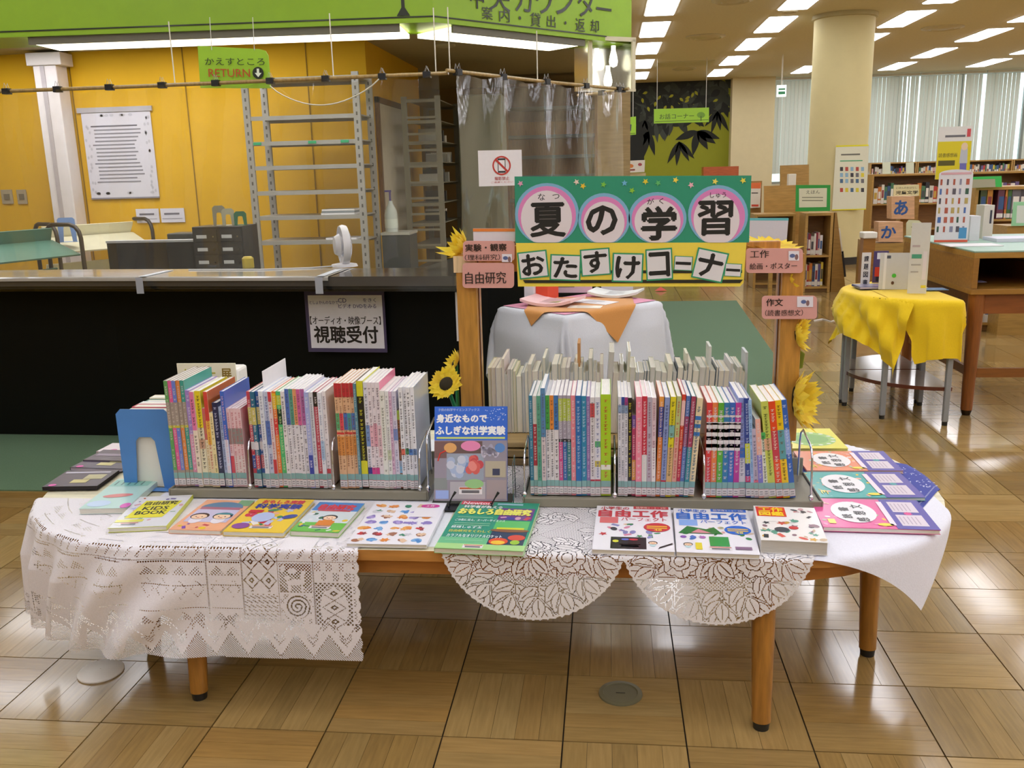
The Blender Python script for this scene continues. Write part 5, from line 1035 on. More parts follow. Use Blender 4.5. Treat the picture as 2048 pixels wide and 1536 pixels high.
def f78(c, c2):
    def f(m, w, h):
        m.rect(w*.5, h*.93, w*.97, h*1.0-.001, .0004, c); T(m, '低学年1・2・3年', w, h, .53, .94, .94, .985, 'f0e4d8', .02); T(m, '小学生の', w, h, .06, .9, .44, .975, c, .03); T(m, '自由工作', w, h, .04, .73, .95, .895, c, .05); T(m, 'パーフェクト', w, h, .34, .64, .93, .72, c, .02)
        m.rect(w*.06, h*.58, w*.3, h*.72, .0004, c2); m.disc(w*.8, h*.5, w*.17, h*.1, .0009, c, 22); m.rect(w*.67, h*.51, w*.93, h*.53, .0011, 'f0c83a'); m.rect(w*.67, h*.47, w*.93, h*.49, .0011, 'f0c83a'); m.text('48', w*.76, h*.42, w*.86, h*.46, .0012, 'f0d83a', .03)
        dots(m, w*.05, h*.28, w*.95, h*.56, 24, ['d88aa8', '8a8ac0', 'e0a05a', 'e8c0a0', '2a2a3a', 'c83a4a', '3a8a5a'] if c.startswith('c') else ['3a8a4a', '2a7a3a', 'e09aa0', 'd8c0a8', '4a80c8'], (.005, .012), seed=21 if c.startswith('c') else 22)
        if c.startswith('c'): m.rect(w*.22, h*.03, w*.66, h*.27, .0008, '1c1820'); m.disc(w*.4, h*.22, .01, .006, .001, '6a7ad8', 8); m.disc(w*.5, h*.22, .012, .006, .001, 'c83a4a', 8); m.disc(w*.28, h*.18, .008, .008, .001, 'd8d83a', 8); slip(m, w*.46, h*.06, .055); m.poly([(w*.8, h*.04, .001), (w*.98, h*.14, .001), (w*.98, h*.17, .001), (w*.82, h*.08, .001)], '201c24')
        else:
            m.poly([(w*.04, h*.4, .001), (w*.16, h*.56, .001), (w*.4, h*.5, .001), (w*.5, h*.55, .001), (w*.6, h*.4, .001)], '2f7a3a'); m.poly([(w*.2, h*.41, .0012), (w*.3, h*.5, .0012), (w*.46, h*.41, .0012)], 'd88a98'); m.rect(w*.42, h*.14, w*.66, h*.34, .0008, '3a9a4a'); slip(m, w*.54, h*.06, .055)
            for k in range(3): m.disc(w*(.1+.12*k), h*.32, .008, .008, .001, ['8a5ab0', '5a7ad0', 'b06ab8'][k], 10)
            m.rect(w*.24, h*.06, w*.32, h*.2, .001, 'e0d02a'); m.rect(w*.72, h*.08, w*.92, h*.14, .001, '8a6a8a')
        child(m, w*(.74 if c.startswith('c') else .15), h*.16, w*.055, '241c1c', 'c0dce0')
    return f
def f9(m, w, h):
    m.rect(w*.03, h*.68, w*.5, h*.97, .0003, 'e0301a'); T(m, '工作', w, h, .07, .83, .46, .95, 'f8d82a', .05); T(m, '図鑑', w, h, .07, .7, .46, .82, 'f8d82a', .05)
    dots(m, w*.06, h*.05, w*.95, h*.62, 30, ['d85a4a', '2a3440', '5aa08a', 'd8a83a', '8a6a7a', 'c8b090', 'b03a40'], (.006, .014), seed=31); dots(m, w*.55, h*.66, w*.95, h*.93, 8, ['d86a6a', '3a3a44', 'c8a0a8'], (.004, .01), seed=33); m.disc(w*.36, h*.3, .018, .016, .001, '38424c', 14); m.disc(w*.55, h*.36, .012, .01, .001, 'c8343a', 12)
    for k in range(5): m.rect(w*(.1+.1*k), h*(.5+.02*(k % 2)), w*(.2+.1*k), h*(.505+.02*(k % 2)), .001, '5a5660')
flat('book with yellow title block and lime edge, first in the front row', (215, 1057), (333, 1052), (300, 993), .012, 'dfe0e4', f1, edge='d4dc3a', spine='right')
flat('peach book with two drawn children, second in the front row', (337, 1059), (441, 1062), (407, 999), .011, 'f0b088', f2)
flat('yellow science experiment book in the front row between the two childrens books', (445, 1063), (566, 1066), (512, 997), .012, 'ecca3a', f3)
flat('green and sky blue book with a red title, fourth in the front row', (580, 1062), (677, 1066), (634, 1004), .013, '9ccc6a', f4)
flat('white craft book scattered with small coloured toys, left of the green magazine', (692, 1087), (853, 1090), (747, 1004), .009, 'ecebf2', f5, edge='ecebf2', spine='right')
flat('large green science magazine with yellow title lying before the propped blue book', (868, 1096), (1047, 1103), (914, 1002), .013, '1f9478', f6, edge='9ad088')
flat('white craft book with red title lying before the long tray', (1184, 1099), (1350, 1104), (1185, 1011), .011, 'ecebf2', f78('c83040', 'd86a70'))
flat('white craft book with blue title lying before the long tray', (1353, 1104), (1521, 1110), (1341, 1016), .011, 'ecebf2', f78('2a6ad0', '8ab0f0'), edge='e8e8f2')
flat('thick white craft picture book with an orange title block', (1522, 1080), (1657, 1086), (1501, 1011), .032, 'eceae8', f9, pages='c8c4bc')
def fs(c, num):
    def f(m, w, h):
        m.rect(w*.64, 0, w, h, .0004, '4438a0'); dots(m, w*.02, h*.05, w*.62, h*.95, 26, [c, 'e8c83a', 'e8e4e8', 'b0c8a0', 'f0b0a0'], (.004, .009), seed=num*3)
        m.disc(w*.34, h*.52, w*.2, h*.36, .0008, 'ecebee', 28)
        for k, ch in enumerate('読書'): m.text(ch, w*.215, h*(.30+.24*k), w*.305, h*(.30+.24*k)+w*.095, .0011, '2a2c34', .04, PI/2)
        for k, ch in enumerate('感想文'): m.text(ch, w*.335, h*(.20+.22*k), w*.44, h*(.20+.22*k)+w*.095, .0011, '2a2c34', .04, PI/2)
        m.text(str(num), w*.07, h*.12, w*.13, h*.26, .001, 'e8d43a', .04, PI/2)
        for y in (.1, .55): m.poly([(w*.70, h*y, .0008), (w*.93, h*y, .0008), (w*.93, h*(y+.36), .0008), (w*.70, h*(y+.36), .0008)], 'd8ccd8'); [m.rect(w*(.72+.035*k), h*(y+.05), w*(.73+.035*k), h*(y+.3), .001, 'b0a0b4') for k in range(5)]
        m.star(w*.82, h*.5, .012, .0012, 'd8308a' if num == 1 else '2a9aa0', 7, .7); m.rect(w*.6, h*.1, w*.65, h*.9, .0012, 'f0dce8'); m.disc(w*.56, h*.12, .02, .01, .0012, 'e8d82a', 12)
    return f
def f10(m, w, h):
    m.disc(w*.5, h*.45, w*.42, h*.34, .0003, '9ac46a', 26); m.disc(w*.5, h*.45, w*.3, h*.22, .0005, '7ab05a', 22)
    for k in range(14): a = k*2*PI/14; m.disc(w*.5+w*.38*math.cos(a), h*.45+h*.3*math.sin(a), .008, .006, .0008, 'e6ece0', 8)
flat('green leaf-ringed book on the yellow board, farthest of the flat books at the table end', (1578, 897), (1697, 897), (1577, 857), .008, 'e2dc4a', f10, pages='c8c070')
flat('orange-covered study book lying sideways, farthest of the three alike', (1614, 941), (1807, 942), (1597, 902), .007, 'e88a60', fs('e8a080', 5), z=CLOTH+.001)
flat('teal-covered study book lying sideways, middle of the three alike', (1635, 995), (1852, 996), (1616, 944), .008, '2fa8a4', fs('6ac0b8', 3), z=CLOTH+.001)
flat('pink-covered study book lying sideways, nearest of the three alike', (1647, 1054), (1882, 1061), (1627, 996), .011, 'e05a9a', fs('f090b8', 1))
def f14(m, w, h):
    m.rect(w*.02, h*.72, w*.9, h*.95, .0003, '8ac4b8'); [m.rect(w*(.1+.15*k), h*.76, w*(.14+.15*k), h*.9, .0005, '4a7a78') for k in range(5)]; m.disc(w*.5, h*.4, w*.32, h*.06, .0005, 'd87a78', 14, rot=.15); m.disc(w*.3, h*.15, w*.25, h*.1, .0005, 'b8d0ec', 14); m.disc(w*.93, h*.07, .014, .02, .0009, 'd050b0', 12)
flat('mint-covered book in clear wrap lying in front of the blue bookend', (157, 1018), (252, 1016), (228, 958), .016, 'b4d8d0', f14, edge='c8dcd8', spine='right')
def fdark(m, w, h): m.rect(w*.4, h*.2, w*.7, h*.4, .0005, 'c8bc7a'); m.rect(w*.55, h*.42, w*.9, h*.7, .0005, 'b8b080'); m.disc(w*.15, h*.08, .012, .01, .0008, 'd84aa8', 12); m.rect(w*.05, h*.8, w*.9, h*.88, .0004, 'c0bccc')
flat('dark book with pale yellow patches, nearest in the fan by the table end', (84, 974), (194, 972), (140, 941), .012, '4a3d4c', fdark, edge='1e1a20', pages='2a2428')
flat('dark violet book with a silver band in the fan by the table end', (140, 935), (243, 938), (188, 908), .010, '4c4054', fdark, edge='2a2448', pages='b8b0c0')
flat('dark plum book third in the fan by the table end', (166, 920), (243, 922), (200, 899), .014, '50404c', lambda m, w, h: m.rect(w*.1, h*.4, w*.9, h*.6, .0005, '8a7a8c'), edge='3a2c3c', pages='8a8090', z=CLOTH)
flat('pale pink book farthest in the fan by the table end', (192, 903), (241, 904), (229, 886), .010, 'e2d4d8', lambda m, w, h: m.disc(w*.6, h*.2, .012, .008, .0005, 'd050a0', 10), edge='c8b8c8')

# ------------------------------------------------------------------ blue display book on a wire stand
a, b = D(868, 997, 2.335), D(1014, 1000, 2.335); w = b.x-a.x; h = .262
t = thing('display_book', 'blue science experiment book propped upright on a black wire stand', 'book', (a.x, 2.335, CLOTH+.014), rot=(-.30, 0, .02))
m = MB(); m.b2((0, 0, 0), (w, .0012, h), '2f66d0'); m.b2((0, .011, 0), (w, .0122, h), '2f66d0'); m.b2((0, .0012, 0), (.0012, .011, h), '2f66d0'); m.build('cover', M_COVER, t)
m = MB(); m.b2((.0012, .0012, .001), (w-.001, .011, h-.001), 'e4e0d8'); m.build('pages', M_PAGES, t)
m = MB(wallT((0, -.0003, 0))); m.rect(0, 0, w, h, 0, '98909f'); m.rect(0, h*.64, w, h, .0002, '2f6ad8')
T(m, '子供の科学サイエンスブックス', w, h, .05, .95, .62, .98, 'c8d8f4', .02); T(m, '身近なもので', w, h, .03, .83, .72, .915, 'f4f6fa', .07); T(m, 'ふしぎな科学実験', w, h, .02, .70, .97, .79, 'f4f6fa', .07); m.rect(w*.03, h*.655, w*.97, h*.675, .0005, 'c8d87a')
rs = random.Random(3)
for k in range(40): m.disc(w*rs.uniform(.7, .98), h*rs.uniform(.85, .98), .0015, .001, .0005, 'd8e4f8', 6)
m.rect(0, h*.45, w*.22, h*.63, .0003, '7a5a5a'); m.rect(w*.22, h*.49, w*.66, h*.63, .0003, '6a5250'); m.disc(w*.22, h*.56, .018, .014, .0006, 'e0a868', 16); m.disc(w*.5, h*.58, w*.135, h*.055, .0008, 'e88ab8', 20); m.disc(w*.9, h*.56, w*.07, h*.05, .0008, '5a88c8', 16)
for k in range(7): m.disc(w*(.68+.03*k), h*(.52+.015*(k % 2)), .008, .018, .0006, ['c8c0d4', 'a8a4bc'][k % 2], 10, rot=k)
m.rect(w*.17, h*.22, w*.68, h*.5, .0006, '9aa2b4'); 
for k in range(14): m.disc(w*rs.uniform(.22, .45), h*rs.uniform(.28, .44), .012, .012, .0007+k*1e-6, pal('7a92c4', 'a8b8d8', 'c8ccdc'), 10); m.disc(w*rs.uniform(.48, .63), h*rs.uniform(.32, .44), .011, .012, .0008+k*1e-6, pal('d8605c', 'e88a84', 'c84a54'), 10)
m.rect(w*.7, h*.25, w*.98, h*.42, .0006, 'b8ac98'); m.rect(w*.8, h*.27, w*.9, h*.34, .0008, '3a3e5c'); m.rect(0, h*.12, w*.18, h*.24, .0005, '8a9090'); m.rect(w*.72, h*.02, w*.99, h*.22, .0005, 'a8989c'); m.disc(w*.55, h*.18, w*.13, h*.05, .001, '9ac88a', 18); m.rect(w*.22, h*.02, w*.7, h*.2, .0004, 'b4b0b8')
m.rect(w*.02, h*.02, w*.2, h*.11, .0008, '9ab0e8'); slip(m, w*.5, h*.07, .065); m.tube([(w*.05, h*.42, .001), (w*.08, h*.5, .001), (w*.16, h*.53, .001)], .002, 'd83a30', 5); m.build('cover_print', M_PRINT, t)
t = thing('book_stand', 'black wire book stand holding the blue display book', 'stand', (a.x, 2.335, CLOTH+.002)); c = '1b1c20'
m = MB(); m.b2((-.008, -.045, 0), (w+.012, .09, .003), c); m.build('base', M_STEEL, t)
for x in (w*.22, w*.80):
    m = MB(); m.tube([(x, -.035, .022), (x+.004, -.04, .012), (x, -.03, .006), (x, .0, .008), (x, .012, .012), (x, .075, .2)], .0022, c, 7); m.build('support_arm', M_METAL if 0 else M_STEEL, t, smooth=60)
    m = MB(); m.tube([(x, -.036, .012), (x+.012, -.034, .035), (x+.022, -.03, .05)], [.0022, .002, .004], c, 7); m.build('page_hook', M_STEEL, t, smooth=60)
m = MB(); m.tube([(w+.018, .0, .002), (w+.018, .0, .12), (w+.018, .05, .13), (w+.018, .06, .002)], .0016, '8a8c92', 6); m.build('side_wire', M_METAL, t, smooth=60)

# ------------------------------------------------------------------ wooden book rack with posts, banner and plaques
RY = 2.78
t = thing('wooden_book_rack', 'wooden book rack with two tall posts behind the long tray', 'rack', (.06, RY, CLOTH))
for k, (z0, z1, y0) in enumerate(((0, .022, -.09), (.026, .05, -.085), (.054, .072, -.075))):
    m = MB(); m.b2((-.50, y0, z0), (.50, .13, z1), ('8a7148', '9c8252', 'b59a66')[k]); m.build('base_board', M_WOODX, t, bevel=.003)
px_l = (D(918, 700, RY-.05).x+D(957, 700, RY-.05).x)/2-.06; px_r = (D(1562, 700, RY-.05).x+D(1598, 700, RY-.05).x)/2-.06
for x, zt, s_ in ((px_l, D(930, 512, RY-.05).z, 1), (px_r, 1.10, -1)):
    m = MB(); m.b2((x-.031, -.05, .072), (x+.031, .05, zt-CLOTH), 'c38c3a'); p_ = m.build('post', M_WOOD, t, bevel=.004)
    m = MB(); m.b2((x+s_*.0305, -.018, .09), (x+s_*.034, .0, zt-CLOTH-.01), '6a3a14'); m.build('groove', M_WOOD, p_)
m = MB(); m.b2((px_l+.033, -.012, .60), (px_r-.033, .012, .68), 'c98a44'); m.build('cross_rail', M_WOOD, t, bevel=.003)
m = MB(); m.b2((px_l-.037, -.053, D(930, 545, RY-.05).z-CLOTH), (px_l+.03, -.0505, D(930, 512, RY-.05).z-CLOTH), 'e0c498'); m.build('light_cap', M_WOOD, t)
FYb = 2.705
class Face:
    def __init__(s, lab, name, cat, Y, px0, py1, th=.004, rot=0.):
        s.Y = Y; s.o = D(px0, py1, Y); s.t = thing(name, lab, cat, (s.o.x, Y, s.o.z), rot); s.th = th; s.m = MB(wallT((0, -.0008, 0))); s.z = 0
    def q(s, px, py): v = D(px, py, s.Y)-s.o; return v.x, v.z
    def panel(s, pts, col, name='board', mt=None):
        P = [s.q(*p) for p in pts]; m = MB(wallT((0, 0, 0))); m.prism(P, -s.th, 0, col); return m.build(name, mt or M_PAPER, s.t)
    def poly(s, pts, col, z=0.): s.m.poly([s.q(*p)+(z,) for p in pts], col)
    def ell(s, cx, cy_, rx, ry, col, z=0., ymax=None, n=36):
        P = []
        for i in range(n):
            x, y = cx+rx*math.cos(2*PI*i/n), cy_+ry*math.sin(2*PI*i/n)
            if ymax: y = min(y, ymax)
            P.append(s.q(x, y)+(z,))
        s.m.poly(P[::-1], col)
    def txt(s, b, x0, y0, x1, y1, col, bold=.02, z=.001, rot=0.): a = s.q(x0, (y1)); c = s.q(x1, y0); s.m.text(b, a[0], a[1], c[0], c[1], z, col, bold, rot)
    def done(s, name='lettering'): s.m.build(name, M_PRINT, s.t)
F = Face('green and yellow paper banner with four large characters hung between the wooden posts', 'banner', 'banner', FYb, 1030, 573, .006)
F.panel([(1031, 486), (1498, 485), (1503, 351), (1029, 353)], '2a9270', 'green_board'); F.panel([(1036, 573), (1480, 573), (1487, 566), (1493, 485), (1032, 486)], 'f0d84c', 'yellow_board')
for cx_, cy_2, rx, ry in ((1094, 428, 64, 62), (1208, 438, 52, 52), (1315, 436, 58, 52), (1436, 430, 60, 60)):
    F.ell(cx_, cy_2, rx, ry, '7fb4d4', .0004, 485)
for cx_, cy_2, rx, ry in ((1094, 430, 58, 58), (1208, 440, 46, 47), (1315, 438, 52, 47), (1436, 432, 54, 55)): F.ell(cx_, cy_2, rx, ry, 'dc86c0', .0006, 485)
for cx_, cy_2, rx, ry in ((1093, 436, 51, 55), (1208, 446, 41, 43), (1315, 443, 46, 44), (1433, 439, 46, 51)): F.ell(cx_, cy_2, rx, ry, 'e2dade', .0008, 485)
K_ = '1a1c1e'
for ch, x0, y0, x1, y1 in (('夏', 1062, 406, 1130, 473), ('の', 1174, 412, 1233, 469), ('学', 1284, 414, 1352, 479), ('習', 1396, 402, 1465, 470)): F.txt(ch, x0, y0, x1, y1, K_, .038 if ch in '夏習' else .055, .0012)
for ch, x0, y0, x1, y1 in (('な', 1076, 387, 1090, 401), ('つ', 1105, 388, 1119, 398), ('が', 1294, 397, 1308, 409), ('く', 1318, 396, 1327, 408), ('しゅう', 1420, 384, 1452, 396)): F.txt(ch, x0, y0, x1, y1, K_, .015, .0012)
rs = random.Random(6)
for x, y, c in ((1041, 367, 'e0a0c0'), (1153, 364, 'ecd8c8'), (1166, 372, 'ecc83a'), (1207, 369, '7ac84a'), (1249, 366, '6ab4d8'), (1291, 363, 'e0d03a'), (1264, 381, '8ac83a'), (1316, 366, '5ab86a'), (1351, 360, 'f0d850'), (1382, 370, 'ecb8c4'), (1430, 363, 'e8dc60'), (1486, 361, 'e8dc50')):
    a = F.q(x, y); F.m.star(a[0], a[1], .0095, .0014, c, 5, .45, rs.random())
F.poly([(1046, 560), (1486, 559), (1480, 566), (1050, 566)], '25251c', .0008); F.poly([(1100, 541), (1484, 540), (1484, 546), (1100, 547)], '2a2a1c', .0006)
cards = (('お', 1038, 502, 1095, 556, -.09), ('た', 1101, 509, 1161, 561, .05), ('す', 1162, 497, 1220, 551, -.06), ('け', 1225, 506, 1286, 564, .035), ('コ', 1292, 497, 1345, 560, -.05), ('ー', 1348, 512, 1385, 541, .06), ('ナ', 1388, 500, 1452, 561, .22), ('ー', 1449, 527, 1483, 553, .07))
for k, (ch, x0, y0, x1, y1, r) in enumerate(cards):
    a = F.q(x0, y1); b = F.q(x1, y0); cx_, cz_ = (a[0]+b[0])/2, (a[1]+b[1])/2; hw, hh = (b[0]-a[0])/2, (b[1]-a[1])/2
    for f_, col, z in ((1.02, '2f9a6a', .0012), (.92, 'e2e0e2', .0016)):
        co, si = math.cos(-r), math.sin(-r); F.m.poly([(cx_+(u*co-v*si)*1, cz_+(u*si+v*co), z+k*1e-5) for u, v in ((-hw*f_, -hh*f_), (hw*f_, -hh*f_), (hw*f_, hh*f_), (-hw*f_, hh*f_))], col)
    if ch == 'ー': F.m.box((cx_, cz_, .002), (hw*1.7, hh*.42, 1e-4), K_, Matrix.Rotation(-r, 3, 'Z'))
    else: F.m.text(ch, cx_-hw*.76, cz_-hh*.76, cx_+hw*.76, cz_+hh*.76, .002, K_, .05, -r)
F.done()
def plaque(lab, x0, y0, x1, y1, Y, texts, rot=0., icon=None):
    F = Face(lab, 'plaque', 'sign', Y, x0, y1, .006, rot); r = 7
    P = []
    for cx_, cy_2, a0 in ((x1-r, y0+r, 0), (x0+r, y0+r, 90), (x0+r, y1-r, 180), (x1-r, y1-r, 270)):
        for k in range(5): a = math.radians(a0+k*22.5); P.append((cx_+r*math.cos(a), cy_2-r*math.sin(a)))
    F.panel(P, 'd9a096')
    for b, a0, b0, a1, b1, bold in texts: F.txt(b, a0, b0, a1, b1, '2a1e1c', bold)
    if icon: F.poly([(icon[0], icon[3]), (icon[2], icon[3]), (icon[2], icon[1]), (icon[0], icon[1])], 'e6e2ea', .0006); a = F.q((icon[0]+icon[2])/2-3, (icon[1]+icon[3])/2); F.m.disc(a[0], a[1], .008, .006, .001, '5a6a9a', 8); F.m.disc(a[0]+.012, a[1]-.004, .005, .009, .001, '8a6a6a', 8)
    F.done(); return F
plaque('pink plaque reading experiments and observation on the wooden post by the sunflowers', 926, 482, 1029, 522, 2.716, (('実験・観察', 931, 487, 1013, 503, .03), ('（理科研究）', 930, 508, 1000, 521, .01)), icon=(1004, 508, 1024, 524))
F = plaque('pink plaque reading free research below another plaque on the post by the sunflowers', 925, 526, 1028, 576, 2.712, (('自由研究', 931, 543, 1012, 568, .02),)); 
plaque('pink plaque reading craft, pictures and posters on the far wooden post', 1492, 497, 1606, 546, 2.712, (('工作', 1500, 500, 1538, 516, .02), ('絵画・ポスター', 1499, 525, 1594, 539, .02)), icon=(1577, 502, 1598, 521))
plaque('lower pink plaque reading composition on the far wooden post', 1524, 592, 1634, 638, 2.712, (('作文', 1532, 597, 1566, 612, .03), ('（読書感想文）', 1530, 619, 1606, 632, .01)), icon=(1594, 593, 1626, 614))
F = Face('white card with an orange top edge behind the pink plaques', 'index_card', 'card', 2.735, 945, 483); F.panel([(947, 483), (1030, 483), (1030, 457), (946, 457)], 'e0dce2'); F.m = MB(wallT((0, -.001, 0))); F.poly([(946, 463), (1030, 463), (1030, 457), (946, 457)], 'e8863c'); F.done('edge_strip')
# back row: books with page edges towards the viewer
cols = ['d8dcc8', 'b8c4b8', 'e0dccc', 'd8c8bc', 'c8c8c0', 'e4e0a8', 'b0bcc8', 'd0d4d0', 'a8b0a4', 'e0d0c8']
x = D(975, 740, 2.80).x; k = 0; xe = D(1532, 740, 2.80).x
tall = {3: .05, 14: .02, 26: .03, 30: .05, 34: .04}
while x < xe-.012 and k < 60:
    w = random.choice((.011, .014, .017, .02, .009)); hh = D(1000, random.choice((735, 742, 738, 748, 752)) if k < 9 else random.choice((728, 735, 742, 745)), 2.8).z-CLOTH-.0745+tall.get(k, 0); c = random.choice(cols) if k < 38 else pal('2a4a5c', 'c8ccb8', 'd0d0d0')
    ln = 0. if k < 9 else (.01 if k < 30 else -.06)
    upright('%s book, %s along the wooden rack from the sunflower post' % ({'d8dcc8': 'pale green', 'b8c4b8': 'grey green', 'e0dccc': 'cream', 'd8c8bc': 'beige', 'c8c8c0': 'light grey', 'e4e0a8': 'pale yellow', 'b0bcc8': 'grey blue', 'd0d4d0': 'silver grey', 'a8b0a4': 'sage grey', 'e0d0c8': 'pale rose', '2a4a5c': 'dark teal', 'c8ccb8': 'khaki white', 'd0d0d0': 'light silver'}[c], ordn(k+1)), x+w/2, 2.80+.17, CLOTH+.0735, w*.95, hh, .165, c, [], None, ln, PI, 'books on the wooden rack with pages forward', print_=False, pages=pal('dcd6c4', 'e2dcc8', 'd0ccc0', 'd8d0bc')); x += w; k += 1
for px, ytop, rgb, lab in ((1158, 682, 'c8925a', 'narrow orange card standing up among the rack books'), (1418, 688, 'd8dcd4', 'thin pale board standing tall near the far post'), (1490, 700, 'ccd2d4', 'thin grey board standing tall right beside the far post'), (1372, 702, 'dcdcc8', 'thin cream board leaning among the rack books')):
    v = D(px, ytop, 2.86); tt = thing('index_board', lab, 'board', (v.x, 2.82, CLOTH+.0735)); m = MB(); m.b2((-.004, 0, 0), (.004, .09, v.z-CLOTH-.0735), rgb); m.build('board', M_PAPER, tt)

# ------------------------------------------------------------------ sunflowers
def sunflower(lab, p, nrm, r, n=18, centre=True, tips='e8c41a', seed=0, cup=.25, stem=None, half=None):
    nrm = Vector(nrm).normalized(); q = nrm.to_track_quat('Z', 'Y').to_matrix().to_4x4(); t = thing('paper_sunflower', lab, 'flower', p, group=None); rs = random.Random(seed)
    for layer in range(2):
        for k in range(n):
            a = 2*PI*(k+.5*layer)/n+rs.uniform(-.08, .08); l = r*rs.uniform(.88, 1.08)*(1-.12*layer); w = r*rs.uniform(.2, .28)
            m = MB(q @ Matrix.Rotation(a, 4, 'Z')); up = cup*l*rs.uniform(.6, 1.3); lz = .002*layer
            m.add([(r*.2, -w*.4, lz), (r*.2, w*.4, lz), (l*.62, -w, lz+up*.35), (l*.62, w, lz+up*.35), (l*.62, 0, lz+up*.2), (l, 0, lz+up), (r*.2, 0, lz-.002)], [(6, 0, 2, 4), (6, 4, 3, 1), (4, 2, 5), (4, 5, 3)], pal('f8dc20', 'f6d41c', 'fae438', tips)); m.build('petal', M_PETAL, t)
    if centre: m = MB(q); m.lathe([(.001, .012), (r*.2, .011), (r*.36, .006), (r*.42, 0), (.001, -.004)], '2c2410', 18); m.build('seed_head', M_FELT, t, smooth=40)
    if stem: m = MB(); m.tube([(0, 0, -.002)]+[tuple(Vector(s_)-Vector(p)) for s_ in stem], .006, '1d7a44', 8); m.build('stem', M_PLASTIC, t, smooth=60)
    return t
p = D(893, 768, 2.62); sunflower('yellow paper sunflower with a dark centre, beside the wooden post above the blue book', p, (-.25, -.75, .6), .058, stem=[(p.x+.02, 2.64, p.z-.08), (p.x+.03, 2.66, CLOTH+.003)], seed=1)
p = D(912, 728, 2.83); sunflower('yellow paper sunflower half hidden behind the post near the counter', p, (-.8, -.3, .5), .045, seed=2, cup=.5, stem=[(p.x+.004, 2.81, .6), (p.x-.005, 2.8, CLOTH+.003)])
p = D(925, 500, 2.80); sunflower('yellow paper sunflower opening upward on top of the post', p, (-.5, -.3, .4), .055, n=12, seed=3, cup=.9, centre=False)
p = D(1592, 668, 2.75); sunflower('yellow paper sunflower seen edge on, upper one beside the far post', p, (1, -.35, .15), .062, seed=4, cup=.55, stem=[(p.x+.0, 2.77, p.z-.1), (p.x+.0, 2.77, CLOTH+.003)])
p = D(1590, 800, 2.72); sunflower('large yellow paper sunflower seen edge on, low beside the far post', p, (1, -.45, .1), .10, n=20, seed=5, cup=.5)
p = D(1572, 560, 2.78); sunflower('yellow paper sunflower behind the craft plaque', p, (.9, -.2, .3), .06, seed=6, cup=.45)
p = D(1545, 496, 2.80); sunflower('yellow paper sunflower lying flat on top of the far post', p, (.1, -.2, 1), .09, n=14, seed=7, cup=.15, centre=False)
p = D(1596, 716, 2.77); m = MB(); m.poly([(p.x-.012, 2.77, p.z+.04), (p.x+.018, 2.76, p.z+.015), (p.x+.014, 2.765, p.z-.03), (p.x-.012, 2.77, p.z-.04)], '1d7a44'); m.poly([(p.x-.012, 2.772, p.z-.04), (p.x+.014, 2.767, p.z-.03), (p.x+.018, 2.762, p.z+.015), (p.x-.012, 2.772, p.z+.04)], '1d7a44'); tag(m.build('paper_leaf', M_PETAL), 'dark green paper leaf between the two edge-on sunflowers', 'leaf')

# ------------------------------------------------------------------ quarter-round tables under a yellow cloth
QC = (1.79, 5.23); QR = .45; QZ = .655
def quarter(lab, sgn):
    t = thing('quarter_table', lab, 'table', (QC[0], QC[1]+sgn*.008, 0)); n = 16
    arc = [(-QR*math.cos(PI/2*k/n), sgn*QR*math.sin(PI/2*k/n)) for k in range(n+1)]
    pts = [(0, 0)]+(arc if sgn > 0 else arc); pts = pts[::-1] if sgn > 0 else pts
    for z0, z1, nm_, col, sd, f in ((QZ-.025, QZ, 'table_top', '9a948c', '5a2f22', 1), (.185, .205, 'lower_shelf', '9a8f84', '5a2a1e', .97)):
        m = MB(); m.prism([(x*f-.003, y*f) for x, y in pts], z0, z1, col, sd); m.build(nm_, M_BLACKGLOSS, t)
    for a, r in ((0.06, 1), (PI/4, 1), (PI/2-.06, 1), (PI/4, .06)):
        x, y = -QR*r*math.cos(a)*.97, sgn*QR*r*math.sin(a)*.97
        m = MB(); m.b2((x-.014, y-.014, .02), (x+.014, y+.014, QZ-.026), '8f9192'); lg = m.build('leg', M_STEEL, t, bevel=.004); m = MB(); m.cyl((x, y, 0), (x, y, .02), .014, .014, '1a1a1a', 12); m.build('foot', M_PLASTIC, lg)
quarter('quarter-round grey-legged table nearer the camera, under the yellow cloth', -1); quarter('quarter-round grey-legged table farther back, under the yellow cloth', 1)
qo = [(QC[0]+.0, QC[1]+QR)]+[(QC[0]-QR*math.sin(PI*k/20), QC[1]+QR*math.cos(PI*k/20)) for k in range(1, 20)]+[(QC[0], QC[1]-QR)]
def V3(x, y): return Vector((x, y, 0))
cloth('yellow_cloth', 'bright yellow cloth hanging in a point over the quarter-round tables', V3(1.30, 4.50), V3(2.02, 4.95)-V3(.22, -.12), V3(1.02, 5.42), 46, 46, qo, QZ, .004, M_CLOTH, 'ecc70a', 'cloth', flare=.05, fold=.05, ffreq=24)
cloth('yellow_cloth', 'second yellow cloth with a straight hem at the desk side of the small tables', V3(1.47, 4.50), V3(1.88, 4.46), V3(1.47, 5.4), 24, 40, qo, QZ, .007, M_CLOTH, 'ecc70a', 'cloth', flare=.03, fold=.015, ffreq=16)
def standee(lab, x0, y0, x1, y1, Y, col, fn=None, name='display_card', cat='card', th=.004, rz=0., zb=QZ+.0125, mt=None):
    a, b = D(x0, y1, Y), D(x1, y0, Y); w, h = b.x-a.x, b.z-zb; t = thing(name, lab, cat, (a.x, Y, zb), rz); m = MB(); m.b2((0, 0, 0), (w, th, h), col); m.build('panel', mt or M_PAPER, t)
    if fn: m = MB(wallT((0, -.0008, 0))); fn(m, w, h); m.build('print', M_PRINT, t)
    return t
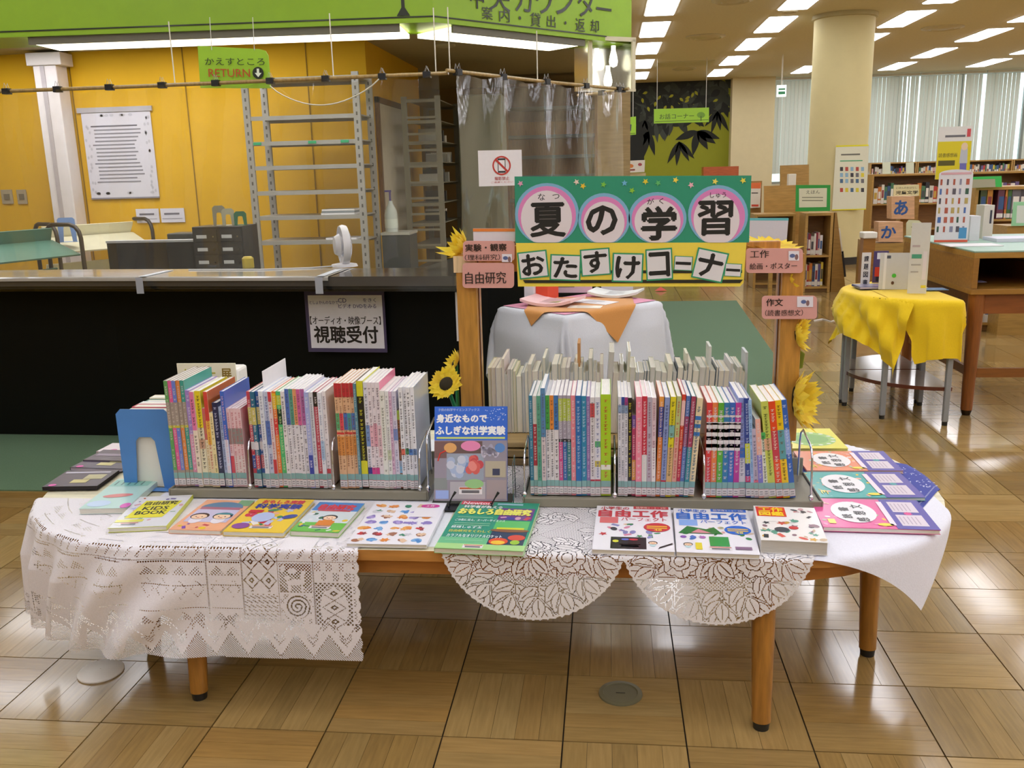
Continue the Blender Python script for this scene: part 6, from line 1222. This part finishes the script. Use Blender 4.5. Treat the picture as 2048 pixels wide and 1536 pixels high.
def vtext(s_): return lambda m, w, h: [m.text(ch, w*.25, h*(.92-.235*(k+1)+.05), w*.75, h*(.92-.235*k-.02), .0003, '2a3040', .03) for k, ch in enumerate(s_)]
standee('narrow white card with four vertical characters on the yellow cloth', 1721, 505, 1743, 565, 5.35, 'dcd8d4', vtext('課題図書'))
standee('dark picture book with a red cover standing behind the folded grey card', 1745, 502, 1778, 566, 5.5, '4a3a6a', lambda m, w, h: (m.rect(w*.2, h*.75, w*.9, h*.95, .0003, 'dcdce8'), m.rect(w*.1, h*.2, w*.8, h*.5, .0003, 'c83a20'), m.rect(w*.2, h*.05, w*.6, h*.2, .0004, '16142c')), name='book', cat='book', th=.012)
standee('pale grey folder card with a small green clover on the yellow cloth', 1757, 505, 1826, 572, 5.2, 'c8c8c8', lambda m, w, h: (m.rect(w*.12, 0, w*.2, h, .0002, 'e0dee0'), m.disc(w*.45, h*.38, .012, .012, .0005, '4ab83a', 8), m.disc(w*.42, h*.18, .008, .01, .0005, '5a3a30', 8), m.rect(w*.2, h*.85, w*.32, h*.93, .0005, '4a5060')), rz=-.1)
v = G(1772, 575, QZ+.013); t = thing('book', 'dark blue book lying flat on the yellow cloth', 'book', (v.x, v.y, QZ+.0125), .05); m = MB(); m.b2((-.16, -.05, 0), (.16, .1, .012), '3a4a8a'); m.build('cover', M_COVER, t); m = MB(); m.b2((-.159, -.0505, .002), (.155, -.05, .010), 'b8b0c8'); m.build('pages', M_PAGESZ, t); m = MB(Matrix.Translation((0, 0, .0125))); m.rect(-.15, -.04, .02, .09, 0, '8a8498'); m.build('cover_print', M_PRINT, t)
t = standee('tall leaflet holder card with a green heading at the desk side of the yellow cloth', 1814, 445, 1862, 588, 5.02, 'cfcdc4', lambda m, w, h: (m.rect(w*.1, h*.5, w*.62, h*.56, .0003, '4a9a7a'), m.rect(w*.1, h*.3, w*.5, h*.32, .0003, 'a8a49c'), m.rect(w*.1, h*.4, w*.6, h*.42, .0003, 'a8a49c'), m.rect(w*.68, h*.08, w*.95, h*.12, .0003, 'd8c83a'), m.rect(w*.1, h*.66, w*.5, h*.69, .0003, 'b8a8a4'), m.rect(w*.7, h*.2, w*.9, h*.6, .0002, 'dcd4d4')), name='leaflet_holder', rz=-.15)
v = G(1850, 580, QZ+.013); m = MB(); m.b2((v.x-.02, v.y-.02, QZ+.0125), (v.x+.12, v.y+.08, QZ+.015), '6a88a8'); tag(m.build('flyer', M_PAPER), 'blue-grey flyer lying on the yellow cloth behind the holder card', 'flyer')

# ------------------------------------------------------------------ oak reading desk with glass top
DX, DY, DZ = 1.90, 4.95, .885
t = thing('oak_desk', 'oak desk with an open compartment and a glass sheet on top', 'desk', (DX, DY, 0)); wl, dp = 1.7, 1.15
m = MB(); m.b2((0, 0, DZ-.03), (wl, dp, DZ), 'a87c34'); m.b2((0, 0, .665), (wl, dp, .695), '9c6f2a'); m.b2((0, 0, .695), (.03, dp, DZ-.03), '96692a'); m.b2((.03, dp-.03, .695), (wl, dp, DZ-.03), '8e6224'); m.build('compartment', M_WOODX, t, bevel=.003)
m = MB(); m.b2((.42, .1, .695), (.46, dp-.03, DZ-.09), '8a5a24'); m.build('divider', M_WOODX, t)
m = MB(); m.b2((.05, .03, .56), (wl, .06, .665), '8a4e1e'); m.b2((.03, .06, .56), (.06, dp-.05, .665), '6e3c16'); m.build('apron', M_WOODX, t)
for x, y in ((.05, .05), (.05, dp-.06), (wl-.06, .05), (wl-.06, dp-.06)): m = MB(); m.cyl((x, y, .03), (x, y, .665), .03, .042, '8e5220', 14); lg = m.build('leg', M_WOOD, t, smooth=40); m = MB(); m.cyl((x, y, 0), (x, y, .03), .02, .03, '4a4238', 12); m.build('foot', M_METAL, lg, smooth=40)
m = MB(); m.b2((.06, .045, .21), (wl-.06, .065, .26), '8a5420'); m.b2((.045, .06, .21), (.065, dp-.06, .26), '8a5420'); m.build('stretcher', M_WOODX, t)
m = MB(); m.b2((DX+.0, DY+.0, DZ+.001), (DX+wl, DY+dp, DZ+.009), '9ab8a8'); tag(m.build('glass_sheet', M_PLASTIC, bevel=.001), 'greenish glass sheet covering the oak desk top', 'glass')
v = G(1950, 566, .695); m = MB(); m.b2((v.x-.05, v.y+.02, .6955), (v.x+.07, v.y+.1, .698), 'b8b4e0'); tag(m.build('paper_slip', M_PAPER), 'lilac paper slip inside the open compartment of the oak desk', 'paper')
DG = DZ+.0095
def f_pics(m, w, h):
    m.rect(0, 0, w, h*.03, .0003, 'd8553a'); m.rect(w*.05, h*.93, w*.95, h*.96, .0004, 'd8a8b0'); rs = random.Random(8)
    for i in range(5):
        for j in range(6): m.rect(w*(.05+.19*i), h*(.14+.13*j), w*(.05+.19*i)+w*rs.choice((.06, .1)), h*(.22+.13*j), .0004, rs.choice(('5a5460', '4a6aa8', '3a5a4a', 'b05a48', '8a88a0', 'b8a060')))
    m.rect(w*.72, h*.05, w*.95, h*.2, .0006, '4a90c0')
a, b = D(1868, 483, 5.55), D(1945, 338, 5.55); w, h = b.x-a.x, b.z-DG
t = thing('picture_board', 'white round-topped board of small pictures standing on the oak desk', 'board', (a.x, 5.55, DG), -.12); n = 12
m = MB(wallT((0, 0, 0))); m.prism([(0, 0), (w, 0), (w, h*.94)]+[(w/2+w/2*math.cos(PI*k/n), h*.94+h*.06*math.sin(PI*k/n)) for k in range(1, n)]+[(0, h*.94)], -.006, 0, 'dcd8dc'); m.build('board', M_PAPER, t); m = MB(wallT((0, -.001, 0))); f_pics(m, w, h); m.build('print', M_PRINT, t)
def box_on(name, lab, x0, y0, x1, Y, col, d=.12, cat='box', fn=None): return standee(lab, x0, y0, x1, 480, Y, col, fn, name, cat, d, 0, DG)
box_on('white_box', 'blank white box beside the round-topped picture board', 1938, 432, 1962, 5.6, 'd8d6da'); box_on('magazine_file', 'pale cardboard file box with a dark vertical title on the oak desk', 1963, 410, 1990, 5.75, 'cfc6b8', fn=lambda m, w, h: m.rect(w*.6, h*.45, w*.8, h*.85, .0003, '3a3a48'))
v = G(1965, 492, DG); m = MB(); m.b2((v.x-.18, v.y-.03, DG), (v.x+.1, v.y+.14, DG+.004), 'e2dee0'); tag(m.build('paper_sheet', M_PAPER), 'white sheet spread on the glass in front of the boxes', 'paper')
v = G(2030, 484, DG); m = MB(); m.b2((v.x-.1, v.y, DG), (v.x+.2, v.y+.2, DG+.02), 'd4d4e0'); tag(m.build('paper_pile', M_PAPER), 'pile of bluish papers at the frame edge of the glass', 'papers')
Yy = 8.6; a, b = D(1872, 336, Yy), D(1945, 252, Yy)
t = thing('yellow_poster', 'yellow and white poster with a standing figure on a stand behind the oak desk', 'poster', (a.x, Yy, 0), -.05); w, h = b.x-a.x, b.z
m = MB(); m.b2((0, 0, a.z-.1), (w, .01, h), 'dcdad6'); m.build('sheet', M_PAPER, t); m = MB(); m.b2((w/2-.01, .012, 0), (w/2+.01, .03, h-.1), '8a8a88'); m.box((w/2, .03, .01), (.3, .25, .02), '6a6a68'); m.build('stand', M_STEEL, t)
m = MB(wallT((0, -.001, 0))); zz = a.z-.1; m.rect(0, zz, w, zz+(h-zz)*.72, 0, 'd8c820'); m.text('読書感想画', w*.05, zz+(h-zz)*.42, w*.6, zz+(h-zz)*.5, .0003, '5a5420', .02); m.rect(w*.05, zz+(h-zz)*.26, w*.55, zz+(h-zz)*.36, .0003, '5a5420'); m.rect(w*.2, zz+(h-zz)*.8, w*.8, zz+(h-zz)*.84, .0003, '6a6a70')
m.disc(w*.8, zz+(h-zz)*.62, w*.1, w*.12, .0006, 'e0c8a8', 12); m.poly([(w*.68, zz+(h-zz)*.3, .0005), (w*.92, zz+(h-zz)*.3, .0005), (w*.9, zz+(h-zz)*.58, .0005), (w*.7, zz+(h-zz)*.58, .0005)], 'b8bcc4'); m.poly([(w*.72, zz, .0005), (w*.92, zz, .0005), (w*.9, zz+(h-zz)*.3, .0005), (w*.7, zz+(h-zz)*.3, .0005)], '6a6ab0'); m.rect(w*.84, zz+(h-zz)*.8, w*.95, zz+(h-zz)*.95, .0006, 'c84a50'); m.build('print', M_PRINT, t)

# ------------------------------------------------------------------ low bookcases and their books
_bk = {}
def small_book(x, y, z, w, h, d, col, lab, group, rz=0., lean=0., cat='book'):
    k = (round(w, 3), round(h, 2), d, col)
    if k not in _bk:
        m = MB(); m.b2((-w/2, 0, 0), (w/2, d, h), col); m.rect; m.add([(-w/2*.7, -.0006, h*.3), (w/2*.7, -.0006, h*.3), (w/2*.7, -.0006, h*.72), (-w/2*.7, -.0006, h*.72)], [(0, 1, 2, 3)], pal('4a4a50', 'e8e4dc', '8a3a40', '3a5a8a', 'c8a84a')); m.add([(-w/2, -.0006, .01), (w/2, -.0006, .01), (w/2, -.0006, .05), (-w/2, -.0006, .05)], [(0, 1, 2, 3)], 'dcdad4'); m.add([(-w/2*.86, .004, h+.0004), (w/2*.86, .004, h+.0004), (w/2*.86, d, h+.0004), (-w/2*.86, d, h+.0004)], [(0, 1, 2, 3)], 'e2ddd0')
        o = m.build('book', M_COVER); _bk[k] = o.data
    else: o = place('book', _bk[k])
    o.location = (x, y, z); o.rotation_euler = (0, lean, rz); tag(o, lab, cat, group); return o
BC = ['d8d4c8', 'c8c4b8', 'b83a3a', '8a3040', '3a5a8a', 'e4e0d4', '4a7a5a', 'd8c04a', 'c87a3a', '6a5a8a', '2a2c38', 'e8e4e0', 'd0a8a0']
def bookcase(lab, x, y, w, d, zt, zs, rz=0., c='b08a48', name='bookcase'):
    t = thing(name, lab, 'bookcase', (x, y, 0), rz); m = MB(); m.b2((0, 0, 0), (.03, d, zt), c); m.b2((w-.03, 0, 0), (w, d, zt), c); m.b2((.03, 0, zt-.03), (w-.03, d, zt), c); m.b2((.03, d-.015, .0), (w-.03, d, zt-.03), '8a5e28'); m.b2((.03, .02, 0), (w-.03, d-.015, .05), '7a5a34'); m.build('carcass', M_WOODX, t, bevel=.003)
    for z in zs: m = MB(); m.b2((.03, .005, z-.02), (w-.03, d-.015, z), c); m.build('shelf', M_WOODX, t)
    return t
def fill(x0, x1, y, z, zmax, group, lab, wr_=(.02, .035), rz=0., org=None, d=.15, cols=None, part=1., step=0):
    x = x0; rs = random.Random(int(x0*997+z*131)); i = 0
    while x < x1-wr_[1]:
        w = round(rs.uniform(*wr_)/.005)*.005; h = min(zmax, round(rs.uniform(.72, .98)*zmax, 2)); i += 1
        if rs.random() < part:
            px_, py_ = (x+w/2, y)
            if org: c_, s_ = math.cos(rz), math.sin(rz); px_, py_ = org[0]+(x+w/2)*c_-y*s_, org[1]+(x+w/2)*s_+y*c_
            small_book(px_, py_, z+.001, w*.94, h, d, rs.choice(cols or BC), lab, group, rz)
        x += w
KY = 10.1; xk0, xk1 = D(1608, 500, KY).x, D(1664, 500, KY).x
kt = D(1635, 426, KY).z
bookcase('low oak picture-book case with two shelves facing the camera before the column', xk0, KY, xk1-xk0, .32, kt, [.06, kt*.47], c='b99250')
fill(xk0+.03, xk1-.04, KY+.06, .06, .27, 'picture books on the lower shelf of the oak case', 'picture book on the lower shelf of the oak case before the column', (.02, .035))
fill(xk0+.03, xk0+.22, KY+.06, kt*.47, .27, 'picture books on the upper shelf of the oak case', 'picture book on the upper shelf of the oak case before the column', (.02, .035))
m = MB(); m.prism([(0, 0), (.13, .0), (.13, .32), (0, .32)], 0, .01, 'a37f42'); 
t = thing('side_rack', 'slanting oak side rack with face-out books beside the low oak case', 'rack', (xk1+.01, KY, 0)); m = MB(); m.add([(0, 0, 0), (.16, 0, 0), (.02, 0, kt), (0, 0, kt), (0, .3, 0), (.16, .3, 0), (.02, .3, kt), (0, .3, kt)], [(0, 1, 2, 3), (7, 6, 5, 4), (1, 5, 6, 2), (0, 4, 5, 1), (3, 2, 6, 7), (4, 0, 3, 7)], '9c763a'); m.build('side_board', M_WOODX, t)
for k, (z, c) in enumerate(((.52, 'dcd8c8'), (.28, '2c3038'))): m = MB(Matrix.Translation((xk1+.03+.165*(1-z/kt)-.01, KY+.02, z)) @ Matrix.Rotation(-.16, 4, 'Y')); m.b2((0, 0, -.12), (.02, .22, .16), c); tag(m.build('book', M_COVER), ('pale', 'dark')[k]+' book leaning face out on the slanting side rack', 'book')
# long case to the left of it running towards the wall, with boards on top
xl0 = D(1505, 500, 10.6).x
bookcase('long low oak case running back from the picture-book case', xl0, 10.5, xk0-xl0-.02, .34, kt-.02, [.06, kt*.47])
fill(xl0+.05, xk0-.1, 10.56, kt*.47, .25, 'books in the long low oak case', 'book on the upper shelf of the long low oak case')
F = Face('broad oak back panel rising over the long low case', 'oak_backboard', 'panel', 10.88, 1530, 427, .02); F.panel([(1528, 470), (1598, 470), (1598, 370), (1528, 372)], 'b58c4a', 'board', M_WOODX)
F = Face('green-framed notice with hand lettering on the oak case', 'framed_notice', 'notice', 10.06, 1591, 422, .01); F.panel([(1591, 423), (1660, 422), (1661, 370), (1592, 370)], '2f9a3e', 'frame')
F.poly([(1598, 415), (1653, 414), (1654, 376), (1598, 377)], 'd8d6b8', .0004); F.txt('えほん', 1612, 380, 1640, 388, '5a5a48', .01); [F.poly([(1604, y+2), (1646, y+2), (1646, y), (1604, y)], '8a8a70', .0006) for y in (394, 400)]; F.done()
F = Face('white display tray with a pale blue upper edge beside the long low case', 'display_tray', 'display', 9.3, 1498, 496, .02); F.panel([(1470, 500), (1572, 498), (1577, 437), (1470, 437)], 'd9d4dc', 'panel'); F.poly([(1470, 441), (1577, 441), (1577, 436), (1470, 436)], '6ac0c8', .0005); F.done('edge_strip')
v = D(1520, 498, 9.3); m = MB(); m.b2((v.x+.1, 9.33, 0), (v.x+.14, 9.37, v.z-.01), 'a98544'); tag(m.build('tray_support', M_WOODX, bevel=.005), 'thin oak leg under the white display tray', 'support')
F = Face('small orange and white notice beside the banner edge', 'small_poster', 'poster', 11.2, 1500, 415, .01); F.panel([(1501, 416), (1520, 415), (1522, 365), (1501, 366)], 'e6e0d0', 'sheet'); F.poly([(1501, 377), (1521, 377), (1522, 365), (1501, 366)], 'e0703a', .0005); F.poly([(1503, 413), (1517, 413), (1517, 409), (1503, 409)], 'd8503a', .0005); F.poly([(1503, 387), (1516, 387), (1516, 385), (1503, 385)], '4a4440', .0005); F.done()
m = MB(); v = D(1500, 470, 11.25); m.b2((v.x-.02, 11.25, 0), (v.x+.12, 11.5, D(1510, 362, 11.25).z), '9c763a'); tag(m.build('oak_end_panel', M_WOODX), 'narrow oak end panel carrying the orange notice', 'panel')
F = Face('tall brown case back seen above the oak panel, before the blinds', 'case_back', 'panel', 11.9, 1560, 372, .05); F.panel([(1560, 548), (1617, 547), (1618, 329), (1561, 331)], 'b08a48', 'board', M_WOODX)
v = D(1583, 372, 10.95); m = MB(); m.b2((v.x-.045, 10.93, v.z+.0), (v.x+.045, 11.0, D(1583, 348, 10.95).z), 'dcd6c4'); tag(m.build('white_carton', M_PAPER, bevel=.005), 'small white carton standing on the oak back panel', 'box')
# poster on the column
F = Face('tall cream poster with yellow edges and rows of small book pictures on the column', 'column_poster', 'poster', CYY-.40, 1668, 420, .006); F.panel([(1664, 421), (1732, 419), (1738, 290), (1672, 292)], 'd8d8c0', 'sheet')
F.poly([(1672, 294), (1737, 292), (1737, 289), (1672, 291)], 'e0d820', .0008); F.poly([(1664, 421), (1732, 419), (1732, 417), (1664, 419)], 'e0d820', .0008); rs = random.Random(5)
F.poly([(1682, 311), (1720, 310), (1720, 307), (1682, 308)], '6a6a60', .0006); F.poly([(1680, 323), (1725, 322), (1725, 320), (1680, 321)], '4aa878', .0006)
for j, y in enumerate((334, 346, 358, 376)):
    for i in range(5): x = 1680+i*10.5; F.poly([(x, y+8), (x+6, y+8), (x+6, y), (x, y)], rs.choice(('6a6a70', '4a6a8a', 'b04a40', 'd8c83a', '3a3a40', '8ab0c8')), .0006)
F.done('print')
# cases at the right with hiragana cubes
rx0, ry0 = D(1745, 500, 11.2).x, 11.2
bookcase('oak bookcase behind the cubes with blue characters', D(1735, 500, 13.8).x, 13.8, 2.2, .35, 1.2, [.06, .42, .78], c='b08a48')
for z in (.78,): fill(D(1735, 500, 13.8).x+.05, D(1735, 500, 13.8).x+2.1, 13.86, z, .3, 'books in the oak case behind the character cubes', 'book in the oak case behind the cubes with blue characters', (.04, .06))
def cube(lab, ch, x0, y0, x1, y1, Y):
    F = Face(lab, 'character_cube', 'sign', Y, x0, y1, .16, 0); F.panel([(x0, y1), (x1, y1), (x1, y0), (x0, y0)], 'd8ac84', 'box', M_WOODX); F.m = MB(wallT((0, -.0012, 0)));
    F.txt(ch, x0+5, y0+8, x0+5+(x1-x0)*.62, y1-8, '2f5a9a', .05, .0005); F.done()
cube('upper pale cube with a blue character on the oak unit', 'あ', 1783, 393, 1829, 438, 9.6); cube('lower pale cube with a blue character on the oak unit', 'か', 1757, 444, 1806, 484, 9.3)
v = D(1775, 560, 9.45); m = MB(); m.b2((D(1735, 560, 9.45).x, 9.31, 0), (D(1870, 560, 9.45).x, 9.9, D(1775, 486, 9.31).z), 'a98544'); tag(m.build('oak_unit', M_WOODX, bevel=.005), 'oak unit under the cubes with blue characters', 'cabinet')
m = MB(); m.b2((D(1800, 450, 9.75).x, 9.75, D(1775, 486, 9.45).z), (D(1835, 450, 9.75).x, 9.9, D(1806, 393, 9.7).z), 'a37f42'); tag(m.build('cube_support', M_WOODX), 'oak upright holding the upper character cube', 'upright')
F = Face('cream shelf sign with two lines of dark lettering above the cubes', 'shelf_sign', 'sign', 9.7, 1786, 390, .01); F.panel([(1787, 392), (1838, 391), (1838, 369), (1788, 370)], 'dcd4a4'); F.txt('児童文学', 1791, 381, 1836, 389, '2a2a24', .03); F.txt('にほんのおはなし', 1792, 373, 1834, 378, '6a6650', 0); F.done()
v = D(1740, 471, 9.0); m = MB(); m.b2((v.x-.06, 9.0, v.z-.03), (v.x+.07, 9.15, v.z+.03), 'e4e2d8'); m2 = v
t = tag(m.build('paper_holder', M_PAPER, bevel=.01), 'small white paper holder on the edge of the oak unit', 'holder')
m = MB(); m.b2((v.x-.05, 9.02, 0), (v.x+.06, 9.14, v.z-.031), '9a6a2c'); tag(m.build('oak_stool', M_WOODX), 'narrow oak post under the white paper holder', 'post')
F = Face('cream rounded index card beside the lower character cube', 'index_card', 'card', 6.3, 1812, 492, .006); F.panel([(1812, 492), (1848, 490), (1843, 445), (1838, 441), (1818, 440), (1813, 446)], 'd4d0a8')
F.poly([(1822, 455), (1832, 455), (1832, 453), (1822, 453)], '8a8860', .0006); F.done()
bm = MB(); v = D(1830, 492, 6.3); bm.cyl((v.x, 6.305, .01), (v.x, 6.305, v.z+.02), .008, .008, '8a8a86', 10); bm.cyl((v.x, 6.305, 0), (v.x, 6.305, .012), .1, .1, '6a6a66', 20); tag(bm.build('card_stand', M_STEEL, smooth=40), 'thin metal stand carrying the cream index card', 'stand')
# nearer case at the frame edge
Yn = 9.2; xn = D(1950, 400, Yn).x
zn = D(2010, 373, Yn).z
bookcase('oak bookcase at the frame edge holding large dark atlases', xn, Yn, 1.6, .4, zn, [.06, .42, D(2010, 438, Yn).z], name='bookcase')
for k, (px, wd, c) in enumerate(((1958, 12, '4a5a3a'), (1972, 10, 'c88a3a'), (1993, 14, '6a3a50'), (2006, 6, 'c8823a'), (2013, 7, '3f6a3a'), (2021, 16, '6a6870'), (2038, 9, '4a4850'))):
    v = D(px, 438, Yn); small_book(v.x+wd*.0026, Yn+.02, v.z+.001, wd*.0048, .29, .24, c, '%s atlas standing in the case at the frame edge' % ('moss green', 'ochre', 'plum', 'orange', 'leaf green', 'grey', 'charcoal')[k], 'atlases in the case at the frame edge')
F = Face('bright green corner-framed sign on the case behind the desk', 'green_sign', 'sign', Yn-.05, 1942, 372, .01); F.panel([(1942, 376), (1990, 374), (2004, 374), (2003, 352), (1942, 354)], '3fc05a'); F.poly([(1942, 376), (1991, 374), (1990, 358), (1942, 359)], 'a8a890', .0006); F.done()
F = Face('pale green framed sheet at the very edge of the frame', 'green_sheet', 'sign', 7.4, 2024, 452, .01); F.panel([(2023, 452), (2075, 451), (2075, 403), (2028, 404)], '9ad8a8'); F.poly([(2032, 446), (2075, 446), (2075, 411), (2034, 411)], 'd8e4dc', .0006); F.done()
v = D(2050, 452, 7.4); m = MB(); m.b2((v.x-.12, 7.42, 0), (v.x+.4, 7.7, v.z), 'a98544'); tag(m.build('oak_unit', M_WOODX), 'oak unit under the pale green framed sheet', 'cabinet')
# case glimpsed below the desk
a = G(1958, 640, 0); Yu = 7.6; xa_, xb_ = D(1950, 640, Yu).x, D(2030, 640, Yu).x
bookcase('low bookcase glimpsed beneath the oak desk', xa_, Yu, .95, .3, .62, [.07, .36]); fill(xa_+.04, xa_+.9, Yu+.02, .07, .26, 'books in the case beneath the oak desk', 'pale book in the low case glimpsed beneath the oak desk', (.03, .05), cols=['e0dccc', 'dcd8c8', 'e4e0d8', '2a2c30', 'd8cc98'])
fill(xa_+.04, xa_+.9, Yu+.02, .36, .2, 'books on top shelf beneath the oak desk', 'pale book on the upper shelf of the case beneath the oak desk', (.04, .06), cols=['e0dccc', 'c8d4dc', 'e4e0d8'])
# far cases along the windows
FB = MB(); Yw = 21.35; xw = D(1736, 400, Yw).x; k = 0; zw = 1.37
while xw < 13.4:
    bookcase('tall oak case below the blinds, %s bay from the column' % ordn(k+1), xw, Yw, 1.0, .32, zw, [.06, .38, .70, 1.03], c='b58f50')
    if xw < 10:
        for z in (.38, .70, 1.03):
            x = xw+.05
            while x < xw+.92:
                w = random.uniform(.03, .05); h = .27*random.uniform(.72, .98)
                if random.random() < .93: FB.b2((x, Yw+.03, z+.001), (x+w*.93, Yw+.18, z+h), random.choice(BC)); FB.b2((x+w*.1, Yw+.029, z+h*.3), (x+w*.8, Yw+.03, z+h*.6), pal('e4e0d8', '8a4a44', '4a5a7a', 'c8b060'))
                x += w
    xw += 1.01; k += 1
tag(FB.build('far_books', M_COVER), 'rows of small books filling the far oak cases under the blinds', 'books', kind='stuff')
for px, py in ((1773, 322), (1820, 322)):
    F = Face('pale shelf card with green corners on the %s far bay' % ('first' if px < 1800 else 'second'), 'shelf_card', 'card', Yw-.03, px-10, py+30, .01); F.panel([(px-8, py+28), (px+8, py+27), (px+8, py+2), (px-8, py+3)], 'd4dcc4'); F.poly([(px-4, py+30), (px+10, py+29), (px+10, py+25), (px-4, py+26)], '4ac078', .0008); F.done()
# ------------------------------------------------------------------ signs by the mural
def hang(lab, x0, y0, x1, y1, Y, fn, col='9acc34'):
    F = Face(lab, 'hanging_sign', 'sign', Y, x0, y1, .03); F.panel([(x0, y1), (x1, y1-3), (x1, y0-3), (x0, y0)], col, 'board', M_PLASTIC); fn(F); F.done()
    a = F.q(x0+6, y0); b = F.q(x1-6, y0); m = MB()
    for q in (a, b): m.tube([(q[0], .015, q[1]-.01), (q[0], .015, CZ-F.o.z)], .006, 'c8c8c0', 5)
    m.build('suspension_wire', M_STEEL, F.t)
hang('lime hanging sign naming the story corner before the leaf mural', 1308, 218, 1418, 247, 17.5, lambda F: (F.txt('お話コーナー', 1319, 226, 1388, 239, '3a5014', .02), F.poly([(1310, 244), (1417, 240), (1417, 239), (1310, 243)], '3a5014', .0008), F.ell(1402, 230, 8, 6, '6a9a2a', .0008), F.poly([(1401, 242), (1403, 242), (1403, 232), (1401, 232)], '4a6a1a', .001)))
hang('lime hanging toilet sign with a dark blue figure at the mural edge', 1240, 236, 1272, 272, 16.5, lambda F: (F.ell(1258, 246, 2.2, 2.6, '1f2f5a', .0008), F.poly([(1254, 262), (1262, 262), (1263, 249), (1253, 249)], '1f2f5a', .0008), F.poly([(1242, 269), (1271, 267), (1271, 266), (1242, 268)], '3a5014', .0008)))
F = Face('white picture menu sheet at the foot of the dark mural tree', 'menu_sheet', 'notice', 16, 1246, 345, .02); F.panel([(1246, 346), (1289, 344), (1290, 320), (1247, 322)], 'dcd8cc'); F.ell(1261, 332, 6, 4, 'd8803a', .0008); F.ell(1280, 329, 4, 3, 'a84a50', .0008); F.poly([(1252, 342), (1270, 341), (1270, 338), (1252, 339)], '8a3a30', .0008); F.done()
v = D(1268, 345, 16); m = MB(); m.b2((v.x-.25, 16.03, 0), (v.x+.2, 16.15, v.z-.01), 'c8b88a'); tag(m.build('notice_stand', M_WOODX), 'cream stand under the picture menu sheet', 'stand')
v = D(1448, 385, 20.5); m = MB(); m.b2((v.x-.45, 20.5, 0), (v.x+.3, 20.9, D(1448, 333, 20.5).z), 'b0562a'); tag(m.build('orange_screen', M_WOODX), 'low rust orange screen before the mural', 'screen')
# ------------------------------------------------------------------ floor fittings and cable
v = G(202, 1344); m = MB(); m.lathe([(.062, 0), (.062, .004), (.056, .009), (.001, .011)], 'f2eee8', 32, (v.x, v.y, .0005)); t = tag(m.build('floor_socket_cap', M_PLASTIC, smooth=40), 'white round floor cap beside the lace-covered table corner', 'floor cap')
v = G(1241, 1388); t = thing('floor_outlet', 'round worn metal floor outlet cover beneath the table', 'floor cap', (v.x, v.y, .0005)); m = MB(); m.lathe([(.058, 0), (.057, .004), (.046, .005), (.045, .003), (.001, .003)], '6e6a50', 32); m.build('cover', M_STEEL, t, smooth=40); m = MB(); m.b2((-.012, -.0015, .0031), (.012, .0015, .0036), '2c2a20'); m.build('slot', M_STEEL, t)
pts = [G(1628, 641, .004), G(1645, 638, .004), G(1662, 643, .004), G(1680, 637, .004), G(1700, 642, .004), G(1712, 639, .004)]; m = MB(); m.tube([tuple(p) for p in pts], .006, 'dcdcd8', 6); tag(m.build('floor_cable', M_PLASTIC, smooth=60), 'white cable lying on the floor behind the far post', 'cable')
m = MB(); v = D(1320, 585, 9); v = G(1318, 583, .0); m.add([(v.x-.05, v.y, .008), (v.x+.09, v.y, .008), (v.x+.02, v.y+.12, .008), (v.x+.02, v.y+.04, .05)], [(0, 1, 3), (1, 2, 3), (2, 0, 3), (2, 1, 0)], 'd84a34'); tag(m.build('floor_marker', M_PLASTIC), 'small red marker on the floor past the counter end', 'marker')
